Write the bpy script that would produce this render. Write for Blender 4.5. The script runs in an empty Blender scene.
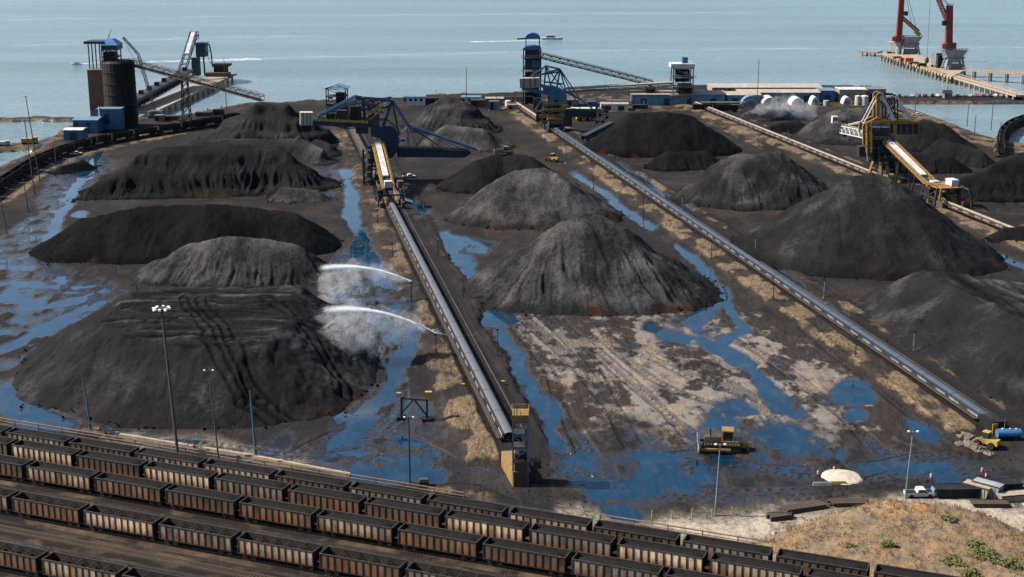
import bpy, math, random
import numpy as np
from mathutils import Vector
R = math.radians
random.seed(11)
scene = bpy.context.scene
col = scene.collection

# ---------------------------------------------------------------- camera
FPX, CAM_H, W_PX, H_PX, HORIZON = 1400.0, 106.0, 1024, 577, -75.0
PITCH = math.atan((H_PX/2-HORIZON)/FPX)
cam = bpy.data.cameras.new('camera')
cam.sensor_width = 36.0
cam.lens = 36.0*FPX/W_PX
cam.clip_start, cam.clip_end = 1.0, 60000.0
camo = bpy.data.objects.new('camera', cam)
col.objects.link(camo)
camo.location = (0, 0, CAM_H)
camo.rotation_euler = (math.pi/2-PITCH, 0, 0)
scene.camera = camo

# ---------------------------------------------------------------- sky, sun, exposure
SUN_EL = R(43)
SUN_AZ = math.atan2(-1.0, 0.06)            # compass style: x = sin, y = cos (from the left, a little behind the viewer)
world = bpy.data.worlds.new('World')
scene.world = world
world.use_nodes = True
wn = world.node_tree.nodes
bg = wn['Background']
sky = wn.new('ShaderNodeTexSky')
sky.sky_type = 'NISHITA'
sky.sun_disc = False
sky.sun_elevation = SUN_EL
sky.sun_rotation = SUN_AZ
sky.altitude = 50
sky.air_density, sky.dust_density, sky.ozone_density = 1.0, 2.2, 4.0
world.node_tree.links.new(sky.outputs[0], bg.inputs[0])
bg.inputs[1].default_value = 0.078
sl = bpy.data.lights.new('sun', 'SUN')
sl.energy, sl.angle, sl.color = 5.0, R(0.5), (1.0, 0.93, 0.82)
so = bpy.data.objects.new('sun', sl)
col.objects.link(so)
sdir = Vector((math.sin(SUN_AZ)*math.cos(SUN_EL), math.cos(SUN_AZ)*math.cos(SUN_EL), math.sin(SUN_EL)))
so.rotation_euler = sdir.to_track_quat('Z', 'Y').to_euler()
so.location = (-300, -100, 400)
vs = scene.view_settings
vs.view_transform, vs.look, vs.exposure, vs.gamma = 'Standard', 'None', 1.3, 1.0
vs.use_curve_mapping = False

# ---------------------------------------------------------------- survey: photograph bearings to places on the ground
def ray(px, py):
    a, b = (px-W_PX/2)/FPX, (py-H_PX/2)/FPX
    return Vector((a, math.cos(PITCH)-b*math.sin(PITCH), -math.sin(PITCH)-b*math.cos(PITCH)))
def G(px, py, z=0.0):
    d = ray(px, py)
    t = (z-CAM_H)/d.z
    return Vector((d.x*t, d.y*t, z))
def atY(px, py, Y):
    d = ray(px, py)
    t = Y/d.y
    return Vector((d.x*t, Y, CAM_H+d.z*t))
def pix(p):
    v = Vector(p)-Vector((0, 0, CAM_H))
    c, s = math.cos(PITCH), math.sin(PITCH)
    depth = v.y*c-v.z*s
    up = v.y*s+v.z*c
    return (W_PX/2+FPX*v.x/depth, H_PX/2-FPX*up/depth, depth)
class Upright:
    """an upright plane through a ground point, used to read heights off a side view"""
    def __init__(s, o, d):
        s.o = Vector((o[0], o[1], 0)); s.d = Vector((d[0], d[1], 0)).normalized()
        s.n = Vector((-s.d.y, s.d.x, 0))
        if s.n.y > 0: s.n = -s.n                     # n points to the viewer's side
    def __call__(s, px, py, off=0.0):
        r = ray(px, py); c = Vector((0, 0, CAM_H))
        t = (s.o-c).dot(s.n)/r.dot(s.n)
        return c+r*t+s.n*off
def height(px, yb, yt):
    g = G(px, yb)
    return atY(px, yt, g.y).z
VPX = 250.0
YARD = Vector(((VPX-512)/FPX, ray(512, HORIZON).y, 0)).normalized()       # the way the yard conveyors run, away from the viewer
YARD_R = Vector((YARD.y, -YARD.x, 0))                                      # to their right
RAIL = Vector(((-3150-512)/FPX, ray(512, HORIZON).y, 0)).normalized()      # the way the rail tracks run, to the left and away
RAIL_N = Vector((RAIL.y, -RAIL.x, 0))
if RAIL_N.y < 0: RAIL_N = -RAIL_N                                          # away from the viewer

# ---------------------------------------------------------------- noise for shaping the ground and piles
_rs = np.random.RandomState(5)
_T = _rs.rand(256, 256)
def vnoise(x, y):
    xi = np.floor(x).astype(int); yi = np.floor(y).astype(int)
    fx = x-xi; fy = y-yi
    fx = fx*fx*(3-2*fx); fy = fy*fy*(3-2*fy)
    a = _T[xi & 255, yi & 255]; b = _T[(xi+1) & 255, yi & 255]
    c = _T[xi & 255, (yi+1) & 255]; d = _T[(xi+1) & 255, (yi+1) & 255]
    return (a*(1-fx)+b*fx)*(1-fy)+(c*(1-fx)+d*fx)*fy
def fbm(x, y, o=4):
    s = 0; a = 0.5; t = 0
    for k in range(o):
        s = s+a*vnoise(x+17.3*k, y+9.1*k); t += a
        x = x*2.03; y = y*2.03; a *= 0.5
    return s/t
def smooth(a, b, x):
    t = np.clip((x-a)/(b-a), 0, 1)
    return t*t*(3-2*t)
def seg_dist(X, Y, a, b):
    dx, dy = b[0]-a[0], b[1]-a[1]
    L = dx*dx+dy*dy+1e-9
    t = np.clip(((X-a[0])*dx+(Y-a[1])*dy)/L, 0, 1)
    cx, cy = a[0]+t*dx, a[1]+t*dy
    return np.hypot(X-cx, Y-cy), t, cx, cy
def poly_sdf(X, Y, P):
    """signed distance, positive inside"""
    d = np.full(X.shape, 1e9); ins = np.zeros(X.shape, bool)
    n = len(P)
    for i in range(n):
        a, b = P[i], P[(i+1) % n]
        d = np.minimum(d, seg_dist(X, Y, a, b)[0])
        cond = ((a[1] > Y) != (b[1] > Y))
        ins ^= cond & (X < (b[0]-a[0])*(Y-a[1])/(b[1]-a[1]+1e-12)+a[0])
    return np.where(ins, d, -d)

# ---------------------------------------------------------------- mesh building
class MB:
    def __init__(s): s.v = []; s.f = []
    def add(s, vs_, fs_):
        n = len(s.v)
        s.v.extend(tuple(v) for v in vs_); s.f.extend(tuple(i+n for i in f) for f in fs_)
        return s
    def hexa(s, c8):
        return s.add(c8, [(0,3,2,1),(4,5,6,7),(0,1,5,4),(1,2,6,5),(2,3,7,6),(3,0,4,7)])
    def box(s, x0, y0, z0, x1, y1, z1):
        return s.hexa([(x0,y0,z0),(x1,y0,z0),(x1,y1,z0),(x0,y1,z0),(x0,y0,z1),(x1,y0,z1),(x1,y1,z1),(x0,y1,z1)])
    def rbox(s, c, sx, sy, sz, d=(1,0)):
        """box standing on c (centre of its foot), long side along d"""
        d = Vector((d[0], d[1], 0)).normalized(); n = Vector((-d.y, d.x, 0)); c = Vector(c)
        q = [c+d*(a*sx/2)+n*(b*sy/2)+Vector((0,0,z)) for z in (0, sz) for a, b in ((-1,-1),(1,-1),(1,1),(-1,1))]
        return s.hexa(q)
    def beam(s, p, q, w=0.4, h=None):
        p, q = Vector(p), Vector(q); h = h or w
        d = (q-p)
        if d.length < 1e-6: return s
        d.normalize()
        up = Vector((0,0,1)) if abs(d.z) < 0.95 else Vector((0,1,0))
        a = d.cross(up).normalized(); b = a.cross(d).normalized()
        a *= w/2; b *= h/2
        return s.hexa([p-a-b, p+a-b, p+a+b, p-a+b, q-a-b, q+a-b, q+a+b, q-a+b])
    def tube(s, p, q, r, r2=None, n=8, caps=True):
        p, q = Vector(p), Vector(q); r2 = r if r2 is None else r2
        d = (q-p).normalized()
        up = Vector((0,0,1)) if abs(d.z) < 0.95 else Vector((0,1,0))
        a = d.cross(up).normalized(); b = a.cross(d)
        vs_ = []
        for c, rr in ((p, r), (q, r2)):
            for k in range(n):
                t = 2*math.pi*k/n
                vs_.append(c+a*(rr*math.cos(t))+b*(rr*math.sin(t)))
        fs = [(k, (k+1) % n, n+(k+1) % n, n+k) for k in range(n)]
        if caps: fs += [tuple(range(n-1, -1, -1)), tuple(range(n, 2*n))]
        return s.add(vs_, fs)
    def path(s, pts, r, n=6):
        for a, b in zip(pts[:-1], pts[1:]): s.tube(a, b, r, n=n)
        return s
    def lathe(s, c, prof, n=20):
        c = Vector(c); vs_ = []; fs = []
        for r, z in prof:
            for k in range(n):
                t = 2*math.pi*k/n
                vs_.append((c.x+r*math.cos(t), c.y+r*math.sin(t), c.z+z))
        for i in range(len(prof)-1):
            for k in range(n):
                fs.append((i*n+k, i*n+(k+1) % n, (i+1)*n+(k+1) % n, (i+1)*n+k))
        fs.append(tuple(range(n-1, -1, -1))); fs.append(tuple(range((len(prof)-1)*n, len(prof)*n)))
        return s.add(vs_, fs)
    def prism(s, pts, off):
        """flat outline pts pushed along off"""
        off = Vector(off); n = len(pts)
        vs_ = [Vector(p) for p in pts]+[Vector(p)+off for p in pts]
        return s.add(vs_, [tuple(range(n-1,-1,-1)), tuple(range(n, 2*n))]+[(k, (k+1) % n, n+(k+1) % n, n+k) for k in range(n)])
    def truss(s, p, q, w, h, n, t=0.25, side=None):
        """box girder of chords, posts and diagonals; p, q on the bottom centre line"""
        p, q = Vector(p), Vector(q); d = (q-p).normalized()
        sd = Vector((d.y, -d.x, 0)).normalized()*(w/2) if side is None else Vector(side).normalized()*(w/2)
        up = sd.cross(d).normalized()
        if up.z < 0: up = -up
        up *= h
        for a in (-1, 1):
            s.beam(p+sd*a, q+sd*a, t); s.beam(p+sd*a+up, q+sd*a+up, t)
            for k in range(n):
                u, v = p+(q-p)*(k/n), p+(q-p)*((k+1)/n)
                s.beam(u+sd*a, u+sd*a+up, t*0.7)
                if k % 2: s.beam(u+sd*a, v+sd*a+up, t*0.7)
                else: s.beam(u+sd*a+up, v+sd*a, t*0.7)
            s.beam(q+sd*a, q+sd*a+up, t*0.7)
        for k in range(n+1):
            u = p+(q-p)*(k/n)
            s.beam(u-sd, u+sd, t*0.7); s.beam(u-sd+up, u+sd+up, t*0.7)
        return s
    def rail(s, p, q, h=1.1, step=2.5, r=0.045):
        p, q = Vector(p), Vector(q); n = max(1, int((q-p).length/step)); z = Vector((0,0,1))
        for k in range(n+1):
            u = p+(q-p)*(k/n); s.beam(u, u+z*h, r*2)
        s.beam(p+z*h, q+z*h, r*2); s.beam(p+z*h*0.55, q+z*h*0.55, r*1.6)
        return s
    def build(s, name, mat, parent=None, smooth_=False, loc=None):
        o_ = Vector(parent.location) if (parent is not None and parent.get('_w')) else Vector((0,0,0))
        me = bpy.data.meshes.new(name)
        me.from_pydata([(v[0]-o_.x, v[1]-o_.y, v[2]-o_.z) for v in s.v], [], s.f)
        me.update()
        if smooth_: me.polygons.foreach_set('use_smooth', [True]*len(me.polygons))
        me.materials.append(mat)
        o = bpy.data.objects.new(name, me); col.objects.link(o)
        if parent is not None: o.parent = parent
        if loc is not None: o.location = loc
        return o
def tag(o, label=None, cat=None, group=None, kind=None):
    if label: o['label'] = label
    if cat: o['category'] = cat
    if group: o['group'] = group
    if kind: o['kind'] = kind
    return o
def thing(name, label, cat, loc, group=None, rz=0.0, world_parts=True):
    """an Empty at the foot of a thing; its parts are built in world places when world_parts is set"""
    o = bpy.data.objects.new(name, None); col.objects.link(o)
    o.empty_display_size = 0.5
    o.location = loc; o.rotation_euler = (0, 0, rz)
    if world_parts and rz == 0.0: o['_w'] = 1
    return tag(o, label, cat, group)
def sub(parent_part):
    """lets a part carry world-placed sub-parts"""
    return parent_part
def build_sub(mb, name, mat, part):
    """sub-part authored in world places under a part whose thing sits at root.location"""
    root = part.parent; l = Vector(root.location)
    me = bpy.data.meshes.new(name)
    me.from_pydata([(v[0]-l.x, v[1]-l.y, v[2]-l.z) for v in mb.v], [], mb.f); me.update(); me.materials.append(mat)
    o = bpy.data.objects.new(name, me); col.objects.link(o); o.parent = part
    return o
def copy_tree(o, parent=None):
    c = o.copy(); col.objects.link(c); c.parent = parent
    for ch in list(o.children): copy_tree(ch, c)
    return c
def grid_mesh(name, X, Y, Z, keep=None, attrs=None, mat=None, smooth_=True, origin=(0,0,0)):
    nr, nc = X.shape
    idx = np.arange(nr*nc).reshape(nr, nc)
    q = np.stack([idx[:-1,:-1], idx[:-1,1:], idx[1:,1:], idx[1:,:-1]], -1)
    if keep is not None:
        q = q[keep[:-1,:-1] | keep[:-1,1:] | keep[1:,1:] | keep[1:,:-1]]
    q = q.reshape(-1, 4)
    used = np.zeros(nr*nc, bool); used[q.ravel()] = True
    re = np.cumsum(used)-1
    V = np.stack([X.ravel()-origin[0], Y.ravel()-origin[1], Z.ravel()-origin[2]], -1)[used]
    q = re[q]
    me = bpy.data.meshes.new(name)
    me.vertices.add(len(V)); me.vertices.foreach_set('co', V.ravel())
    me.loops.add(len(q)*4); me.loops.foreach_set('vertex_index', q.ravel())
    me.polygons.add(len(q)); me.polygons.foreach_set('loop_start', np.arange(len(q))*4)
    me.polygons.foreach_set('loop_total', np.full(len(q), 4))
    me.update(calc_edges=True)
    if smooth_: me.polygons.foreach_set('use_smooth', np.ones(len(q), bool))
    for k, a in (attrs or {}).items():
        at = me.attributes.new(k, 'FLOAT', 'POINT')
        at.data.foreach_set('value', a.ravel()[used].astype(np.float32))
    if mat: me.materials.append(mat)
    o = bpy.data.objects.new(name, me); col.objects.link(o); o.location = origin
    return o
ORD = ['first','second','third','fourth','fifth','sixth','seventh','eighth','ninth','tenth','eleventh','twelfth','thirteenth','fourteenth','fifteenth','sixteenth','seventeenth','eighteenth','nineteenth','twentieth']

# ---------------------------------------------------------------- materials
class NT:
    def __init__(s, name):
        s.m = bpy.data.materials.new(name); s.m.use_nodes = True
        s.n = s.m.node_tree.nodes; s.l = s.m.node_tree.links
        s.b = s.n['Principled BSDF']
        s.geo = s.n.new('ShaderNodeNewGeometry')
    def noise(s, scale, detail=4, rough=0.6, stretch=(1,1,1), coord=None, dist=0.0, rot=0.0):
        mp = s.n.new('ShaderNodeMapping'); mp.inputs['Scale'].default_value = stretch
        mp.inputs['Rotation'].default_value = (0, 0, rot)
        mp.vector_type = 'TEXTURE' if False else 'POINT'
        s.l.new(coord or s.geo.outputs['Position'], mp.inputs['Vector'])
        t = s.n.new('ShaderNodeTexNoise')
        t.inputs['Scale'].default_value = scale; t.inputs['Detail'].default_value = detail
        t.inputs['Roughness'].default_value = rough; t.inputs['Distortion'].default_value = dist
        s.l.new(mp.outputs[0], t.inputs['Vector'])
        return t.outputs['Fac']
    def ramp(s, fac, stops):
        r = s.n.new('ShaderNodeValToRGB'); e = r.color_ramp.elements
        while len(e) < len(stops): e.new(0.5)
        for k, (p, c) in enumerate(stops):
            e[k].position = p
            e[k].color = (c, c, c, 1) if isinstance(c, (int, float)) else (*c, 1)
        s.l.new(fac, r.inputs[0]); return r.outputs[0]
    def mix(s, fac, a, b, mode='MIX'):
        m = s.n.new('ShaderNodeMix'); m.data_type = 'RGBA'; m.blend_type = mode
        for sock, v in ((m.inputs[0], fac), (m.inputs[6], a), (m.inputs[7], b)):
            if isinstance(v, (int, float)): sock.default_value = v
            elif isinstance(v, tuple): sock.default_value = (*v, 1)
            else: s.l.new(v, sock)
        return m.outputs[2]
    def math(s, op, a, b=0.0, clamp=False):
        m = s.n.new('ShaderNodeMath'); m.operation = op; m.use_clamp = clamp
        for sock, v in zip(m.inputs, (a, b)):
            if isinstance(v, (int, float)): sock.default_value = v
            else: s.l.new(v, sock)
        return m.outputs[0]
    def attr(s, name):
        a = s.n.new('ShaderNodeAttribute'); a.attribute_name = name; return a.outputs['Fac']
    def objinfo(s):
        return s.n.new('ShaderNodeObjectInfo')
    def bump(s, h, strength=0.5, dist=0.1, normal=None):
        b = s.n.new('ShaderNodeBump'); b.inputs['Strength'].default_value = strength; b.inputs['Distance'].default_value = dist
        s.l.new(h, b.inputs['Height'])
        if normal is not None: s.l.new(normal, b.inputs['Normal'])
        s.l.new(b.outputs[0], s.b.inputs['Normal']); return b.outputs[0]
    def set(s, **kw):
        for k, v in kw.items():
            i = s.b.inputs[k.replace('_', ' ')]
            if isinstance(v, (int, float)): i.default_value = v
            elif isinstance(v, tuple): i.default_value = (*v, 1) if len(v) == 3 else v
            else: s.l.new(v, i)
        return s
def paint(name, c, rough=0.55, dirt=0.45, rust=0.35, metal=0.0, scale=0.35, dirtcol=(0.035,0.03,0.027)):
    """weathered paint: patchy fading, coal grime and rust running down"""
    g_ = (c[0]+c[1]+c[2])/3; c = tuple(0.52*(x*0.82+g_*0.18) for x in c)          # sun-faded, dusty
    t = NT(name)
    streak = t.noise(scale*2.2, 5, 0.65, (1, 1, 0.22))
    blot = t.noise(scale, 5, 0.6)
    base = t.mix(t.ramp(blot, [(0.3, 0.0), (0.75, 1.0)]), tuple(x*0.72 for x in c), tuple(min(1, x*1.18) for x in c))
    base = t.mix(t.math('MULTIPLY', t.ramp(streak, [(0.48, 0.0), (0.7, 1.0)]), dirt), base, dirtcol)
    r2 = t.noise(scale*4.1, 4, 0.7, (1, 1, 0.35))
    base = t.mix(t.math('MULTIPLY', t.ramp(r2, [(0.58, 0.0), (0.68, 1.0)]), rust), base, (0.16, 0.06, 0.025))
    t.set(Base_Color=base, Roughness=rough, Metallic=metal); t.b.inputs['Specular IOR Level'].default_value = 0.25
    return t.m
M = {}
M['steel_dark'] = paint('dark_steel', (0.035,0.035,0.04), 0.6, 0.4, 0.5)
M['steel_brown'] = paint('rusty_steel', (0.10,0.065,0.045), 0.7, 0.6, 0.6)
M['black'] = paint('black_steel', (0.012,0.012,0.014), 0.6, 0.3, 0.25)
M['navy'] = paint('navy_paint', (0.018,0.05,0.095), 0.5, 0.35, 0.12)
M['blue'] = paint('blue_paint', (0.045,0.17,0.33), 0.5, 0.3, 0.12)
M['roofblue'] = paint('blue_roof_paint', (0.03,0.19,0.45), 0.45, 0.2, 0.08)
M['paleblue'] = paint('pale_blue_cladding', (0.13,0.29,0.42), 0.6, 0.3, 0.12)
M['yellow'] = paint('yellow_paint', (0.42,0.235,0.04), 0.55, 0.7, 0.6, scale=0.8)
M['cleanyellow'] = paint('bright_yellow_paint', (0.62,0.40,0.03), 0.45, 0.2, 0.2, scale=0.9)
M['white'] = paint('white_paint', (0.72,0.72,0.70), 0.5, 0.2, 0.1)
M['offwhite'] = paint('stained_white_paint', (0.62,0.57,0.48), 0.6, 0.25, 0.75, scale=0.5)
M['beige'] = paint('beige_cladding', (0.46,0.36,0.25), 0.65, 0.3, 0.3)
M['grey'] = paint('grey_steel', (0.22,0.23,0.24), 0.6, 0.35, 0.2)
M['palegrey'] = paint('pale_grey_steel', (0.38,0.40,0.42), 0.55, 0.4, 0.2)
M['greyblue'] = paint('grey_blue_paint', (0.20,0.26,0.31), 0.5, 0.3, 0.1)
M['red'] = paint('red_crane_paint', (0.30,0.035,0.028), 0.5, 0.25, 0.08)
M['salmon'] = paint('faded_red_paint', (0.52,0.10,0.07), 0.5, 0.2, 0.08)
M['concrete'] = paint('concrete', (0.36,0.31,0.25), 0.85, 0.5, 0.15)
M['sandconcrete'] = paint('sandy_concrete', (0.46,0.36,0.24), 0.9, 0.3, 0.1)
M['silo'] = paint('stained_silo_steel', (0.012,0.011,0.011), 0.75, 0.5, 0.22, scale=0.12)
M['silo_rust'] = paint('rusty_silo_panel', (0.22,0.10,0.04), 0.75, 0.4, 0.5, scale=0.12)
M['roof_tan'] = paint('tan_roof', (0.50,0.42,0.33), 0.8, 0.25, 0.2)
M['wood'] = paint('weathered_timber', (0.11,0.075,0.05), 0.85, 0.5, 0.2)
M['orange'] = paint('orange_plastic', (0.65,0.14,0.03), 0.5, 0.15, 0.0)
M['poleblue'] = paint('blue_pole_paint', (0.05,0.17,0.24), 0.5, 0.25, 0.2)
M['polebrown'] = paint('brown_pole_timber', (0.13,0.095,0.075), 0.8, 0.4, 0.1)
def plain(name, c, rough, **kw):
    t = NT(name); n = t.noise(1.7, 3)
    t.b.inputs['Specular IOR Level'].default_value = 0.5 if rough < 0.5 else 0.15
    t.set(Base_Color=t.mix(n, tuple(x*0.7 for x in c), tuple(min(1,x*1.2) for x in c)), Roughness=rough, **kw); return t.m
M['glass'] = plain('window_glass', (0.015,0.025,0.03), 0.08)
M['rubber'] = plain('tyre_rubber', (0.015,0.014,0.013), 0.85)
M['belt'] = plain('conveyor_belt_rubber', (0.03,0.03,0.033), 0.55)
M['railsteel'] = plain('rail_steel', (0.20,0.15,0.12), 0.4, Metallic=0.7)
M['sleeper'] = plain('timber_sleeper', (0.06,0.045,0.035), 0.9)
M['beltcover'] = plain('galvanised_belt_cover', (0.080,0.086,0.094), 0.5)
M['darkcover'] = plain('dark_belt_cover', (0.045,0.055,0.068), 0.5)
M['lamp'] = plain('lamp_housing', (0.75,0.74,0.70), 0.4)
# ================================================================ terrain
def uv(p): return (p.x*YARD.x+p.y*YARD.y, p.x*YARD_R.x+p.y*YARD_R.y)
def yard(u, v, z=0.0): return YARD*u+YARD_R*v+Vector((0,0,z))
U_A0, V_A = uv(G(511, 449)); U_B0, V_B = uv(G(985, 426)); U_C0, V_C = uv(G(1024, 240))
U_A1 = uv(G(350, 125))[0]; U_B1 = uv(G(517, 107))[0]; U_C1 = uv(G(690, 101))[0]
U_C0 -= 140
gp = lambda L: [tuple(G(x, y).xy) for x, y in L]
LAND = gp([(-60,176),(0,164),(18,155),(30,148),(48,138),(56,128),(72,122),(90,118),(130,117),(160,114),(190,113),(235,104),(300,100),
           (400,97),(430,93),(500,91),(640,87),(720,83),(830,83),(884,87),(893,103),(905,106),(930,113),(965,125),(985,133),(1000,138),(1030,143),(1200,150)]) \
       + [(1500,700),(1500,-500),(-1500,-500),(-1500,420)]
CAUSEWAY = gp([(880,95.5),(1024,94.5),(1300,93),(1300,102),(1024,102.5),(880,103)])
SPIT = gp([(-120,142.5),(0,142),(35,140.5),(60,132),(66,136),(40,148),(15,149),(0,150),(-120,152)])
BREAK = gp([(-200,117.5),(0,117),(95,114.5),(95,119.5),(0,121),(-200,122)])

t1 = np.linspace(-0.40, 0.40, 600)
t_out = 0.40*np.power(1.13, np.arange(1, 28))
T = np.concatenate([-t_out[::-1], t1, t_out])
ys_px = np.linspace(600, 88, 520)
Yn = np.array([G(512, y).y for y in ys_px])
Yn = np.concatenate([[-450, -250, -100, 0, 60, 110, 150, 180], Yn, Yn[-1]+np.array([15, 40, 90, 200, 400])])
GX = T[None, :]*np.maximum(Yn, 150.0)[:, None]
GY = np.repeat(Yn[:, None], len(T), 1)
GU = GX*YARD.x+GY*YARD.y; GV = GX*YARD_R.x+GY*YARD_R.y
n_lo = fbm(GX/22, GY/22, 4); n_mid = fbm(GX/6+40, GY/9+11, 4); n_hi = fbm(GX/2.2, GY/3.0, 3)
n_str = fbm(GV/1.6+5, GU/40, 3); n_lat = fbm(GX/26+3, GY/5+8, 4)
Z = 0.30+0.26*(n_lo-0.5)+0.16*(n_mid-0.5)+0.10*(n_hi-0.5)
tan = np.zeros_like(Z); pale = np.zeros_like(Z); dust = np.clip(0.25+1.3*(n_lo-0.4), 0, 1)
SY = 0.33                                   # the yard is walked over in squashed depth for even puddle edges
WX = GX+5.0*(fbm(GX/13+90, GY/20, 4)-0.5)+1.6*(n_hi-0.5)
WY = (GY+16.0*(fbm(GX/13, GY/20+60, 4)-0.5))*SY
def zone(px_poly, soft=1.5):
    P = [(x, y*SY) for x, y in gp(px_poly)]
    xs = [p[0] for p in P]; y_ = [p[1] for p in P]
    m = (WX > min(xs)-8) & (WX < max(xs)+8) & (WY > min(y_)-8) & (WY < max(y_)+8)
    out = np.zeros_like(Z)
    if m.any(): out[m] = smooth(-soft, soft, poly_sdf(WX[m], WY[m], P))
    return out
def stroke(px_pts, wid, soft=1.2):
    P = [(x, y*SY) for x, y in gp(px_pts)]
    d = np.full_like(Z, 1e9)
    for k, (a, b) in enumerate(zip(P[:-1], P[1:])):
        w0, w1 = (wid, wid) if isinstance(wid, (int, float)) else (wid[k], wid[k+1])
        m = (np.abs(WX-(a[0]+b[0])/2) < abs(a[0]-b[0])/2+14) & (np.abs(WY-(a[1]+b[1])/2) < abs(a[1]-b[1])/2+14)
        if m.any():
            dd, t, _, _ = seg_dist(WX[m], WY[m], a, b)
            d[m] = np.minimum(d[m], dd-(w0+(w1-w0)*t))
    return smooth(soft, -soft, d)
def ell(cx, cy, rx, ry, soft=1.0):
    return zone([(cx+rx*math.cos(k*0.524), cy+ry*math.sin(k*0.524)) for k in range(12)], soft)
# beds and berms of the three yard conveyors
for v0, u0, u1, kind in ((V_A, U_A0-6, U_A1+60, 0), (V_B, U_B0-3, U_B1+30, 1), (V_C, U_C0, U_C1+5, 2)):
    dv = GV-v0+1.6*(fbm(GU/9+v0, GV/30, 3)-0.5); on = smooth(u0-3, u0+1.5, GU)*smooth(u1+6, u1, GU)
    lb = smooth(-12.5, -9, dv)*smooth(-2.6, -4.5, dv); bed = smooth(-4.4, -3.4, dv)*smooth(9, 7.5, dv); rb = smooth(7, 8.5, dv)*smooth(13.5, 11, dv)
    Z = Z+on*(lb*(0.9+0.7*(n_mid-0.5))+bed*0.55+rb*(0.7+0.6*(n_mid-0.5)))
    tan = np.maximum(tan, on*np.maximum(lb*(0.35+1.3*smooth(0.36, 0.6, n_mid))*(0.55+0.45*smooth(U_A0+70, U_A0+10, GU) if kind == 0 else 1.0), rb*(0.5 if kind == 0 else 0.95)*smooth(0.35, 0.65, n_mid)))
    dust = np.clip(dust+on*bed*0.35-on*lb*0.3, 0, 1)
# standing water: the low places
deep = np.zeros_like(Z); patchy = np.zeros_like(Z)
for P in ([(-30,382),(12,384),(40,402),(78,424),(66,430),(20,424),(-30,412)], [(538,405),(552,408),(560,425),(569,440),(566,452),(552,446),(543,428)],
          [(606,498),(630,497),(650,507),(640,514),(618,513)], [(748,362),(770,378),(790,402),(803,412),(790,417),(765,410),(758,392)],
          [(760,430),(785,424),(815,432),(842,448),(838,460),(808,456),(780,444)], [(906,413),(918,416),(942,432),(940,442),(925,440),(910,428)],
          [(566,452),(590,456),(600,468),(575,470)], [(655,478),(700,474),(720,482),(690,488)],
          [(575,482),(625,484),(648,490),(600,492)], [(345,189),(357,190),(361,215),(352,218),(345,205)], [(352,229),(364,231),(370,246),(362,262),(352,250)],
          [(436,233),(470,236),(494,246),(486,254),(452,250)], [(450,256),(470,254),(474,276),(462,274)], [(466,281),(482,283),(482,293),(468,292)],
          [(336,170),(352,170),(352,178),(340,178)], [(700,405),(735,398),(748,410),(730,425),(700,424)]):
    deep = np.maximum(deep, zone(P))
for a in ((851,392,25,11), (852,412,15,6.5), (498,319,21,10), (80,216,7,5), (318,148,8,3), (78,168,6,4)): deep = np.maximum(deep, ell(*a))
for P, w in (([(676,247),(700,264),(716,284),(722,298),(708,312),(690,322)], [1.5,2.2,2.2,1.8,2,2]), ([(648,328),(668,336),(700,338),(728,350),(748,364)], [1.5,1.5,1.6,2,2.4]),
             ([(722,298),(735,315),(741,328),(720,338)], 1.2), ([(498,328),(508,342),(520,358),(530,385),(545,410)], [1.2,1.6,1.6,1.4,1.5]),
             ([(572,172),(600,191),(625,211),(648,226)], [1.2,1.6,2.2,2.0]), ([(618,163),(650,185),(690,212)], 1.4), ([(738,243),(770,268),(805,292),(842,314)], [1.4,1.8,2.0,1.6]),
             ([(985,250),(1030,268)], 1.8), ([(446,236),(452,250),(462,268),(474,286),(486,302),(498,316)], [2.2,2.0,1.8,1.8,1.8,2.2]), ([(500,330),(512,348),(522,366),(534,392),(548,414)], [2.0,2.0,1.8,1.8,1.8]), ([(346,180),(350,200),(356,222),(362,245),(372,262),(392,290)], [1.4,2.4,2.2,2.4,2.4,1.6]), ([(330,440),(360,420),(388,392),(405,362),(410,330)], [0.9,1.2,1.4,1.6,1.4]), ([(100,155),(88,172),(72,196),(58,222),(40,250)], [1.2,1.4,1.2,1.4,1.2]), ([(0,300),(40,306),(80,300)], 1.6), ([(4,348),(40,330),(88,310)], 1.6), ([(935,480),(980,484)], 1.4), ([(478,292),(488,304)], 1.3), ([(395,190),(410,204),(425,212)], 1.5), ([(360,470),(400,468),(440,478)], 1.3)):
    deep = np.maximum(deep, stroke(P, w))
for P, k in (([(60,158),(104,152),(112,166),(88,190),(64,206),(60,232),(30,262),(0,290),(-40,290),(-40,262),(0,238),(30,214),(48,186)], 0.62),
             ([(-40,262),(40,262),(96,278),(118,296),(98,312),(62,342),(20,366),(-40,376)], 0.84), ([(345,250),(380,262),(410,300),(425,330),(414,368),(402,388),(380,412),(352,428),(334,442),(322,420),(350,396),(372,370),(366,330),(330,300),(320,270)], 0.78),
             ([(322,440),(345,415),(400,400),(452,404),(458,430),(445,452),(430,470),(345,482),(300,470)], 0.55), ([(250,448),(285,430),(300,455),(280,468)], 0.6), ([(60,425),(140,436),(250,452),(250,466),(60,440)], 0.5),
             ([(540,410),(565,430),(600,432),(690,425),(735,420),(790,420),(850,440),(890,462),(870,478),(760,492),(680,498),(600,492),(560,480)], 0.60),
             ([(640,322),(690,310),(745,330),(765,370),(740,372),(700,350),(650,342)], 0.42), ([(860,440),(960,460),(1000,480),(960,492),(860,486)], 0.8), ([(400,205),(430,205),(440,225),(410,222)], 0.7),
             ([(230,170),(330,165),(345,185),(330,200)], 0.4), ([(1000,170),(1060,190),(1060,215),(990,212)], 0.4)):
    patchy = np.maximum(patchy, k*zone(P, 2.5))
isl = fbm(GX/3.2+31, GY/7.5+2, 4)
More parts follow.
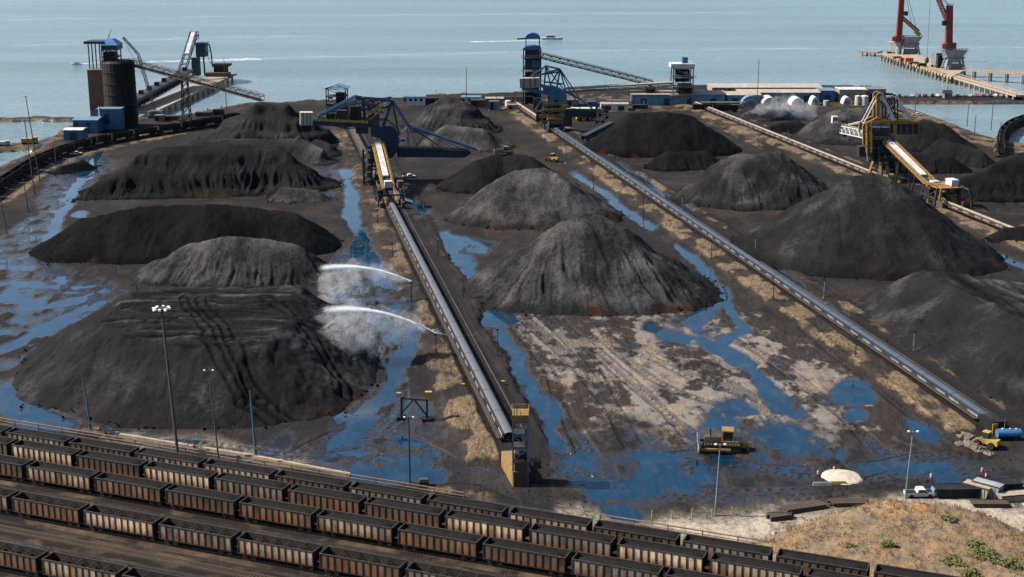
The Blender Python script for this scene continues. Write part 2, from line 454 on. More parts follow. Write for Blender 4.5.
Z = Z*(1-deep)+np.minimum(Z, 0.26)*deep
Z = Z-deep*(Z < 2.0)*(0.50-0.75*np.clip(isl-0.60, 0, 1)*2)-patchy*(0.27-0.9*(isl-0.5)-0.6*(n_lat-0.5)-0.25*(n_hi-0.5))
tan = np.maximum(tan, zone([(560,310),(640,318),(715,300),(800,345),(880,420),(800,440),(760,470),(690,450),(600,440),(545,380)], 6)*0.95*smooth(0.53, 0.64, 0.5*n_lat+0.5*n_mid))
pale = np.maximum(pale, zone([(520,320),(640,315),(760,320),(850,380),(900,440),(760,440),(600,430),(545,370)], 8)*(0.25+0.85*smooth(0.35, 0.62, n_mid)))
dust = np.clip(dust-0.5*zone([(520,325),(720,300),(850,370),(900,440),(760,450),(560,420)], 8), 0, 1)
# sand on the shore, inside the left loop and beside the tracks
for P, k in (([(-40,222),(8,206),(48,176),(100,153),(150,143),(196,132),(196,127),(140,134),(84,147),(40,163),(6,186),(-40,204)], 1.0), ([(885,102),(930,111),(1000,136),(1060,142),(1060,160),(1000,150),(960,141),(920,124),(890,112)], 1.0),
             ([(0,113),(70,128),(60,140),(0,166)], 0.8), ([(735,96),(890,84),(890,108),(735,108)], 0.6), ([(550,92),(740,100),(740,112),(560,112)], 0.7), ([(700,116),(760,128),(760,150),(700,120)], 0.9),
             ([(-40,417),(0,421),(463,494),(620,516),(960,572),(960,584),(600,527),(463,504),(0,431),(-40,424)], 0.85), ([(560,505),(630,516),(620,524),(555,512)], 1.0)):
    tan = np.maximum(tan, k*zone(P, 1.2)*(0.35+0.8*smooth(0.3, 0.6, n_mid)))
gravel = zone([(630,522),(700,508),(780,503),(870,500),(1060,492),(1060,640),(980,610),(760,556)], 2)
pale = np.maximum(pale, gravel*(0.4+1.0*smooth(0.35, 0.6, n_mid))); tan = np.maximum(tan, gravel*0.55); dust = dust*(1-0.85*gravel)
Z = Z*(1-gravel)+gravel*(0.35+0.3*(n_mid-0.5))
sand = np.maximum(gravel*0.9, 0.8*zone([(560,505),(600,503),(632,516),(620,526),(555,512)], 1.2))
sand = np.maximum(sand, 0.45*zone([(130,432),(300,455),(352,470),(352,476),(250,462),(130,441)], 1.2))
railyard = smooth(-1.0, 1.0, (G(5, 425).xy.dot(RAIL_N.xy))-(GX*RAIL_N.x+GY*RAIL_N.y))
Z = Z*(1-railyard)+railyard*(0.12+0.10*(n_mid-0.5)); 
tan = np.maximum(tan, railyard*(0.05+0.8*smooth(0.56, 0.68, fbm((GX*RAIL.x+GY*RAIL.y)/14, (GX*RAIL_N.x+GY*RAIL_N.y)/1.8, 3)))); dust = dust*(1-0.3*railyard)
deep = deep*(1-railyard)*(1-gravel); patchy = patchy*(1-railyard)*(1-gravel)
# wheel and crawler tracks
track = np.zeros_like(Z); rr = random.Random(21)
TR = [[(532,322),(560,350),(600,395),(632,440),(650,470)], [(556,320),(600,352),(648,395),(690,436)], [(600,330),(640,372),(700,398),(772,412)], [(620,345),(690,376),(760,398),(800,402)],
      [(420,474),(480,484),(540,496),(640,498),(760,492),(900,480),(1030,462)], [(300,452),(350,436),(420,446),(480,478),(560,500),(620,506)], [(430,470),(520,494),(620,488),(700,470),(722,452)],
      [(540,470),(600,478),(700,494),(830,492),(960,474)], [(880,480),(940,470),(1030,470)], [(850,468),(930,456),(1030,452)], [(520,330),(545,372),(565,410),(590,452)], [(545,318),(585,358),(612,400),(640,452)],
      [(110,438),(200,446),(300,460),(380,452)], [(380,462),(440,470),(520,490)], [(450,300),(475,340),(500,385),(520,420)], [(560,335),(660,352),(740,392),(790,440)], [(700,330),(760,350),(830,402),(880,450)], [(810,330),(850,362),(900,402),(950,440)],
      [(370,300),(385,340),(400,382),(390,420),(340,446)], [(90,262),(140,276),(150,296)], [(640,460),(720,458),(800,470),(900,466)]]
for L in TR:
    for rep_ in range(2):
        P = [(G(x, y).x+rr.uniform(-1.6, 1.6), G(x, y).y+rr.uniform(-4, 4)) for x, y in L]
        Q = []
        for i in range(len(P)-1):
            p0, p1, p2, p3 = P[max(i-1,0)], P[i], P[i+1], P[min(i+2,len(P)-1)]
            for q in range(6):
                u = q/6; Q.append(tuple(0.5*((2*p1[j])+(-p0[j]+p2[j])*u+(2*p0[j]-5*p1[j]+4*p2[j]-p3[j])*u*u+(-p0[j]+3*p1[j]-3*p2[j]+p3[j])*u**3) for j in (0,1)))
        Q.append(P[-1])
        for a, b in zip(Q[:-1], Q[1:]):
            m = (np.abs(GX-(a[0]+b[0])/2) < abs(a[0]-b[0])/2+3) & (np.abs(GY-(a[1]+b[1])/2) < abs(a[1]-b[1])/2+3)
            if m.any():
                dd = seg_dist(GX[m], GY[m], a, b)[0]; track[m] = np.maximum(track[m], smooth(0.62, 0.25, np.abs(dd-1.1)))
track = track*(1-railyard)*(1-gravel*0.6); Z = Z-0.10*track
# shoreline
WXs = GX+7*(fbm(GX/18, GY/40, 3)-0.5); WYs = GY+22*(fbm(GX/18+7, GY/40, 3)-0.5)
sd = np.maximum.reduce([poly_sdf(WXs, WYs, LAND), poly_sdf(GX, GY, CAUSEWAY), poly_sdf(WXs, WYs, SPIT), poly_sdf(WXs, WYs, BREAK)])
far = smooth(600, 700, GY)
shore = smooth(0, 4.5, sd)
tan = np.maximum(tan, smooth(16, 3, sd)*0.9)
Z = Z*shore+(-6.0)*(1-shore)
Z[:8] = np.minimum(Z[:8], 0.3)
wet = np.clip(smooth(0.26, 0.0, Z)*1.0+0.9*patchy*smooth(0.62, 0.42, isl), 0, 1)

t = NT('yard_mud')
yaw = math.atan2(YARD.x, YARD.y)
nf = t.noise(1.4, 7, 0.72); nf2 = t.noise(0.10, 7, 0.68, (1, 0.55, 1)); nA = t.noise(0.20, 8, 0.70, (1, 0.45, 1), rot=yaw); nB = t.noise(0.33, 8, 0.70, (1, 0.6, 1), rot=0.5)
strk = t.noise(0.8, 8, 0.74, (1, 0.16, 1), rot=yaw-0.15, dist=1.6)
rut1 = t.noise(1.1, 2, 0.4, (1, 0.035, 1), rot=yaw-0.10); rut2 = t.noise(1.0, 2, 0.4, (1, 0.04, 1), rot=yaw+1.25); where = t.noise(0.05, 3, 0.6)
mud = t.mix(t.ramp(strk, [(0.36, 0.0), (0.68, 1.0)]), (0.0105,0.0088,0.0083), (0.046,0.0365,0.0315))
mud = t.mix(t.ramp(nf, [(0.35, 0.0), (0.70, 0.8)]), mud, (0.018,0.0135,0.012))
pf = t.math('MULTIPLY', t.ramp(t.math('ADD', nB, t.math('MULTIPLY', t.attr('pale'), 0.26)), [(0.60, 0.0), (0.72, 1.0)]), t.ramp(t.attr('pale'), [(0.02, 0.0), (0.3, 1.0)]))
mud = t.mix(pf, mud, t.mix(nf, (0.070,0.060,0.055), (0.200,0.172,0.155)))
cdust = t.mix(t.ramp(nf, [(0.3, 0.0), (0.7, 1.0)]), (0.0040,0.0040,0.0045), (0.0165,0.0158,0.0165))
dustf = t.ramp(t.math('ADD', nf2, t.math('MULTIPLY', t.attr('dust'), 0.42)), [(0.52, 0.0), (0.74, 1.0)])
c = t.mix(t.math('MULTIPLY', dustf, 0.9), mud, cdust)
rut = t.math('MAXIMUM', t.math('MULTIPLY', t.ramp(rut1, [(0.55, 0.0), (0.68, 1.0)]), t.ramp(where, [(0.42, 0.0), (0.52, 1.0)])), t.math('MULTIPLY', t.ramp(rut2, [(0.56, 0.0), (0.69, 1.0)]), t.ramp(where, [(0.46, 1.0), (0.54, 0.0)])))
c = t.mix(t.math('MULTIPLY', rut, 0.28), c, (0.014,0.0125,0.012))
trk_ = t.math('MULTIPLY', t.attr('track'), t.ramp(nf, [(0.3, 0.5), (0.6, 1.0)]))
c = t.mix(t.math('MULTIPLY', trk_, 0.55), c, (0.012,0.0105,0.010))
tf = t.math('MULTIPLY', t.ramp(t.math('ADD', nA, t.math('MULTIPLY', t.attr('tan'), 0.30)), [(0.64, 0.0), (0.86, 1.0)]), t.ramp(t.attr('tan'), [(0.05, 0.0), (0.5, 1.0)]))
c = t.mix(t.math('MULTIPLY', t.math('MULTIPLY', tf, 0.8), t.ramp(t.math('ADD', t.math('MULTIPLY', strk, 0.5), t.math('MULTIPLY', t.noise(0.9, 6, 0.75, (1, 0.6, 1), rot=yaw+0.9), 0.5)), [(0.40, 0.1), (0.58, 1.0)])), c, t.mix(t.ramp(nf, [(0.3, 0.0), (0.7, 1.0)]), (0.070,0.050,0.032), (0.27,0.192,0.112)))
c = t.mix(t.math('MULTIPLY', t.ramp(t.noise(0.07, 7, 0.68, rot=1.0), [(0.59, 0.0), (0.72, 1.0)]), 0.45), c, (0.075,0.036,0.018))
c = t.mix(t.math('MULTIPLY', t.attr('sand'), t.ramp(t.math('ADD', t.math('MULTIPLY', nA, 0.5), t.math('MULTIPLY', nf, 0.5)), [(0.38, 0.0), (0.56, 0.95)])), c, t.mix(nf, (0.20,0.165,0.125), (0.42,0.36,0.28)))
c = t.mix(t.math('MULTIPLY', t.attr('wet'), 0.72), c, (0.010,0.010,0.0115))
t.set(Base_Color=c, Roughness=t.ramp(t.math('ADD', t.attr('wet'), t.math('MULTIPLY', t.math('SUBTRACT', nB, 0.5), 0.5)), [(0.0, 0.9), (0.4, 0.45), (0.9, 0.10)]))
t.bump(t.math('ADD', nf, t.math('ADD', t.math('MULTIPLY', strk, 0.7), t.math('MULTIPLY', trk_, -1.0))), 0.8, 0.35)
t.l.new(t.ramp(t.attr('wet'), [(0.05, 0.06), (0.8, 0.5)]), t.b.inputs['Specular IOR Level'])
M['mud'] = t.m
ground = grid_mesh('ground', GX, GY, Z, None, dict(tan=tan, pale=pale, dust=dust, wet=wet, sand=sand, track=track), M['mud'])
tag(ground, kind='structure')

# ---------------------------------------------------------------- puddles: level water wherever the ground lies lower
t = NT('puddle_water')
w1 = t.noise(0.5, 3, 0.5, (1, 0.5, 1))
pn = t.noise(0.13, 7, 0.68, (1, 0.5, 1)); silt = t.ramp(t.noise(0.32, 7, 0.7, (1, 0.45, 1), dist=0.8), [(0.50, 0.0), (0.70, 1.0)])
t.set(Base_Color=t.mix(t.math('MULTIPLY', silt, 0.75), t.mix(t.ramp(pn, [(0.35, 0.0), (0.65, 1.0)]), (0.001,0.008,0.019), (0.002,0.024,0.050)), (0.030,0.030,0.030)), Roughness=t.ramp(w1, [(0.35, 0.015), (0.75, 0.16)]), IOR=1.33)  # blue of the reflected sky put into the base, greyed by silt
t.bump(t.math('ADD', t.noise(1.1, 3, 0.5), t.math('MULTIPLY', t.noise(0.22, 4, 0.6), 3.0)), 0.10, 0.06)
M['puddle'] = t.m
lowmask = (Z < 0.0) & (sd > 6) & ((deep > 0.02) | (patchy > 0.02))
g1 = lowmask.copy()
for sh in (1, -1):
    for ax in (0, 1): g1 |= np.roll(lowmask, sh, ax)
lab = np.zeros(Z.shape, int); cur = 0; sizes = {}
cells = np.argwhere(g1); cs = set(map(tuple, cells))
while cs:
    s0 = cs.pop(); cur += 1; st = [s0]; n = 0
    while st:
        i, j = st.pop(); lab[i, j] = cur; n += 1
        for q in ((i+1,j),(i-1,j),(i,j+1),(i,j-1)):
            if q in cs: cs.remove(q); st.append(q)
    sizes[cur] = n
big = sorted([k for k in sizes if sizes[k] >= 90], key=lambda k: -sizes[k])[:70]
for k in big:
    m = lab == k
    ii, jj = np.where(m); i0, i1, j0, j1 = max(0, ii.min()-1), ii.max()+2, max(0, jj.min()-1), jj.max()+2
    o = grid_mesh('puddle', GX[i0:i1, j0:j1], GY[i0:i1, j0:j1], np.zeros((i1-i0, j1-j0)), m[i0:i1, j0:j1], None, M['puddle'])
    tag(o, kind='structure')
rest = g1 & ~np.isin(lab, big)
tag(grid_mesh('shallow_puddles', GX, GY, np.zeros_like(Z), rest, None, M['puddle']), kind='stuff')

# ---------------------------------------------------------------- sea
t = NT('sea_water')
sw = t.noise(0.05, 7, 0.68, (0.40, 1, 1)); ch = t.noise(0.28, 4, 0.6, (0.6, 1, 1)); band = t.noise(0.0030, 7, 0.66, (0.30, 2.6, 1))
t.set(Base_Color=t.mix(band, (0.055,0.108,0.140), (0.155,0.195,0.205)), Roughness=t.ramp(band, [(0.3, 0.10), (0.7, 0.26)]), IOR=1.33)  # sky reflection and its wind streaks painted into the base colour
t.bump(t.math('ADD', t.math('MULTIPLY', sw, 2.0), ch), 0.9, 1.6)
M['sea'] = t.m
mb = MB()
xs = [-30000, -3000, -1000, 0, 1000, 3000, 30000]; ysq = [300, 600, 1000, 1800, 4000, 40000]
for i in range(len(xs)-1):
    for j in range(len(ysq)-1):
        mb.add([(xs[i],ysq[j],-1.5),(xs[i+1],ysq[j],-1.5),(xs[i+1],ysq[j+1],-1.5),(xs[i],ysq[j+1],-1.5)], [(0,1,2,3)])
tag(mb.build('sea', M['sea']), kind='structure')

# ================================================================ coal piles
t = NT('coal')
gr = t.noise(1.3, 7, 0.75); lo = t.noise(0.11, 5, 0.6)
tone = t.math('MULTIPLY', t.attr('tone'), t.math('ADD', 1.0, t.math('ADD', t.math('MULTIPLY', t.math('SUBTRACT', lo, 0.5), 1.5), t.math('MULTIPLY', t.math('SUBTRACT', gr, 0.5), 1.5))), True)
cc = t.ramp(tone, [(0.0, (0.0012,0.0014,0.0019)), (0.5, (0.0145,0.0141,0.0150)), (1.0, (0.088,0.082,0.080))])
cc = t.mix(t.math('MULTIPLY', t.attr('rusty'), t.ramp(gr, [(0.4, 0.0), (0.6, 1.0)])), cc, (0.04,0.016,0.008))
t.set(Base_Color=cc, Roughness=t.ramp(gr, [(0.3, 0.55), (0.7, 0.95)]))
t.bump(t.math('ADD', t.noise(0.45, 8, 0.75), t.math('MULTIPLY', t.noise(4.0, 3, 0.7), 0.3)), 1.0, 1.0)
t.b.inputs['Specular IOR Level'].default_value = 0.03
M['coal'] = t.m
PILE = {}
def heap(label, ridges=None, base=None, cap=12.0, slope=0.68, tone=0.5, gully=0.8, gf=3.2, warp=4.0, seed=0, tracks=None, foot=1.0, tiltx=0.0, dryright=0.0, tier=None, ruts=None, bench=None):
    """a stockpile as a height field: either slopes falling from ridge lines, or a dozed plateau over a base outline"""
    rid = []
    if ridges:
        for L in ridges:
            rid.append([(*G(x, yb).xy, height(x, yb, yt)) for x, yb, yt in L])
        pts = [p for L in rid for p in L]; mr = max(p[2] for p in pts)/slope+8
        cx = np.mean([p[0] for p in pts]); cy = np.mean([p[1] for p in pts])
        x0, x1 = min(p[0]-p[2]/slope for p in pts)-6, max(p[0]+p[2]/slope for p in pts)+6
        y0, y1 = min(p[1]-p[2]/slope for p in pts)-6, max(p[1]+p[2]/slope for p in pts)+6
    else:
        B = gp(base); x0, x1 = min(p[0] for p in B)-4, max(p[0] for p in B)+4; y0, y1 = min(p[1] for p in B)-4, max(p[1] for p in B)+4
        cx, cy = (x0+x1)/2, (y0+y1)/2
    cell = 1.35*cy/FPX
    nx, ny = min(330, int((x1-x0)/cell)), min(300, max(40, int((y1-y0)/(cell*1.25))))
    X, Y = np.meshgrid(np.linspace(x0, x1, nx), np.linspace(y0, y1, ny))
    s = seed*31.7
    wx = X+warp*2*(fbm(X/17+s, Y/17, 3)-0.5)+1.2*(fbm(X/3.5+s, Y/3.5, 2)-0.5); wy = Y+warp*2*(fbm(X/17, Y/17+s+50, 3)-0.5)
    if rid:
        h = np.full(X.shape, -9.0); D = np.zeros_like(X); CX = np.zeros_like(X); CY = np.zeros_like(X)
        for L in rid:
            for a, b in (zip(L[:-1], L[1:]) if len(L) > 1 else [(L[0], L[0])]):
                d, tt, qx, qy = seg_dist(wx, wy, a, b)
                hh = a[2]+(b[2]-a[2])*tt-slope*np.sqrt(d*d+0.4)
                m = hh > h
                h = np.where(m, hh, h); D = np.where(m, d, D); CX = np.where(m, qx, CX); CY = np.where(m, qy, CY)
        nxn, nyn = (wx-CX)/(D+0.01), (wy-CY)/(D+0.01)
        qx, qy = CX+nxn*14, CY+nyn*14
        tt = np.clip(D/(np.maximum(h, 0)/slope+D+0.01), 0, 1)
        prof = smooth(0.15, 0.62, tt+0.5*(fbm(X/9+s, Y/9, 3)-0.5))*smooth(1.06, 0.80, tt)
        gg = gf*0.62
        g = np.abs(2*fbm(qx/gg+s, qy/gg+D/25, 4)-1)
        h = h-gully*prof*(1.7*(0.5-g).clip(0, 1))*(0.35+1.2*fbm(X/14+s, Y/14+3, 2))
        h = h+0.8*smooth(0.70, 1.0, tt)*(fbm(X/2.4, Y/2.4+s, 3)-0.35)*foot
    else:
        sdv = poly_sdf(wx, wy, B)
        hh = slope*sdv+(0.9*(fbm(X/4+s, Y/9, 3)-0.5)+gully*1.2*(0.45-np.abs(2*fbm(X/gf+s, Y/gf/3, 3)-1)).clip(0, 1)*-1)*smooth(0, 5, sdv)
        cp = cap+1.6*(fbm(X/26+s, Y/26, 3)-0.5)+tiltx*(X-cx)
        k = 1.6
        e = np.clip(0.5+0.5*(cp-hh)/k, 0, 1)
        h = cp+(hh-cp)*e-k*e*(1-e)
        prof = 1-e; tt = np.clip(sdv/20, 0, 1)
        if tracks:
            for (dx, dy, wl, am) in tracks:
                q = (X*dy-Y*dx); q2 = X*dx+Y*dy
                wv = fbm(q/wl+s+1.5*fbm(q2/11, q/11, 2), q2/22+s, 4)
                h = h+am*(wv-0.5)*2*smooth(0.5, 0.95, prof); trk = (wv-0.5)*smooth(0.4, 0.9, prof)
        D = None
    md = np.abs(2*fbm(X/7+s, Y/7+s, 4)-1)
    h = h+0.45*(fbm(X/1.7+s, Y/1.7, 3)-0.5)+1.0*(0.3-md)*smooth(0.5, 3.0, h)
    if bench:
        S_, am_ = bench; fr = np.mod(h/S_+0.55*(fbm(X/16+s, Y/16, 3)-0.5), 1.0); h = h+am_*S_*(smooth(0.45, 1.0, fr)-fr)*smooth(0.5, 2.5, h)
    rutm = np.zeros_like(X)
    for L in (ruts or []):
        Q = [tuple(G(x, y, cap*min(1.0, max(0.25, (436-y)/75.0))).xy) for x, y in L]
        for a, b in zip(Q[:-1], Q[1:]):
            dd = seg_dist(wx, wy, a, b)[0]; rutm = np.maximum(rutm, smooth(0.55, 0.25, np.abs(dd-1.15)))
    h = h-0.35*rutm
    tn = np.full(X.shape, tone)-0.30*rutm+0.35*(fbm(X/9+s, Y/9, 3)-0.5)
    if rid: tn = tn-0.22*smooth(0.80, 1.0, tt)*foot+0.10*smooth(0.35, 0.0, tt)
    else: tn = tn-0.10*smooth(0.4, 0.9, prof)+1.1*trk  # shading of the dozer grooves painted into the tone
    rusty = smooth(0.62, 0.75, fbm(X/8+s+5, Y/8, 3))*smooth(0.78, 0.97, tt if rid else 1-tt)
    keep = h > -0.15
    fx, fy = float(X[keep].mean()), float(Y[keep].mean())
    o = grid_mesh('coal_pile', X, Y, np.maximum(h, -0.6), keep, dict(tone=np.clip(tn, 0, 1), rusty=rusty), M['coal'], True, (fx, fy, 0))
    PILE[seed] = (X[0], Y[:,0], h)
    tag(o, label, 'coal pile', 'coal stockpiles in the yard')
    return o
def pile_z(seed, x, y):
    xs_, ys_, h = PILE[seed]; return float(h[np.abs(ys_-y).argmin(), np.abs(xs_-x).argmin()])
heap('tall grey-black coal pile at the back left, partly hiding the sloping gallery', [[(258,143,99),(285,143,99)], [(205,153,137),(300,158,135),(325,162,148)]], tone=0.42, gully=1.1, seed=1, bench=(6.5, 0.5))
heap('broad black coal pile with deeply grooved face at far left', [[(92,199,186),(122,193,164),(160,188,144),(230,185,139),(290,186,150)]], tone=0.30, gully=1.7, gf=2.6, seed=2, bench=(8.0, 0.35))
heap('very dark smooth-faced coal pile with level crest, middle left', [[(85,252,218),(135,250,206),(225,248,203),(295,246,212)]], tone=0.10, gully=0.25, seed=3, warp=3)
heap('low grey coal pile in front of the very dark pile on the left', [[(192,276,240),(240,278,235),(290,278,241)]], tone=0.58, gully=1.0, seed=4)
heap('huge near coal pile with dozer-flattened top beside the railway', base=[(8,380),(25,399),(60,416),(110,428),(170,433),(250,432),(310,424),(345,410),(374,385),(380,355),(375,325),(335,310),(180,316),(90,325),(36,350)], cap=13.5, slope=0.66, tone=0.45, gully=0.5, seed=5, warp=3, tracks=[(1,0.07,1.7,0.8)], ruts=[[(188,300),(196,318),(215,340),(245,366),(285,398),(318,422)],[(205,300),(212,316),(232,338),(262,364),(300,394),(334,416)],[(150,322),(172,318),(190,322)],[(262,300),(300,316),(345,345)]])
heap('small black coal heap among puddles at far left edge', [[(60,173,166),(82,169,160)]], tone=0.15, gully=0.3, seed=6, warp=1.5)
heap('low pale coal heap at the right foot of the grooved pile', [[(285,200,186),(318,200,189)]], tone=0.62, gully=0.4, seed=7, warp=2)
heap('small coal heap behind the grooved pile near the centre conveyor', [[(316,152,139),(330,155,144)]], tone=0.35, gully=0.6, seed=8, warp=2)
heap('pointed grey coal pile at the waterfront left of the blue tower', [[(446,128,95),(462,130,99)]], tone=0.52, gully=1.3, gf=2.8, seed=9, bench=(6.0, 0.4))
heap('low light-grey coal pile under the stay cables of the blue stacker', [[(450,146,124),(485,148,128)]], tone=0.62, gully=0.5, seed=10, warp=3)
heap('dark coal pile under the boom tip with a bulldozer on its crest', [[(478,187,158),(505,184,151),(530,186,156)]], tone=0.22, gully=0.4, seed=11, warp=3)
heap('light-grey coal pile with rounded top right of the centre conveyor', [[(518,217,170),(545,217,168),(556,218,173)]], tone=0.62, gully=0.5, seed=12)
heap('big grey coal pile with furrowed face between the two main conveyors', [[(562,290,221),(588,288,212),(606,288,215),(624,290,226)]], tone=0.60, gully=1.5, gf=2.8, seed=13, warp=3.5)
heap('smooth black coal pile in front of the white-roofed transfer tower', [[(632,150,113),(665,150,110),(688,150,114)]], tone=0.14, gully=0.25, seed=14, warp=3)
heap('small grooved black coal heap at the foot of the smooth black pile', [[(668,168,151),(706,166,150)]], tone=0.22, gully=1.2, gf=2.0, seed=15, warp=2)
heap('mid-grey coal pile with grooved right flank right of the second conveyor', [[(735,198,153),(772,197,150)]], tone=0.5, gully=1.1, seed=16)
heap('large conical coal pile in front of the yellow stacker on the right', [[(850,252,174),(868,252,171),(888,254,177)]], tone=0.42, gully=0.35, gf=4, seed=17, warp=4)
heap('flat-topped coal pile with dozer lines at the right edge', base=[(848,300),(862,318),(895,347),(960,387),(1024,414),(1140,470),(1400,430),(1300,355),(1100,322),(960,300),(890,294)], cap=12.5, slope=0.66, tone=0.47, gully=0.4, seed=18, warp=3, tracks=[(YARD.x, YARD.y, 1.9, 1.0)])
heap('grooved black coal pile behind the yellow stacker at the right edge', [[(985,196,168),(1012,192,151),(1060,190,138)]], tone=0.20, gully=1.5, gf=2.6, seed=19, bench=(7.0, 0.35))
heap('dark grooved coal pile between the basin and the yellow stacker', [[(945,160,138),(985,166,150)]], tone=0.24, gully=1.2, gf=2.4, seed=20)
heap('low furrowed coal heap right behind the white conveyor of the yellow stacker', [[(908,170,151),(950,171,155)]], tone=0.22, gully=1.2, gf=2.0, seed=21, warp=2)
heap('black coal pile behind the mast of the yellow stacker', [[(918,147,118),(940,148,123)]], tone=0.26, gully=0.7, seed=22)
heap('broad grey coal pile in front of the white tanks', [[(836,139,109),(880,139,106)]], tone=0.55, gully=0.4, seed=23)
heap('small dark coal heap near the white domes', [[(770,134,125),(795,132,119)]], tone=0.25, gully=0.7, seed=24, warp=2)
heap('low coal heap lost in dust spray below the white domes', [[(752,120,109),(782,119,108)]], tone=0.48, gully=0.3, seed=25, warp=2)
heap('dark coal heap on the ground at the far right edge', [[(1005,240,226),(1060,242,222)]], tone=0.25, gully=0.6, seed=26, warp=2)

# loose lumps that have rolled to the feet of the piles
rs_ = np.random.RandomState(8); LV = []; LF = []; nl = 0
for sd_, (xa, ya, h) in PILE.items():
    XX, YY = np.meshgrid(xa, ya); foot_ = (h > -0.1) & (h < 1.1)
    ii = np.argwhere(foot_)
    if len(ii) == 0: continue
    for i, j in ii[rs_.randint(0, len(ii), min(260, len(ii)))]:
        s_ = 0.12+0.4*rs_.rand()**2.5; c_ = np.array([xa[j]+rs_.normal()*1.2, ya[i]+rs_.normal()*1.6, max(0.25, h[i, j])+s_*0.3])
        o_ = np.array([(1,0,0),(-1,0,0),(0,1,0),(0,-1,0),(0,0,0.8),(0,0,-0.8)])*s_*(0.7+0.6*rs_.rand(6,1))
        LV += [tuple(c_+q) for q in o_]; LF += [(nl+a, nl+b, nl+c) for a, b, c in ((0,2,4),(2,1,4),(1,3,4),(3,0,4),(2,0,5),(1,2,5),(3,1,5),(0,3,5))]; nl += 6
m = MB(); m.v = LV; m.f = LF; tag(m.build('coal_lumps', M['coal']), 'loose coal lumps scattered at the feet of the piles', 'coal lumps', kind='stuff')
# ================================================================ railway along the front
def car_mats():
    t = NT('car_side_paint')
    oi = t.objinfo()
    pos = t.n.new('ShaderNodeTexCoord').outputs['Object']
    rnd = oi.outputs['Random']
    add = t.n.new('ShaderNodeVectorMath'); add.operation = 'ADD'
    cmb = t.n.new('ShaderNodeCombineXYZ'); t.l.new(t.math('MULTIPLY', rnd, 60.0), cmb.inputs[0]); t.l.new(t.math('MULTIPLY', rnd, 31.0), cmb.inputs[1])
    t.l.new(pos, add.inputs[0]); t.l.new(cmb.outputs[0], add.inputs[1])
    v = add.outputs[0]
    st = t.noise(1.6, 5, 0.7, (1, 1, 0.3), coord=v); b2 = t.noise(0.9, 4, 0.6, coord=v)
    base = t.mix(t.ramp(rnd, [(0.0, 0.0), (1.0, 0.8)]), oi.outputs['Color'], (0.05,0.04,0.034), 'MIX')
    base = t.mix(t.math('MULTIPLY', rnd, 0.35), oi.outputs['Color'], (0.06,0.045,0.036))
    sep = t.n.new('ShaderNodeSeparateXYZ'); t.l.new(pos, sep.inputs[0])
    low = t.ramp(t.math('ADD', t.math('MULTIPLY', sep.outputs[2], -0.42), st), [(0.42, 0.0), (0.95, 1.0)])
    base = t.mix(t.math('MULTIPLY', low, 0.85), base, t.mix(b2, (0.10,0.036,0.014), (0.16,0.062,0.022)))
    base = t.mix(t.math('MULTIPLY', t.ramp(st, [(0.5, 0.0), (0.72, 1.0)]), 0.8), base, (0.022,0.018,0.016))
    t.set(Base_Color=base, Roughness=0.8); t.b.inputs['Specular IOR Level'].default_value = 0.15
    return t.m
M['carside'] = car_mats()
M['carbody'] = paint('coal_car_grimy_steel', (0.040,0.031,0.026), 0.75, 0.5, 0.5, scale=0.5)
M['carinside'] = paint('coal_car_inside', (0.085,0.072,0.062), 0.8, 0.4, 0.5, scale=0.6)
t = NT('coal_load'); g_ = t.noise(3.0, 6, 0.7)
t.set(Base_Color=t.mix(g_, (0.004,0.004,0.0044), (0.020,0.0185,0.018)), Roughness=0.9); t.bump(g_, 0.9, 0.4); t.b.inputs['Specular IOR Level'].default_value = 0.05; M['coalload'] = t.m
M['ballast'] = None
t = NT('ballast'); g_ = t.noise(2.2, 6, 0.75); lo = t.noise(0.10, 4, 0.6)
t.set(Base_Color=t.mix(t.ramp(lo, [(0.46, 0.0), (0.66, 1.0)]), t.mix(g_, (0.006,0.005,0.0047), (0.019,0.015,0.013)), t.mix(g_, (0.024,0.018,0.013), (0.13,0.088,0.052))), Roughness=0.95); t.bump(g_, 0.8, 0.2); t.b.inputs['Specular IOR Level'].default_value = 0.05; M['ballast'] = t.m

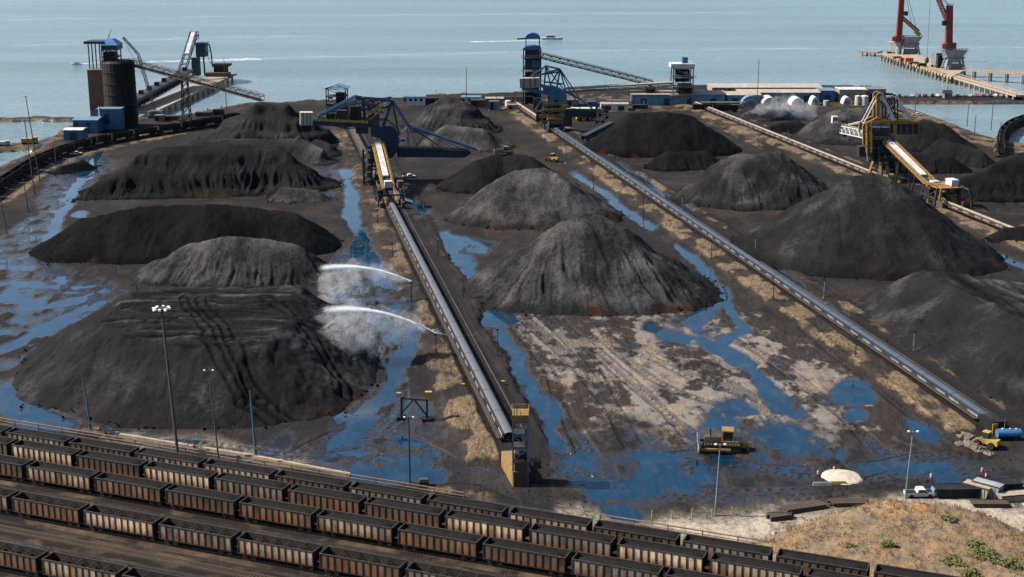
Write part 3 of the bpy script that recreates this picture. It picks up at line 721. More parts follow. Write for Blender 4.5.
CAR_P, CAR_L, CAR_W, Z0, Z1 = 16.0, 14.9, 3.2, 1.15, 3.85         # pitch, body length, width, side sill, top
def hopper_car(loaded, name='coal_hopper_car'):
    """local: x along the track, z up from the rail foot"""
    root = bpy.data.objects.new(name, None); col.objects.link(root); root.empty_display_size = 0.5
    L, Wd = CAR_L/2, CAR_W/2
    th = 0.10; NP = 11; bay = (CAR_L-0.3)/NP
    b = MB()
    for s in (-1, 1):
        b.box(-L, s*Wd-(0.06 if s > 0 else -0.0)-0.0, Z0, L, s*Wd+(0.0 if s > 0 else 0.06), Z1-0.12) if False else None
        y0, y1 = sorted((s*(Wd-0.14), s*(Wd-0.20)))
        b.box(-L+0.06, y0, Z0+0.12, L-0.06, y1, Z1-0.12)                       # inner skin
        y0, y1 = sorted((s*(Wd+0.03), s*(Wd-0.22)))
        b.box(-L, y0, Z1-0.14, L, y1, Z1)                                       # top chord
        y0, y1 = sorted((s*(Wd+0.01), s*(Wd-0.20)))
        b.box(-L, y0, Z0-0.08, L, y1, Z0+0.14)                                  # side sill
        for k in range(NP+1):
            x = -L+0.15+k*bay
            y0, y1 = sorted((s*(Wd+0.05), s*(Wd-0.12)))
            b.box(x-0.09, y0, Z0+0.14, x+0.09, y1, Z1-0.14)                     # side stakes
    for s in (-1, 1):
        x0, x1 = sorted((s*L, s*(L-0.12)))
        b.box(x0, -Wd+0.22, Z0+0.5, x1, Wd-0.22, Z1-0.14)                       # ends
        x0, x1 = sorted((s*(L+0.02), s*(L-0.16)))
        b.box(x0, -Wd+0.22, Z1-0.14, x1, Wd-0.22, Z1-0.004)
        for yy in (-0.9, 0, 0.9):
            x0, x1 = sorted((s*L, s*(L+0.12))); b.box(x0, yy-0.06, Z0+0.4, x1, yy+0.06, Z1-0.2)
        b.prism([(s*(L-0.13), -Wd+0.22, 2.5), (s*(L-2.1), -Wd+0.22, 0.75), (s*(L-2.1), -Wd+0.22, 0.68), (s*(L-0.13), -Wd+0.22, 2.40)], (0, CAR_W-0.44, 0))
    b.box(-L-0.25, -0.22, 0.80, L+0.25, 0.22, 1.15)                              # centre sill
    body = b.build('body', M['carbody'], root)
    pm = MB().box(-bay/2+0.10, -0.015, -(Z1-Z0-0.30)/2, bay/2-0.10, 0.015, (Z1-Z0-0.30)/2)
    pan = None
    for s in (-1, 1):
        for k in range(NP):
            loc = (-L+0.15+(k+0.5)*bay, s*(Wd-0.075), (Z0+Z1)/2)
            if pan is None: pan = pm.build('side_panel', M['carside'], root, loc=loc)
            else:
                c = pan.copy(); col.objects.link(c); c.parent = root; c.location = loc
    if loaded:
        X, Y = np.meshgrid(np.linspace(-L+0.16, L-0.16, 40), np.linspace(-Wd+0.205, Wd-0.205, 10))
        e = np.minimum(np.minimum(X+L-0.16, L-0.16-X)/1.6, 1)*np.minimum(1, (Wd-0.2-np.abs(Y))/0.7)
        Zc = Z1-0.55+0.62*e+0.22*(fbm(X/1.5+loaded*7, Y/1.2, 3)-0.5)
        o = grid_mesh('coal_load', X, Y, Zc, None, None, M['coalload'])
        o.parent = root
    else:
        r = MB()
        r.box(-L+2.0, -Wd+0.2, 0.95, L-2.0, Wd-0.2, 1.02)
        r.build('floor', M['carinside'], root)
        for x in (-4.2, -1.4, 1.4, 4.2):
            r = MB().prism([(x-0.95, -Wd+0.203, 1.03), (x+0.95, -Wd+0.203, 1.03), (x, -Wd+0.203, 2.75)], (0, CAR_W-0.406, 0))
            r.build('hopper_ridge', M['carinside'], root)
            MB().box(x-0.06, -Wd+0.23, Z1-0.36, x+0.06, Wd-0.23, Z1-0.22).build('cross_brace', M['carbody'], root)
    wm = MB().tube((0,-0.07,0), (0,0.07,0), 0.46, n=14); wo = None
    for s in (-1, 1):
        xc = s*(L-1.9)
        tr = MB()
        for y in (-0.98, 0.98):
            tr.box(xc-1.25, y-0.10, 0.50, xc+1.25, y+0.10, 0.74)
            tr.box(xc-0.35, y-0.11, 0.38, xc+0.35, y+0.11, 0.86)
        tr.box(xc-0.22, -1.2, 0.55, xc+0.22, 1.2, 0.80)
        trk = tr.build('truck', M['carbody'], root)
        for dx in (-0.89, 0.89):
            for y in (-0.76, 0.76):
                if wo is None: wo = wm.build('wheel', M['railsteel'], trk, loc=(xc+dx, y, 0.46))
                else:
                    c = wo.copy(); col.objects.link(c); c.parent = trk; c.location = (xc+dx, y, 0.46)
        MB().box(min(s*(L+0.25), s*(L+0.56)), -0.14, 0.82, max(s*(L+0.25), s*(L+0.56)), 0.14, 1.12).build('coupler', M['carbody'], root)
    return root
RAIL_ANG = math.atan2(-RAIL.y, -RAIL.x)                                           # cars point to the right-hand end of the track
RZ = 0.55                                                                          # top of rail
def track_line(px, py, z): 
    p = G(px, py, z)-Vector((0,0,z))
    return p+RAIL_N*(CAR_W/2)
# near top edge of a car read off for each row: (x, y), loaded, name of the row
ROWS = [((5.4,432.0), True, 'in the back row'), ((11.0,444.5), True, 'in the second row'),
        ((26.0,466.0), True, 'in the third row'), ((11.4,497.5), False, 'in the fourth row'),
        ((41.3,559.0), False, 'in the nearest row')]
tracks = []
for (px, py), ld, nm in ROWS: tracks.append(track_line(px, py, RZ+Z1))
gap = tracks[3]-tracks[4]
empty_tr = [tracks[4]+RAIL_N*((gap.dot(RAIL_N))*0.36), tracks[4]+RAIL_N*((gap.dot(RAIL_N))*0.68)]
S0, S1 = -330.0, 330.0
def seg_pts(o): 
    k = o.dot(RAIL)
    b = o-RAIL*k
    return b
sleeper_me = None
def railway(o, label):
    b = seg_pts(o)
    a0, a1 = b+RAIL*(-260), b+RAIL*330
    root = thing('rail_track', label, 'rail track', a0, 'parallel rail tracks')
    n = RAIL_N
    m = MB(); N = 60
    vs_ = []
    for k in range(N+1):
        p = a0+(a1-a0)*(k/N)
        for q, z in ((-2.9, 0.02), (-1.9, 0.30), (1.9, 0.30), (2.9, 0.02)): vs_.append(p+n*q+Vector((0,0,z)))
    fs = [(k*4+j, (k+1)*4+j, (k+1)*4+j+1, k*4+j+1) for k in range(N) for j in range(3)]
    m.add(vs_, fs); m.build('ballast_bed', M['ballast'], root)
    for s in (-1, 1):
        MB().beam(a0+n*(s*0.76)+Vector((0,0,0.47)), a1+n*(s*0.76)+Vector((0,0,0.47)), 0.09, 0.16).build('rail', M['railsteel'], root)
    sm = MB(); cnt = int((a1-a0).length/0.62); dirv = RAIL*0.12
    for k in range(cnt):
        c = a0+(a1-a0)*((k+0.5)/cnt)
        h_ = [c-dirv-n*1.28, c+dirv-n*1.28, c+dirv+n*1.28, c-dirv+n*1.28]
        sm.hexa([v+Vector((0,0,0.20)) for v in h_]+[v+Vector((0,0,0.385)) for v in h_])
    so_ = sm.build('sleepers', M['sleeper'], root); so_['kind'] = 'stuff'
    return root
names = ['under the back row of coal cars', 'under the second row of coal cars from the yard', 'under the third row of coal cars from the yard', 'under the fourth row of coal cars from the yard', 'under the nearest row of coal cars at bottom left']
for o, nm in zip(tracks, names): railway(o, 'rail track with dark ballast '+nm)
railway(empty_tr[1], 'empty rail track just in front of the fourth row of coal cars')
railway(empty_tr[0], 'empty rail track just behind the nearest row of coal cars')
proto_l = hopper_car(1); proto_e = hopper_car(0)
used = {True: False, False: False}
TINTS = [((0.62,0.46,0.30), 'pale tan'), ((0.085,0.058,0.042), 'dark brown'), ((0.36,0.27,0.185), 'faded beige'), ((0.15,0.088,0.050), 'rusty brown'), ((0.20,0.165,0.135), 'grimy grey-brown')]
SEQ = [[1,4,1,4,2,1,4,1,2,1,4,1,1,4], [1,0,1,0,4,3,1,0,4,0,2,1,0,4], [1,2,3,1,3,2,3,1,4,1,3,4,1,3], [4,3,0,4,2,3,4,4,1,4,3,4], [3,2,1,4,3]]
# x of the left near corner of one car in each row, from the photograph
for r, ((px, py), ld, nm) in enumerate(ROWS):
    o = tracks[r]; first = G(px, py, RZ+Z1)
    base_s = (Vector((first.x, first.y, 0)))-RAIL*(CAR_L/2)
    cars = []
    for k in range(-4, 16):
        c = Vector((base_s.x, base_s.y, 0))-RAIL*(CAR_P*k)+RAIL_N*(CAR_W/2)
        x, y, dz = pix((c.x, c.y, RZ+2.5))
        if -60 < x < 1080 and y < 608 and dz > 0: cars.append((k, c, x))
    cars.sort(key=lambda q: q[2])
    for i, (k, c, x) in enumerate(cars):
        if r == 4 and i > 3: break
        ti = SEQ[r][(k+1) % len(SEQ[r])]
        tint, word = TINTS[ti]
        pr = proto_l if ld else proto_e
        if not used[ld]: car = pr; used[ld] = True
        else: car = copy_tree(pr)
        car.location = (c.x, c.y, RZ+0.0); car.rotation_euler = (0, 0, RAIL_ANG)
        rr = random.Random(r*100+k)
        for ch in car.children:
            if ch.name.startswith('coal_load'): ch.location.z = rr.uniform(-0.42, 0.10); ch.scale.x = rr.uniform(0.97, 1.0)
            if ch.name.startswith('side_panel'):
                q = rr.uniform(0.62, 1.12)
                if rr.random() < 0.14: q *= rr.choice((0.35, 0.5, 1.5))
                ch.color = (tint[0]*q, tint[1]*q*rr.uniform(0.9, 1.0), tint[2]*q*rr.uniform(0.8, 1.0), 1)
        tag(car, '%s %s coal hopper car, %s from left %s' % (word, 'loaded' if ld else 'empty', ORD[i], nm), 'rail car', 'coal hopper cars on the front tracks')

# ---------------------------------------------------------------- pipe rail fence between the tracks and the yard
def fence_line(p, q, label, h=1.3, step=6.0):
    root = thing('pipe_fence', label, 'fence', p, 'pipe fences beside the railway')
    n = int((q-p).length/step); z = Vector((0,0,1)); post = None
    for zz, r in ((h, 0.13), (h*0.5, 0.09)):
        MB().tube(p+z*zz, q+z*zz, r, n=6).build('rail_pipe', M['pipe'], root)
    for k in range(n+1):
        c = p+(q-p)*(k/n)-p
        if post is None: post = MB().tube((0,0,0), (0,0,h+0.15), 0.11, n=6).build('post', M['pipe'], None); post.parent = root; post.location = c
        else:
            d = post.copy(); col.objects.link(d); d.parent = root; d.location = c
M['pipe'] = paint('rusty_tan_pipe', (0.24,0.15,0.08), 0.7, 0.4, 0.6)
fence_line(G(-30, 418.5), G(464, 499), 'rusty pipe fence between coal yard and rail cars, left of the tower')
fence_line(G(600, 521), G(965, 580.5), 'rusty pipe fence between grassy mound and rail cars at bottom right')
# berm kerb wall along the front of the yard
def low_wall(pts, label, w=0.8, h=0.9, mat='sandconcrete', name='low_wall'):
    m = MB()
    for a, b in zip(pts[:-1], pts[1:]): m.beam(Vector(a)+Vector((0,0,h/2)), Vector(b)+Vector((0,0,h/2)), w, h)
    return tag(m.build(name, M[mat]), label, 'wall')
low_wall([G(120, 436), G(255, 458), G(350, 476)], 'low sandy concrete kerb wall along the yard side of the pipe fence', 0.7, 0.6)

# ---------------------------------------------------------------- coal trains on the far loops
def far_car():
    b = MB(); L, Wd = 7.45, 1.6
    for s in (-1, 1):
        y0, y1 = sorted((s*Wd, s*(Wd-0.15))); b.box(-L, y0, 1.0, L, y1, Z1)
        for k in range(9):
            x = -L+0.2+k*(2*L-0.4)/8; y0, y1 = sorted((s*Wd, s*(Wd+0.12))); b.box(x-0.12, y0, 1.0, x+0.12, y1, Z1-0.1)
        x0, x1 = sorted((s*L, s*(L-0.15))); b.box(x0, -Wd+0.15, 1.0, x1, Wd-0.15, Z1)
        b.box(s*(L-1.9)-1.3, -1.1, 0.05, s*(L-1.9)+1.3, 1.1, 0.98)
    b.box(-L+0.15, -Wd+0.15, 1.0, L-0.15, Wd-0.15, 1.2)
    return b
def loop_train(curve_px, label_fn, group, track_label, n_max):
    P = [G(x, y) for x, y in curve_px]
    # resample
    d = [0.0]
    for a, b in zip(P[:-1], P[1:]): d.append(d[-1]+(b-a).length)
    def at(s):
        for k in range(len(P)-1):
            if s <= d[k+1] or k == len(P)-2:
                t_ = (s-d[k])/(d[k+1]-d[k]); return P[k]+(P[k+1]-P[k])*t_
    root = thing('loop_track', track_label, 'rail track', P[0])
    m = MB(); vs_ = []; N = 90
    S = [at(d[-1]*k/N) for k in range(N+1)]
    for k, p in enumerate(S):
        tg = (S[min(k+1, N)]-S[max(k-1, 0)]).normalized(); n = Vector((-tg.y, tg.x, 0))
        for q, z in ((-3.4, 0.0), (-2.2, 1.0), (2.2, 1.0), (3.4, 0.0)): vs_.append(p+n*q+Vector((0,0,z)))
    m.add(vs_, [(k*4+j, k*4+j+1, (k+1)*4+j+1, (k+1)*4+j) for k in range(N) for j in range(3)])
    m.build('ballast_bed', M['ballast'], root)
    for s in (-1, 1):
        m = MB(); pr = None
        for k, p in enumerate(S):
            tg = (S[min(k+1, N)]-S[max(k-1, 0)]).normalized(); n = Vector((-tg.y, tg.x, 0)); c = p+n*(s*0.76)+Vector((0,0,1.08))
            if pr is not None: m.beam(pr, c, 0.1, 0.16)
            pr = c
        m.build('rail', M['railsteel'], root)
    pm = None; k = 0
    s = 8.0
    while s < d[-1]-8 and k < n_max:
        a, b = at(s-5), at(s+5); c = at(s); tg = (b-a).normalized()
        if pm is None: pm = far_car().build('coal_hopper_car', M['farcar']); o = pm
        else: o = pm.copy(); col.objects.link(o)
        o.location = (c.x, c.y, 1.16); o.rotation_euler = (0, 0, math.atan2(tg.y, tg.x))
        tag(o, label_fn(k), 'rail car', group)
        s += 16.0; k += 1
M['farcar'] = paint('black_coal_car_steel', (0.014,0.013,0.013), 0.7, 0.3, 0.3)
def curve(P, n=24):
    out = []
    for i in range(len(P)-1):
        p0 = P[max(i-1, 0)]; p1 = P[i]; p2 = P[i+1]; p3 = P[min(i+2, len(P)-1)]
        for k in range(n//4):
            t_ = k/(n//4)
            out.append(tuple(0.5*((2*p1[j])+(-p0[j]+p2[j])*t_+(2*p0[j]-5*p1[j]+4*p2[j]-p3[j])*t_*t_+(-p0[j]+3*p1[j]-3*p2[j]+p3[j])*t_**3) for j in (0, 1)))
    out.append(P[-1]); return out
loop_train(curve([(-30,213),(8,186),(40,166),(80,151),(125,141),(175,133),(215,126),(240,121)]), lambda k: 'black coal car %s from the left on the far-left curved train' % ORD[k], 'coal cars on the left loop', 'curved rail track with ballast beside the shore at far left', 18)
loop_train(curve([(1001,158),(1000,148),(1003,137),(1014,128),(1035,122),(1070,120)]), lambda k: 'black coal car %s from the near end of the right-edge curved train' % ORD[k], 'coal cars on the right loop', 'curved rail track with ballast at the right edge by the basin', 12)
# ================================================================ yard conveyors
def yard_conveyor(u0, u1, v, label, cover='beltcover', side='steel_dark', step=14.0, zb=1.9):
    p, q = yard(u0, v), yard(u1, v); z = Vector((0,0,1)); n = YARD_R
    root = thing('yard_conveyor', label, 'conveyor', p, 'long conveyors through the yard')
    m = MB(); N = max(1, int((u1-u0)/step))
    # trough belt
    for s, mat_, nm in ((1, 'belt', 'belt'),):
        prof = [(-0.95, 0.30), (-0.45, 0.0), (0.45, 0.0), (0.95, 0.30), (0.95, 0.34), (0.45, 0.06), (-0.45, 0.06), (-0.95, 0.34)]
        MB().prism([p+n*a+z*(zb+b) for a, b in prof], q-p).build('belt', M['belt'], root)
    MB().prism([p+n*a+z*(zb+b) for a, b in ((-1.30,0.34),(-1.16,0.34),(-1.16,0.95),(-1.30,0.95))], q-p).build('wind_board', M[side], root)
    # cover sheets: each stretch a piece
    cm = None
    cl = (u1-u0)/N
    prof = [(-1.10,0.62),(-0.8,0.92),(-0.3,1.08),(0.3,1.08),(0.8,0.92),(1.15,0.62),(1.10,0.58),(0.76,0.87),(0.3,1.03),(-0.3,1.03),(-0.76,0.87),(-1.06,0.58)]
    for k in range(N):
        if cm is None:
            cm = MB().prism([n*a+z*(zb+b) for a, b in prof], YARD*(cl-0.25)).build('belt_cover', M[cover]); cm.parent = root; o = cm
        else:
            o = cm.copy(); col.objects.link(o); o.parent = root
        o.location = YARD*(k*cl)
    for s in (-1, 1):
        MB().beam(p+n*(s*1.2)+z*(zb-0.2), q+n*(s*1.2)+z*(zb-0.2), 0.22, 0.42).build('stringer', M[side], root)
    tm = None
    for k in range(int((u1-u0)/6)+1):
        if tm is None:
            t_ = MB()
            for s in (-1, 1):
                t_.beam(n*(s*1.2)+z*0.4, n*(s*1.2)+z*(zb-0.4), 0.2)
            t_.beam(n*-1.2+z*(zb-0.55), n*1.2+z*(zb-0.55), 0.2); t_.beam(n*-1.2+z*0.5, n*1.2+z*(zb-0.6), 0.12)
            tm = t_.build('trestle', M[side]); tm.parent = root; o = tm
        else:
            o = tm.copy(); col.objects.link(o); o.parent = root
        o.location = YARD*(k*6.0)
    sk = None
    for k in range(int((u1-u0)/8.0)):
        if sk is None:
            sk = MB().prism([n*-1.34+z*(zb-0.75), n*-1.40+z*(zb-0.75), n*-1.40+z*(zb+0.30), n*-1.34+z*(zb+0.30)], YARD*4.6).build('skirt_board', M['palegrey']); sk.parent = root; o = sk
        else: o = sk.copy(); col.objects.link(o); o.parent = root
        o.location = YARD*(1.0+k*8.0+0.9*math.sin(k*2.3))
    # walkway on the left side
    MB().beam(p-n*2.1+z*(zb-0.1), q-n*2.1+z*(zb-0.1), 1.0, 0.08).build('walkway', M['steel_brown'], root)
    r = MB().rail(p-n*2.6+z*(zb-0.05), q-n*2.6+z*(zb-0.05), 1.05, 3.0, 0.035); r.build('handrail', M['steel_brown'], root)
    # machine rails either side
    for s in (-1, 1):
        MB().beam(p+n*(s*4.2)+z*0.80, q+n*(s*4.2)+z*0.80, 0.14, 0.30).build('machine_rail', M['railsteel'], root)
    return root
U_ATRIP = uv(G(392, 208))[0]; U_CTRIP = uv(G(945, 208))[0]; U_BTRIP = uv(G(553, 133))[0]
yard_conveyor(U_A0+2, U_ATRIP, V_A, 'long covered conveyor in mid yard from the blue stacker to the yellow end tower')
yard_conveyor(U_ATRIP+58, U_A1, V_A, 'short stretch of brown conveyor behind the blue stacker', side='steel_brown', cover='steel_brown')
yard_conveyor(U_B0, U_BTRIP, V_B, 'longest covered conveyor with blue side boards running to the right front', side='navy', cover='darkcover')
yard_conveyor(U_C0, U_CTRIP, V_C, 'tan conveyor running to the right edge in front of the yellow stacker', cover='beige', side='steel_brown')
yard_conveyor(U_CTRIP+62, U_C1, V_C, 'tan conveyor behind the yellow stacker running back to the white-roofed tower', cover='beige', side='steel_brown')
yard_conveyor(U_BTRIP+12, U_B1, V_B, 'short beige conveyor between the reclaimer and the blue-capped tower', cover='beige', side='steel_brown')
# ================================================================ transfer towers, silo, galleries
def fbox(mb, xl, xr, yt, yb, Y, depth):
    """box whose front face at depth Y spans these bearings"""
    a, b = atY(xl, yb, Y), atY(xr, yt, Y)
    mb.box(a.x, Y, a.z, b.x, Y+depth, b.z); return mb
def framed(root, xl, xr, yt, yb, Y, depth, levels, mat, t=0.5, brace=True, name='frame'):
    a, b = atY(xl, yb, Y), atY(xr, yt, Y); x0, x1, z0, z1 = a.x, b.x, max(0.0, a.z), b.z
    for x in (x0, x1):
        for y in (Y, Y+depth):
            MB().beam((x,y,0 if z0 < 3 else z0), (x,y,z1), t).build('column', M[mat], root)
    m = MB()
    for k in range(1, levels+1):
        z = z0+(z1-z0)*k/levels-t/2
        for y in (Y, Y+depth): m.beam((x0+t/2,y,z), (x1-t/2,y,z), t*0.7)
        for x in (x0, x1): m.beam((x,Y+t/2,z), (x,Y+depth-t/2,z), t*0.7)
        if brace:
            zl = z0+(z1-z0)*(k-1)/levels
            for y in (Y, Y+depth):
                if k % 2: m.beam((x0,y,zl), (x1,y,z), t*0.45)
                else: m.beam((x1,y,zl), (x0,y,z), t*0.45)
    m.build('bracing', M[mat], root)
    for k in range(1, levels+1):
        z = z0+(z1-z0)*k/levels
        if k < levels: MB().box(x0, Y, z, x1, Y+depth, z+0.15).build('floor_deck', M['steel_dark'], root)
    return x0, x1, z0, z1
def gallery(name, label, p, q, w, h, mat, roof=None, nseg=10, bents=(), deck_mat='steel_brown', cover=True, group=None):
    """inclined conveyor gallery on bents"""
    p, q = Vector(p), Vector(q)
    root = thing(name, label, 'conveyor', (p.x, p.y, 0), group)
    MB().truss(p, q, w, h, nseg, 0.32).build('truss', M[mat], root)
    d = (q-p); sd = Vector((d.y, -d.x, 0)).normalized(); up = Vector((0,0,1))
    MB().beam(p+up*0.25, q+up*0.25, w*0.9, 0.15).build('deck', M[deck_mat], root)
    MB().beam(p+up*0.9-sd*w*0.1, q+up*0.9-sd*w*0.1, w*0.4, 0.25).build('belt', M['belt'], root)
    if cover: 
        n = max(3, nseg)
        for k in range(n):
            a, b = p+d*(k/n), p+d*((k+0.985)/n)
            prof = [(-w*0.52, h*0.72), (-w*0.52, h+0.2), (0, h+0.65), (w*0.52, h+0.2), (w*0.52, h*0.72), (w*0.47, h*0.72), (w*0.47, h+0.12), (0, h+0.5), (-w*0.47, h+0.12), (-w*0.47, h*0.72)]
            MB().prism([a+sd*x+up*z for x, z in prof], b-a).build('cover_sheet', M[roof or mat], root)
    else:
        MB().rail(p+sd*w*0.5+up*h, q+sd*w*0.5+up*h, 1.1, 4.0, 0.06).rail(p-sd*w*0.5+up*h, q-sd*w*0.5+up*h, 1.1, 4.0, 0.06).build('handrail', M[mat], root)
    for f_ in bents:
        c = p+d*f_; m = MB()
        for s in (-1, 1):
            m.beam(Vector((c.x, c.y, 0))+sd*(s*w*0.8), c+sd*(s*w*0.5), 0.5)
        zz = c.z
        for k in range(3):
            m.beam(Vector((c.x,c.y,zz*k/3))-sd*w*(0.8-0.1*k), Vector((c.x,c.y,zz*(k+1)/3))+sd*w*(0.7-0.1*k), 0.25)
        m.build('bent', M[mat], root)
    return root
# ---- left storage silo
Ys = G(112, 129).y
r_ = (atY(134, 129, Ys).x-atY(101, 129, Ys).x)/2
cx_ = atY(117.5, 129, Ys).x; zt = atY(117, 62, Ys).z
root = thing('storage_silo', 'tall dark rust-stained storage silo with blue-roofed head house at far left', 'silo', (cx_, Ys+r_, 0))
mb = MB().lathe((cx_, Ys+r_, 0), [(r_, 0), (r_, zt*0.5), (r_*0.99, zt*0.97), (r_*0.9, zt)], 28); b_ = mb.build('shell', M['silo'], root)
for k in range(1, 6):
    build_sub(MB().lathe((cx_, Ys+r_, zt*k/6-0.2), [(r_+0.02, 0), (r_+0.22, 0.05), (r_+0.22, 0.35), (r_+0.02, 0.4)], 28), 'hoop', M['silo'], b_)
m = MB(); fbox(m, 90, 102, 70, 110, Ys+r_*0.5, r_*1.1); m.build('elevator_shaft', M['silo_rust'], root)
m = MB(); fbox(m, 91.5, 100.5, 110, 129, Ys+r_*0.6, r_*0.8); m.build('shaft_base', M['grey'], root)
zf = atY(95, 43, Ys).z
for px in (90, 93.5, 97, 101):
    for dy in (0.2, 1.4):
        a = atY(px, 70, Ys+r_*0.5+dy*r_*0.8); MB().beam((a.x, a.y, zt-4), (a.x, a.y, zf), 0.5).build('column', M['steel_dark'], root)
m = MB(); fbox(m, 83.5, 103, 41.5, 44, Ys+r_*0.3, r_*1.5); m.build('flat_roof', M['navy'], root)
framed(root, 102.5, 116, 50, 64, Ys+r_*0.4, r_, 2, 'steel_dark', 0.5)
m = MB(); fbox(m, 103.5, 115, 52, 62, Ys+r_*0.6, r_*0.6); m.build('machinery', M['black'], root)
hp = [atY(101, 50, Ys+r_*0.3), atY(117, 50, Ys+r_*0.3)]; zr = hp[0].z; za = atY(110, 38.5, Ys+r_).z
x0, x1, y0, y1 = hp[0].x, hp[1].x, Ys+r_*0.3, Ys+r_*1.6
zq = zr+(za-zr)*0.45
MB().hexa([(x0,y0,zr),(x1,y0,zr),(x1,y1,zr),(x0,y1,zr),(x0,y0,zq),(x1,y0,zq),(x1,y1,zq),(x0,y1,zq)]).build('head_house_wall', M['navy'], root)
MB().hexa([(x0-.6,y0-.6,zq+0.01),(x1+.6,y0-.6,zq+0.01),(x1+.6,y1+.6,zq+0.01),(x0-.6,y1+.6,zq+0.01),(x0+3,y0+3,za),(x1-3,y0+3,za),(x1-3,y1-3,za),(x0+3,y1-3,za)]).build('hipped_roof', M['roofblue'], root)
p0 = atY(107.5, 40, Ys+r_); p1 = atY(111.5, 29, Ys+r_); MB().tube(p0, p1, 0.22, 0.12, 6).build('antenna', M['steel_dark'], root)
m = MB(); fbox(m, 96, 120, 109.5, 130, Ys-8, 7.5); wb = m.build('annex', M['blue'], root)
m = MB(); fbox(m, 95.5, 120.5, 108.8, 109.5, Ys-8.4, 8.2); m.build('annex_roof', M['paleblue'], root)
m = MB(); fbox(m, 104.5, 109, 114, 124, Ys-8.25, 0.25); m.build('door', M['navy'], root)
p0 = atY(100.6, 128, Ys-9); MB().tube((p0.x, Ys-9, 0), (p0.x, Ys-9, atY(100.6, 107, Ys-9).z), 0.5, n=8).build('vent_pipe', M['white'], root)
a = atY(133, 74, Ys); MB().rail((cx_-r_*0.7, Ys+r_*0.25, zt), (cx_+r_*0.9, Ys+r_*0.5, zt), 1.3, 2.5, 0.08).build('handrail', M['steel_dark'], root)
for k in range(3):
    z = zt*(0.35+0.2*k); p = (cx_+r_*0.8, Ys+r_*0.35)
    MB().box(p[0], p[1]-1, z, p[0]+r_*0.35, p[1]+1.2, z+0.25).rail((p[0]+r_*0.34, p[1]-1, z+.2), (p[0]+r_*0.34, p[1]+1.2, z+.2)).build('landing', M['steel_dark'], root)
# ---- blue sheds by the silo
def shed(name, label, xl, xr, yt, yb, depth, wall, roof, pitch=0.0, group=None, doors=0, windows=0, cat='building', depth_panels=True, doorcol='navy'):
    Y = G((xl+xr)/2, yb).y; a, b = atY(xl, yb, Y), atY(xr, yt, Y); z1 = b.z
    root = thing(name, label, cat, ((a.x+b.x)/2, Y+depth/2, 0), group)
    MB().box(a.x, Y, 0, b.x, Y+depth, z1).build('wall', M[wall], root)
    e = 0.5; rise = pitch
    MB().prism([(a.x-e, Y-e, z1+0.01), (a.x-e, Y+depth+e, z1+0.01), (a.x-e, Y+depth/2, z1+0.3+rise), (a.x-e, Y+depth/2-0.01, z1+0.3+rise)], (b.x-a.x+2*e, 0, 0)).build('roof', M[roof], root)
    n = max(1, int((b.x-a.x)/6))
    for k in range(n+1):
        x = a.x+(b.x-a.x)*k/n; MB().box(x-0.12, Y-0.1, 0, x+0.12, Y-0.002, z1).build('wall_rib', M[wall], root)
    for k in range(doors):
        x = a.x+(b.x-a.x)*(k+0.5)/max(1, doors); dr = MB().box(x-1.8, Y-0.14, 0, x+1.8, Y-0.003, min(z1*0.75, 4.5)).build('door', M[doorcol], root)
    for k in range(windows):
        x = a.x+(b.x-a.x)*(k+0.25)/windows; MB().box(x-0.8, Y-0.12, z1*0.5, x+0.8, Y-0.003, z1*0.8).build('window', M['glass'], root)
    return root
shed('flat_shed', 'small blue shed with pale roof at the foot of the silo', 74, 97, 120, 134, 14, 'blue', 'paleblue', 0.6, doors=1, windows=2)
shed('flat_shed', 'pale-blue cabin left of the silo beside the curved train', 64.5, 82, 130, 141, 9, 'blue', 'white', 0.3, doors=1, windows=1)
# ---- gallery from silo top and its shiploader pier
Yp = G(185, 124).y
pa = atY(131, 65, Ys+r_); pb = atY(262, 101, G(262, 140).y+10)
gallery('inclined_gallery', 'brown inclined conveyor gallery sloping from silo top down behind the pile', pb, pa, 3.6, 2.6, 'steel_brown', 'steel_brown', 22, bents=(), cover=False)
root = thing('gallery_support', 'dark lattice trestle holding up the inclined gallery mid-span', 'support tower', (atY(185, 124, Yp).x, Yp, 0))
g_ = pb+(pa-pb)*0.58
for sx in (-1, 1):
    for sy in (-1, 1):
        MB().beam((g_.x+sx*2.2, g_.y+sy*2.2, 0), (g_.x+sx*1.4, g_.y+sy*1.4, g_.z-0.3), 0.5).build('leg', M['steel_dark'], root)
m = MB()
for k in range(6):
    z0, z1 = g_.z*k/6, g_.z*(k+1)/6-0.2; w = 2.2-0.8*(k+0.5)/6
    for s in (-1, 1):
        m.beam((g_.x-w, g_.y+s*w, z0), (g_.x+w, g_.y+s*w, z1), 0.25); m.beam((g_.x+s*w, g_.y-w, z0), (g_.x+s*w, g_.y+w, z1), 0.25)
        m.beam((g_.x-w, g_.y+s*w, z1), (g_.x+w, g_.y+s*w, z1), 0.25)
m.build('bracing', M['steel_dark'], root); root.location = (g_.x, g_.y, 0)
for ch in root.children: ch.matrix_parent_inverse.identity(); ch.location = Vector((atY(185,124,Yp).x, Yp, 0))-Vector((g_.x, g_.y, 0))
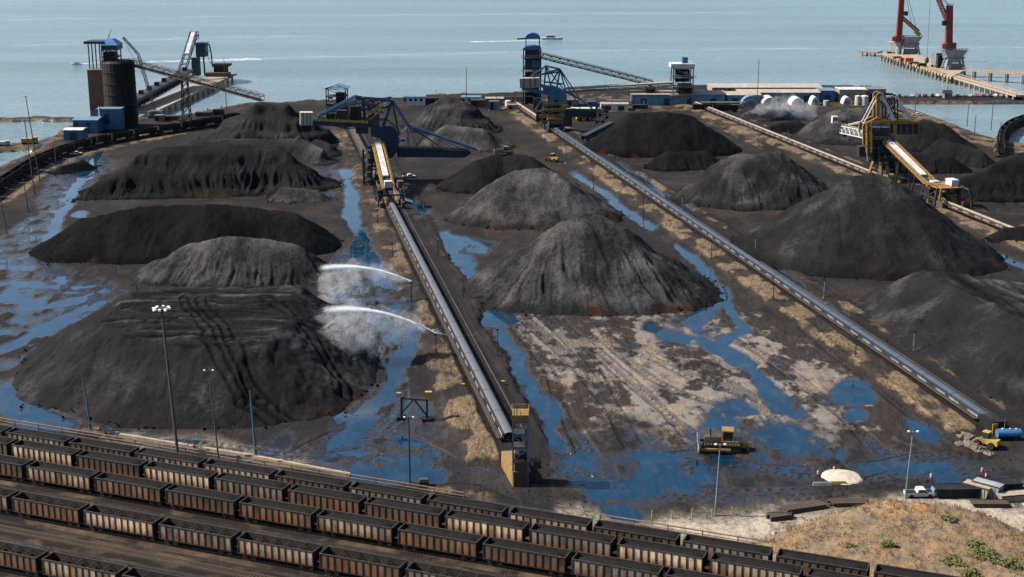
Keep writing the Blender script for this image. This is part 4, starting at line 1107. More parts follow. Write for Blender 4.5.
# pier
def pier(label, p, q, w, z, pile_step, mat='concrete', skew=None):
    p, q = Vector(p), Vector(q); d = (q-p).normalized(); n = Vector((-d.y, d.x, 0))
    root = thing('pier', label, 'pier', (p.x, p.y, 0))
    MB().beam(Vector((p.x,p.y,z-0.6)), Vector((q.x,q.y,z-0.6)), w, 1.2).build('deck', M[mat], root)
    L = (q-p).length; k = pile_step/2; pm = None
    for s in (-1, 1):
        x = pile_step/2
        while x < L:
            c = p+d*x+n*(s*(w/2-0.6))
            if pm is None: pm = MB().tube((0,0,-7), (0,0,z-1.2), 0.75, n=8).build('pile', M[mat]); o = pm
            else: o = pm.copy(); col.objects.link(o)
            o.parent = root; o.location = (c.x-p.x, c.y-p.y, 0)
            x += pile_step
    return root
pA, pB = G(140, 112, 3), G(226, 73, 3)
pier('sandy concrete loading pier running out behind the silo', pA, pB, 16, 3.0, 14, 'sandconcrete')
dP = (pB-pA).normalized(); nP = Vector((-dP.y, dP.x, 0))
if nP.x > 0: nP = -nP
q0 = pA+nP*6; q1 = pA+(pB-pA)*0.62+nP*6
gallery('pier_gallery', 'dark covered conveyor gallery with roof vents rising along the left pier', (q0.x,q0.y,4.5), (q1.x,q1.y,9.0), 7, 4.5, 'steel_dark', 'steel_dark', 14)
gr = [o for o in bpy.data.objects if o.name == 'pier_gallery'][0]
for k in range(8):
    c = Vector((q0.x,q0.y,10.1))+(Vector((q1.x,q1.y,14.6))-Vector((q0.x,q0.y,10.1)))*((k+0.5)/8)
    MB().box(c.x-1.2, c.y-1.6, c.z-1.0, c.x+1.2, c.y+1.6, c.z+1.6).build('roof_vent', M['black'], gr)
Yl = G(203, 76, 3).y
root = thing('ship_loader', 'dark blue ship loader with white inclined conveyor on the left pier', 'ship loader', (atY(200,76,Yl).x, Yl, 3))
pl, ph = atY(181, 78, Yl-40), atY(194, 36, Yl)
MB().truss(pl, ph, 4.5, 3.2, 9, 0.45).build('incline_truss', M['steel_dark'], root)
up = Vector((0,0,3.6)); MB().beam(pl+(ph-pl)*0.45+up, pl+(ph-pl)*0.97+up, 2.6, 0.5).build('belt_cover', M['white'], root)
framed(root, 190, 196.5, 32, 40, Yl, 6, 2, 'steel_dark', 0.45)
for px in (197, 205):
    for dy in (0, 9):
        a = atY(px, 76, Yl+dy); b = atY(px*0.6+201*0.4, 56, Yl+dy); MB().beam((a.x,a.y,3), b, 1.0).build('leg', M['navy'], root)
m = MB(); fbox(m, 196, 204.5, 44, 57, Yl-1, 11); m.build('machine_house', M['navy'], root)
m = MB(); fbox(m, 195, 205.5, 43, 44, Yl-1.6, 12); m.build('machine_house_roof', M['blue'], root)
m = MB(); fbox(m, 192, 198, 58, 76, Yl, 7); m.build('chute_tower', M['steel_dark'], root)
pts = [atY(204, 46, Yl+3), atY(209, 44, Yl+3), atY(211, 52, Yl+3), atY(212.5, 66, Yl+3)]
m = MB(); [m.beam(a, b, 0.8) for a, b in zip(pts[:-1], pts[1:])]; m.build('spout_arm', M['steel_brown'], root)
m = MB(); m.beam(atY(205, 50, Yl), atY(211, 64, Yl), 0.3); m.beam(atY(205, 56, Yl), atY(210, 50, Yl), 0.3); m.build('arm_brace', M['steel_brown'], root)
m = MB(); fbox(m, 212, 228, 64.5, 67, Yl+2, 14); fbox(m, 214, 226, 67, 76, Yl+5, 8)
fbox(m, 206, 229, 73, 79, Yl-6, 7); m.build('dolphin_platform', M['wood'], root)
# lattice crane beside the silo
Yc = G(155, 118).y; b0 = atY(155, 116, Yc)
root = thing('lattice_crane', 'thin grey lattice crane with folded jib standing behind the silo', 'crane', (b0.x, Yc, 0))
MB().truss((b0.x, Yc, 2.5), atY(137, 54, Yc), 1.5, 1.3, 16, 0.22, side=(0,1,0)).build('boom', M['grey'], root)
MB().truss(atY(137, 54, Yc), atY(122.5, 38, Yc), 1.2, 1.0, 7, 0.2, side=(0,1,0)).build('jib', M['steel_dark'], root)
MB().box(b0.x-2.5, Yc-2, 1.2, b0.x+4.5, Yc+2, 4.2).build('crane_house', M['grey'], root)
for s in (-1, 1): MB().box(b0.x-3.5, Yc+s*1.9-0.5, 0, b0.x+3.5, Yc+s*1.9+0.5, 1.25).build('crawler', M['black'], root)
MB().tube(atY(122.5,38,Yc), (b0.x+4, Yc, 4), 0.08, n=5).build('pendant', M['steel_dark'], root)

# ---- small roofed tower behind the blue stacker
Yt = G(335, 121).y
root = thing('roofed_tower', 'small open steel tower with pale pitched roof behind the blue stacker', 'tower', (atY(335,121,Yt).x, Yt, 0))
framed(root, 327, 345.5, 88.5, 120, Yt, 9, 4, 'navy', 0.55)
a, b = atY(323.5, 88.5, Yt-1), atY(348, 88.5, Yt-1); zr = a.z; zp = atY(336, 83.5, Yt+5).z
MB().prism([(a.x, Yt-1.5, zr), ((a.x+b.x)/2, Yt-1.5, zp), (b.x, Yt-1.5, zr), (b.x, Yt-1.5, zr-0.3), ((a.x+b.x)/2, Yt-1.5, zp-0.4), (a.x, Yt-1.5, zr-0.3)], (0, 12, 0)).build('pitched_roof', M['paleblue'], root)
m = MB(); fbox(m, 336, 344, 93, 103, Yt+2, 5); m.build('drive_house', M['black'], root)
m = MB(); fbox(m, 328, 333, 97, 99, Yt-0.2, 0.2); m.build('sign_board', M['yellow'], root)
m = MB(); fbox(m, 329, 343, 106, 118, Yt+1.5, 6); m.build('chute', M['navy'], root)

# ---- blue transfer tower
Yt = G(532, 106).y
root = thing('transfer_tower', 'tall blue-capped steel transfer tower on the waterfront', 'tower', (atY(532,106,Yt).x, Yt, 0))
framed(root, 523.5, 541, 49, 106, Yt, 11, 6, 'steel_dark', 0.6)
m = MB(); fbox(m, 525, 540, 51, 70, Yt+0.8, 9.5); m.build('upper_cladding', M['navy'], root)
m = MB(); fbox(m, 525, 539.5, 72, 104, Yt+2.2, 6.5); m.build('chute_works', M['black'], root)
m = MB(); fbox(m, 532, 540.6, 60, 78, Yt+0.3, 0.4); m.build('side_cladding', M['blue'], root)
for xl, xr, yt, yb_, dd in ((522.5, 541.5, 46, 49.5, 12), (525, 540.5, 33, 39, 9)):
    a, b = atY(xl, yb_, Yt-0.5), atY(xr, yt, Yt-0.5); pr = []
    for k in range(9):
        th = math.pi*k/8; pr.append(((a.x+b.x)/2-(b.x-a.x)/2*math.cos(th), Yt-0.6, a.z+(b.z-a.z)*math.sin(th)))
    MB().prism(pr, (0, dd, 0)).build('curved_roof', M['roofblue'], root)
for px in (526, 539.5):
    for dy in (0.2, 8):
        a = atY(px, 49, Yt); b = atY(px, 39, Yt); MB().beam((a.x, Yt+dy, a.z), (a.x, Yt+dy, b.z+0.6), 0.5).build('column', M['navy'], root)
a = atY(517, 39, Yt+3); b = atY(526, 38.5, Yt+3); MB().beam(a, b, 0.8).build('hoist_beam', M['steel_dark'], root)
a = atY(526, 43, Yt); b = atY(540, 43, Yt); MB().rail((a.x,Yt+.2,atY(526,49,Yt).z+0.8), (b.x,Yt+.2,atY(526,49,Yt).z+0.8), 1.2, 2, 0.1).build('handrail', M['steel_dark'], root)
for yy in (58, 72, 82, 92):
    a, b = atY(521.5, yy, Yt-1), atY(543, yy, Yt-1); MB().box(a.x, Yt-1.4, a.z, b.x, Yt-0.45, a.z+0.2).rail((a.x,Yt-1.3,a.z+.2), (b.x,Yt-1.3,a.z+.2), 1.2, 2, 0.09).build('walkway', M['greyblue' if yy != 72 else 'yellow'], root)
# ---- white-roofed transfer tower
Y2 = G(683, 106).y
root = thing('transfer_tower', 'open steel transfer tower with white roof and small blue box on top', 'tower', (atY(683,106,Y2).x, Y2, 0))
framed(root, 672.5, 693.5, 68, 106, Y2, 12, 4, 'grey', 0.65)
m = MB(); fbox(m, 671, 695, 64, 68, Y2-0.8, 13.5); rf = m.build('roof', M['white'], root)
m = MB(); fbox(m, 682.5, 688, 57.5, 64, Y2+3, 6); m.build('roof_box', M['blue'], root)
m = MB(); fbox(m, 675.5, 690, 70, 82, Y2+2.5, 6); fbox(m, 678, 692, 84, 104, Y2+2, 7); m.build('chute_works', M['black'], root)
m = MB(); fbox(m, 675, 681, 75, 79, Y2+1.8, 0.4); fbox(m, 684, 688, 71.5, 74, Y2+2.0, 0.3); m.build('duct', M['palegrey'], root)
for yy in (78, 87, 96):
    a, b = atY(669.5, yy, Y2-0.6), atY(696, yy, Y2-0.6); MB().box(a.x, Y2-1.6, a.z, b.x, Y2-0.35, a.z+0.25).rail((a.x,Y2-1.5,a.z+.2), (b.x,Y2-1.5,a.z+.2), 1.2, 2, 0.08).build('walkway', M['palegrey'], root)
# galleries between them
p = atY(541.5, 58.5, Yt+5); q = atY(652, 86, Y2+10)
gallery('truss_gallery', 'dark trussed gallery sloping down right from the blue-capped tower', q, p, 4.0, 2.8, 'steel_dark', 'steel_dark', 26, cover=False)
p = atY(566, 92.5, Y2+6); q = atY(672, 86.5, Y2+6)
gallery('level_gallery', 'beige covered gallery running level into the white-roofed tower', p, q, 4.2, 2.6, 'beige', 'beige', 16, bents=(0.44, 0.6), deck_mat='steel_dark')
root = thing('support_tower', 'dark steel support tower under the beige level gallery', 'support tower', (atY(650,105,Y2+3).x, Y2+3, 0))
framed(root, 646.5, 655, 88, 105, Y2+3, 6, 3, 'steel_dark', 0.6)
m = MB(); fbox(m, 648, 653.5, 90, 97, Y2+4, 4); m.build('drive_house', M['black'], root)

# ================================================================ stackers and reclaimers
def portal(root, uc, v, zdeck, mat_leg, mat_deck, half_u=5.5, half_v=4.2):
    Z_ = Vector((0,0,1))
    for su in (-1, 1):
        for sv in (-1, 1):
            f = yard(uc+su*half_u, v+sv*half_v); t_ = yard(uc+su*half_u*0.55, v+sv*half_v*0.75)
            MB().beam(f+Z_*2.2, t_+Z_*zdeck, 1.1).build('leg', M[mat_leg], root)
            bg_ = MB().rbox(f+Z_*0.95, 5.2, 1.0, 1.2, YARD); bo = bg_.build('bogie', M[mat_leg], root)
            for k in (-1.6, 0, 1.6):
                c = f+YARD*k+Z_*1.15
                build_sub(MB().tube(c-YARD_R*0.35, c+YARD_R*0.35, 0.42, n=10), 'wheel', M['railsteel'], bo)
    m = MB()
    for s in (-1, 1):
        m.beam(yard(uc-half_u, v+s*half_v)+Z_*2.3, yard(uc+half_u, v+s*half_v)+Z_*2.3, 0.8, 0.9)
        m.beam(yard(uc-half_u*0.6, v+s*half_v*0.8)+Z_*(zdeck*0.6), yard(uc+half_u*0.6, v+s*half_v*0.8)+Z_*(zdeck*0.6), 0.5)
        m.beam(yard(uc+s*half_u*0.6, v-half_v*0.8)+Z_*(zdeck*0.62), yard(uc+s*half_u*0.6, v+half_v*0.8)+Z_*(zdeck*0.62), 0.5)
    m.build('portal_beam', M[mat_leg], root)
    c = yard(uc, v)
    MB().rbox(c+Z_*zdeck, 9.5, 8.5, 0.9, YARD).build('portal_deck', M[mat_deck], root)
    MB().lathe(c+Z_*(zdeck+0.9), [(3.4, 0), (3.4, 0.6), (2.9, 0.7), (2.9, 1.8), (3.3, 1.9), (3.3, 2.2)], 20).build('slew_ring', M['black'], root)
    e = c+Z_*(zdeck+0.9)
    rr = MB()
    for s in (-1, 1):
        rr.rail(e+YARD*(s*4.6)-YARD_R*4.1, e+YARD*(s*4.6)+YARD_R*4.1, 1.1, 1.6, 0.06); rr.rail(e-YARD*4.6+YARD_R*(s*4.1), e+YARD*4.6+YARD_R*(s*4.1), 1.1, 1.6, 0.06)
    rr.build('deck_handrail', M['yellow'], root)
def tripper(root, u0, v, L, zt, w=2.6, truss_mat='yellow'):
    Z_ = Vector((0,0,1)); a = yard(u0, v)+Z_*2.2; b = yard(u0+L, v)+Z_*zt
    for s in (-1, 1):
        m = MB(); sd = YARD_R*(s*(w/2+0.55)); n = 12
        m.beam(a+sd, b+sd, 0.35, 0.5); m.beam(a+sd+Z_*1.5, b+sd+Z_*1.5, 0.3)
        for k in range(n):
            p_, q_ = a+(b-a)*(k/n)+sd, a+(b-a)*((k+1)/n)+sd
            m.beam(p_, p_+Z_*1.5, 0.18); m.beam(p_, q_+Z_*1.5, 0.15)
        m.build('side_truss', M[truss_mat], root)
    MB().beam(a+Z_*0.2, b+Z_*0.2, w, 0.2).build('belt', M['belt'], root)
    s0 = 0.40
    for k in range(4):
        p_, q_ = a+(b-a)*(s0+(0.98-s0)*k/4)+Z_*0.9, a+(b-a)*(s0+(0.98-s0)*(k+0.992)/4)+Z_*0.9
        MB().beam(p_, q_, w*0.92, 0.7).build('belt_cover', M['white'], root)
    for f_ in (0.22, 0.45, 0.7, 0.93):
        c = a+(b-a)*f_; m = MB()
        for s in (-1, 1):
            m.beam(Vector((c.x,c.y,1.0))+YARD_R*(s*3.4), c+YARD_R*(s*1.8), 0.45)
        m.beam(Vector((c.x,c.y,c.z*0.5))-YARD_R*2.6, Vector((c.x,c.y,c.z*0.5))+YARD_R*2.6, 0.3)
        m.build('tripper_leg', M['steel_dark'], root)
    r = MB()
    for s in (-1, 1): r.rail(a+YARD_R*(s*(w/2+1.3))+Z_*0.3, b+YARD_R*(s*(w/2+1.3))+Z_*0.3, 1.1, 2.5, 0.05); r.beam(a+YARD_R*(s*(w/2+1.0))+Z_*0.2, b+YARD_R*(s*(w/2+1.0))+Z_*0.2, 0.7, 0.08)
    r.build('walkway', M[truss_mat], root)
    # head end over the belt
    MB().rbox(yard(u0+1, v)+Z_*0.9, 6, 7.5, 0.7, YARD).build('tail_frame', M['steel_brown'], root)
    for s in (-1, 1):
        MB().rbox(yard(u0+1, v+s*4.2)+Z_*0.96, 7, 1.1, 2.4, YARD).build('tail_bogie', M['steel_brown'], root)
    MB().rbox(yard(u0+14, v)+Z_*6.3, 3.2, 3.0, 2.6, YARD).build('drive_box', M['white'], root)
def bucket_wheel(root, c, axis, r=4.0, mat='steel_brown'):
    c = Vector(c); ax = Vector(axis).normalized(); e1 = Vector((0,0,1)); e2 = ax.cross(e1).normalized(); m = MB(); N = 20
    for s in (-0.5, 0.5):
        for k in range(N):
            a0, a1 = 2*math.pi*k/N, 2*math.pi*(k+1)/N
            m.beam(c+ax*s+(e1*math.cos(a0)+e2*math.sin(a0))*r*0.8, c+ax*s+(e1*math.cos(a1)+e2*math.sin(a1))*r*0.8, 0.35)
    for k in range(8):
        a0 = 2*math.pi*k/8; m.beam(c, c+(e1*math.cos(a0)+e2*math.sin(a0))*r*0.8, 0.3)
    m.tube(c-ax*1.0, c+ax*1.0, 0.9, n=12)
    w_ = m.build('bucket_wheel', M[mat], root)
    for k in range(8):
        a0 = 2*math.pi*(k+0.5)/8; d_ = e1*math.cos(a0)+e2*math.sin(a0); t_ = e1*-math.sin(a0)+e2*math.cos(a0)
        p_ = c+d_*r*0.82
        bm = MB().hexa([p_-ax*.8-t_*.6, p_+ax*.8-t_*.6, p_+ax*.8+t_*.6, p_-ax*.8+t_*.6, p_-ax*.7-t_*.4+d_*r*.26, p_+ax*.7-t_*.4+d_*r*.26, p_+ax*.7+t_*.9+d_*r*.2, p_-ax*.7+t_*.9+d_*r*.2])
        build_sub(bm, 'bucket', M['black'], w_)
def lines(root, name, mat, PB, segs, offs, t=0.5):
    for o_ in offs:
        m = MB()
        for (x0, y0, x1, y1) in segs: m.beam(PB(x0, y0, o_), PB(x1, y1, o_), t)
        m.build(name, M[mat], root)
# ---- blue stacker on the centre conveyor
Z_ = Vector((0,0,1))
UA = U_ATRIP+58
cA = yard(UA, V_A)
root = thing('stacker_machine', 'large blue stacker with yellow walkways and boom to the right, on the centre conveyor', 'stacker', cA)
portal(root, UA-1, V_A, 10.0, 'steel_dark', 'steel_brown')
tripper(root, U_ATRIP-4, V_A, 60, 17.0)
PB = Upright(cA, YARD_R)
MB().rbox(cA+Z_*12.9, 8, 9, 3.2, YARD_R).build('slew_deck', M['navy'], root)
hd = [(371,127),(380,125.5),(390,125),(395,127.5),(398,133),(398,144),(396,151),(391,157),(384,157),(383,146),(380,138),(371,135)]
MB().prism([PB(x, y, 3.2) for x, y in hd], PB.n*-6.4).build('chute_hood', M['navy'], root)
MB().prism([PB(x, y, 2.6) for x, y in ((300,112),(312.5,112),(312.5,124.5),(300,124.5))], PB.n*-5.2).build('counterweight', M['offwhite'], root)
for x in (303, 306.5, 310): MB().prism([PB(x-0.35, 111.8, 2.75), PB(x+0.35, 111.8, 2.75), PB(x+0.35, 124.7, 2.75), PB(x-0.35, 124.7, 2.75)], PB.n*-0.12).build('counterweight_rib', M['steel_brown'], root)
for o_ in (-2.3, 2.3):
    MB().beam(PB(312.5, 122.3, o_), PB(372, 124.5, o_), 0.7, 1.9).build('counter_girder', M['navy'], root)
MB().prism([PB(313, 120.4, 2.9), PB(371, 122.6, 2.9), PB(371, 123, 2.9), PB(313, 120.8, 2.9)], PB.n*-5.8).build('counter_deck', M['steel_dark'], root)
for o_ in (-2.9, 2.9):
    n = 14
    for k in range(n):
        xa, xb = 318+(368-318)*k/n, 318+(368-318)*(k+0.88)/n; ya, yb_ = 117.6+2.4*k/n, 117.6+2.4*(k+0.88)/n
        MB().prism([PB(xa, ya, o_), PB(xb, yb_, o_), PB(xb, yb_+2.6, o_), PB(xa, ya+2.6, o_)], PB.n*-0.1).build('railing_panel', M['cleanyellow'], root)
lines(root, 'backstay', 'blue', PB, [(318.5,115.5,354.5,96.5),(318.5,115.5,363,98)], (-2.4, 2.4), 0.55)
lines(root, 'mast_column', 'navy', PB, [(363,98,365.5,126),(354.5,96.5,363,98)], (-2.4, 2.4), 0.8)
lines(root, 'mast_column', 'navy', PB, [(392,100,383,126)], (-2.4, 2.4), 0.8)
lines(root, 'mast_brace', 'palegrey', PB, [(391,100.5,369,119)], (-2.4, 2.4), 0.6)
lines(root, 'top_strut', 'navy', PB, [(363,98,392,100),(364,104,388,107)], (-2.4, 2.4), 0.7)
lines(root, 'fore_leg', 'blue', PB, [(392,100,408,125.5)], (-2.0, 2.0), 1.0)
lines(root, 'forestay', 'blue', PB, [(408,125.5,477,149.5)], (-1.8, 1.8), 0.85)
lines(root, 'inner_stay', 'blue', PB, [(408,125.5,440,147)], (-1.8, 1.8), 0.4)
lines(root, 'boom_strut', 'palegrey', PB, [(408,125.5,408.5,147),(408,125.5,399,134)], (-1.8, 1.8), 0.45)
m = MB()
for x, y in ((363,98),(392,100),(408,125.5),(354.5,96.5),(318.5,115.5),(372,124)): m.beam(PB(x, y, -2.4), PB(x, y, 2.4), 0.6)
m.build('cross_beam', M['navy'], root)
for k, (xa, ya, xb, yb_) in enumerate(((365.5,116,383,104.5),)):
    m = MB(); m.beam(PB(xa,ya,3.1), PB(xb,yb_,3.1), 1.1, 0.25); m.rail(PB(xa,ya,3.6), PB(xb,yb_,3.6), 1.2, 1.2, 0.09).rail(PB(xa,ya,2.7), PB(xb,yb_,2.7), 1.2, 1.2, 0.09)
    m.build('stairway', M['cleanyellow'], root)
MB().truss(PB(328,117.5,-6), PB(394,106,-6), 3.2, 3.0, 14, 0.4).build('feed_truss', M['steel_dark'], root)
MB().beam(PB(328,116.5,-6), PB(394,105,-6), 2.2, 0.3).build('feed_belt', M['belt'], root)
for (x0, y0, x1, y1, mt, d0, d1) in ((326,113,334,120,'black',1.8,-1.6),(336,110,347,120.5,'steel_dark',2.0,-2.0),(350,106,361,121,'black',1.6,-2.2),(368,113,379,126,'steel_brown',2.4,-2.4),(356,124.5,368,133,'steel_dark',1.8,-1.8)):
    MB().prism([PB(x0,y0,d0), PB(x1,y0,d0), PB(x1,y1,d0), PB(x0,y1,d0)], PB.n*(d1-d0)).build('machinery_box', M[mt], root)
lines(root, 'lattice_brace', 'navy', PB, [(365,104,378,118),(378,104,368,122),(383,112,366,110),(392,100,399,134),(385,118,397,128),(336,107.5,340,120),(345,102.5,350,120),(327,111.5,332,119)], (-2.4, 2.4), 0.38)
lines(root, 'underslung_brace', 'navy', PB, [(330,124,345,128),(345,128,372,126),(345,128,345,122)], (-2.3, 2.3), 0.4)
m = MB()
for k in range(5): a_, b_2 = PB(371+k*5.2, 127, 3.3), PB(371+k*5.2, 136+k*3, 3.3); m.beam(a_, b_2, 0.3, 0.25)
m.build('hood_rib', M['navy'], root)
m = MB()
for k in range(7): m.tube(PB(408,125.5,0.6*(k%3-1)), PB(418+k*9, 147+k*0.4, 0.6*(k%3-1)), 0.09, n=5)
m.build('boom_cable', M['steel_dark'], root)
for o_ in (-1.7, 1.7):
    MB().prism([PB(397,147.5,o_), PB(468,149.5,o_), PB(471,153,o_), PB(464,157,o_), PB(398,156.5,o_)], PB.n*-0.3).build('boom_side', M['navy'], root)
MB().prism([PB(397,152,1.4), PB(475,152.5,1.4), PB(475,153,1.4), PB(397,152.5,1.4)], PB.n*-2.8).build('boom_belt', M['belt'], root)
m = MB()
for k in range(12):
    x = 398+6*k; m.beam(PB(x, 156.6, 1.4), PB(x, 156.6, -1.4), 0.3); m.beam(PB(x, 147.6, 1.75), PB(x, 156.6, 1.75), 0.25)
m.build('boom_frame', M['navy'], root)
MB().rail(PB(398,148.2,2.3), PB(468,150,2.3), 1.2, 2.4, 0.09).beam(PB(398,148.4,2.1), PB(468,150.2,2.1), 0.8, 0.1).build('boom_walkway', M['steel_brown'], root)
MB().prism([PB(399,137,4.2), PB(404,137,4.2), PB(404.5,142,4.2), PB(399,142,4.2)], PB.n*-3).build('operator_cab', M['white'], root)
MB().prism([PB(399.6,138,4.32), PB(403.6,138,4.32), PB(404,140,4.32), PB(399.6,140,4.32)], PB.n*-0.1).build('cab_window', M['glass'], root)
MB().beam(PB(400,137,4), PB(398,142,3), 0.3).build('cab_bracket', M['navy'], root)
def tail_portal(root, u, v, zt, mat, dmat):
    for su, sv in ((9,-5.0),(9,5.0),(-3,-5.0),(-3,5.0)):
        MB().beam(yard(u+su, v+sv)+Z_*0.9, yard(u+su*0.9, v+sv*0.85)+Z_*zt, 0.8).build('tail_leg', M[mat], root)
    m = MB()
    for s_ in (-1, 1):
        m.beam(yard(u+9, v+s_*4.8)+Z_*(zt*0.5), yard(u-3, v+s_*4.8)+Z_*(zt*0.5), 0.5); m.beam(yard(u+9, v+s_*4.8)+Z_*1.2, yard(u-3, v+s_*4.4)+Z_*(zt-0.5), 0.35); m.beam(yard(u-3, v+s_*4.8)+Z_*1.2, yard(u+9, v+s_*4.4)+Z_*(zt-0.5), 0.35)
        m.beam(yard(u+(9 if s_ > 0 else -3), v-4.6)+Z_*(zt*0.75), yard(u+(9 if s_ > 0 else -3), v+4.6)+Z_*(zt*0.75), 0.6)
    m.build('tail_brace', M[mat], root)
    for s_ in (-1, 1):
        MB().rbox(yard(u+3, v+s_*4.0)+Z_*zt, 13, 1.6, 0.35, YARD).build('tail_deck', M[dmat], root)
        MB().rail(yard(u-3.4, v+s_*4.7)+Z_*(zt+0.3), yard(u+9.4, v+s_*4.7)+Z_*(zt+0.3), 1.1, 1.8, 0.07).build('tail_handrail', M['yellow'], root)
    MB().rbox(yard(u+1, v+3.9)+Z_*(zt+0.36), 4.5, 2.2, 2.6, YARD).build('switch_house', M['steel_brown'], root)
    MB().rbox(yard(u+5, v-3.9)+Z_*(zt*0.52), 5.0, 2.0, 2.4, YARD).build('winch_box', M['black'], root)
tail_portal(root, U_ATRIP, V_A, 7.5, 'steel_dark', 'steel_brown')
PT = yard(UA-12, V_A-5.2)
for sx in (-1, 1):
    for sy in (-1, 1):
        MB().beam(PT+YARD_R*(sx*1.6)+YARD*(sy*1.8)+Z_*0.5, PT+YARD_R*(sx*1.6)+YARD*(sy*1.8)+Z_*16, 0.5).build('stair_tower_column', M['steel_dark'], root)
m = MB()
for k in range(5):
    for s in (-1, 1):
        m.beam(PT+YARD_R*-1.6+YARD*(s*1.8)+Z_*(0.5+3*k), PT+YARD_R*1.6+YARD*(s*1.8)+Z_*(3.5+3*k), 0.35)
    m.rbox(PT+Z_*(3.4+3*k), 3.4, 3.6, 0.15, YARD_R)
m.build('stair_flight', M['steel_dark'], root)

# ---- yellow stacker reclaimer on the right
UC = U_CTRIP+56; cC = yard(UC, V_C)
root = thing('stacker_machine', 'yellow bucket-wheel stacker with white mast legs, standing on the right conveyor', 'stacker', cC)
portal(root, UC, V_C, 10.0, 'yellow', 'steel_dark')
tripper(root, U_CTRIP-4, V_C, 60, 18.0, 3.0)
PC = Upright(cC, (1, 0))
MB().rbox(cC+Z_*12.9, 8, 9, 4.0, (1,0)).build('slew_deck', M['navy'], root)
MB().prism([PC(x, y, 2.5) for x, y in ((869,127),(888,127),(888,137),(869,137))], PC.n*-5).build('machine_house', M['navy'], root)
lines(root, 'mast_column', 'yellow', PC, [(876,94,876,119),(876,94,880,93)], (-2.6, 2.6), 1.3)
lines(root, 'mast_leg', 'white', PC, [(880,93.5,893,120)], (-2.4, 2.4), 1.2)
lines(root, 'back_leg', 'white', PC, [(895,94.5,908,120.5)], (-2.4, 2.4), 1.0)
lines(root, 'top_strut', 'steel_dark', PC, [(879,93.5,895,94.5),(884,96,884,121),(896,97,896,121)], (-2.4, 2.4), 0.5)
lines(root, 'arch_beam', 'yellow', PC, [(862,124,876,117.5),(876,117.5,893,122),(893,122,893,134),(866,124,866,152),(893,121,916,121.5),(862,124,862,131)], (-3.2, 3.2), 1.2)
lines(root, 'side_post', 'palegrey', PC, [(864,127,866,160),(881,140,887,178)], (3.4,), 0.6)
MB().prism([PC(x, y, 3.0) for x, y in ((894,122.5),(916,122.5),(916,133.5),(894,133.5))], PC.n*-6).build('counterweight', M['steel_dark'], root)
for x in (899, 905, 911): MB().prism([PC(x-0.4, 122.4, 3.15), PC(x+0.4, 122.4, 3.15), PC(x+0.4, 133.7, 3.15), PC(x-0.4, 133.7, 3.15)], PC.n*-0.12).build('counterweight_rib', M['yellow'], root)
MB().prism([PC(x, y, 3.6) for x, y in ((891,121),(917.5,121),(917.5,123),(891,123))], PC.n*-7.2).build('counterweight_frame', M['yellow'], root)
MB().truss(PC(866,150,4.2), PC(866,121,4.2), 2.0, 2.0, 8, 0.3, side=(1,0,0)).build('ladder_tower', M['yellow'], root)
lines(root, 'lattice_brace', 'steel_dark', PC, [(880,100,893,118),(886,96,898,120),(884,121,896,97),(868,126,880,138),(880,126,868,138),(866,140,876,152),(876,140,866,152),(884,136,893,150),(893,134,886,152),(896,110,905,112)], (-2.6, 2.6), 0.4)
for (x0, y0, x1, y1, mt, d0, d1) in ((868,139,886,146,'black',2.6,-2.6),(858,146,869,156,'steel_dark',2.2,-2.0),(872,150,888,160,'black',3,-3),(888,160,900,172,'steel_dark',2.5,-2.5)):
    MB().prism([PC(x0,y0,d0), PC(x1,y0,d0), PC(x1,y1,d0), PC(x0,y1,d0)], PC.n*(d1-d0)).build('machinery_box', M[mt], root)
MB().rail(PC(862,124,3.9), PC(893,121.5,3.9), 1.2, 1.5, 0.09).rail(PC(893,120.6,3.9), PC(917,120.8,3.9), 1.2, 1.5, 0.09).rail(PC(868,138.5,3), PC(887,138.5,3), 1.2, 1.5, 0.09).build('handrail', M['cleanyellow'], root)
tipC = G(842, 162)+Z_*13.5; rtC = PC(874, 139, 1.0)
MB().truss(rtC, tipC, 3.4, 3.2, 14, 0.42).build('boom_truss', M['white'], root)
MB().beam(rtC+Z_*0.5, tipC+Z_*0.5, 2.2, 0.25).build('boom_belt', M['belt'], root)
MB().rail(rtC+Z_*3.2+Vector((-1.6,-0.5,0)), tipC+Z_*3.2+Vector((-1.6,-0.5,0)), 1.2, 2.5, 0.1).build('boom_handrail', M['yellow'], root)
m = MB()
for o_ in (-2, 2): m.tube(PC(863, 122, o_), tipC+Z_*3.4, 0.25, n=6); m.tube(PC(863, 122, o_), rtC+(tipC-rtC)*0.55+Z_*3.3, 0.22, n=6); m.tube(PC(876, 97, o_), PC(863, 122, o_), 0.25, n=6)
m.build('boom_stay', M['white'], root)
axd = (tipC-rtC).normalized(); bucket_wheel(root, tipC+Vector((0.8, 2.5, 2.0)), Vector((axd.y, -axd.x, 0))+Vector((0,-0.6,0)), 4.2)
cb = tipC+Vector((-4.5, 0, 4.5)); MB().rbox(cb, 2.6, 2.8, 3.2, (1,0)).build('operator_cab', M['white'], root)
MB().rbox(cb+Vector((0,-1.45,1.3)), 2.0, 0.12, 1.3, (1,0)).build('cab_window', M['glass'], root)
MB().beam(cb+Z_*0.3, tipC+Z_*1.5, 0.5).build('cab_bracket', M['yellow'], root)
tail_portal(root, U_CTRIP+2, V_C, 8.0, 'steel_dark', 'yellow')
for o_ in (0,):
    a = yard(U_CTRIP+6, V_C-6)+Z_*9; b = yard(U_CTRIP-3, V_C+3)+Z_*8.5
    MB().beam(a, b, 1.4, 0.9).build('service_beam', M['yellow'], root)
    MB().rbox(yard(U_CTRIP, V_C+2)+Z_*8.9, 5, 3, 2.4, YARD).build('electrical_house', M['white'], root)
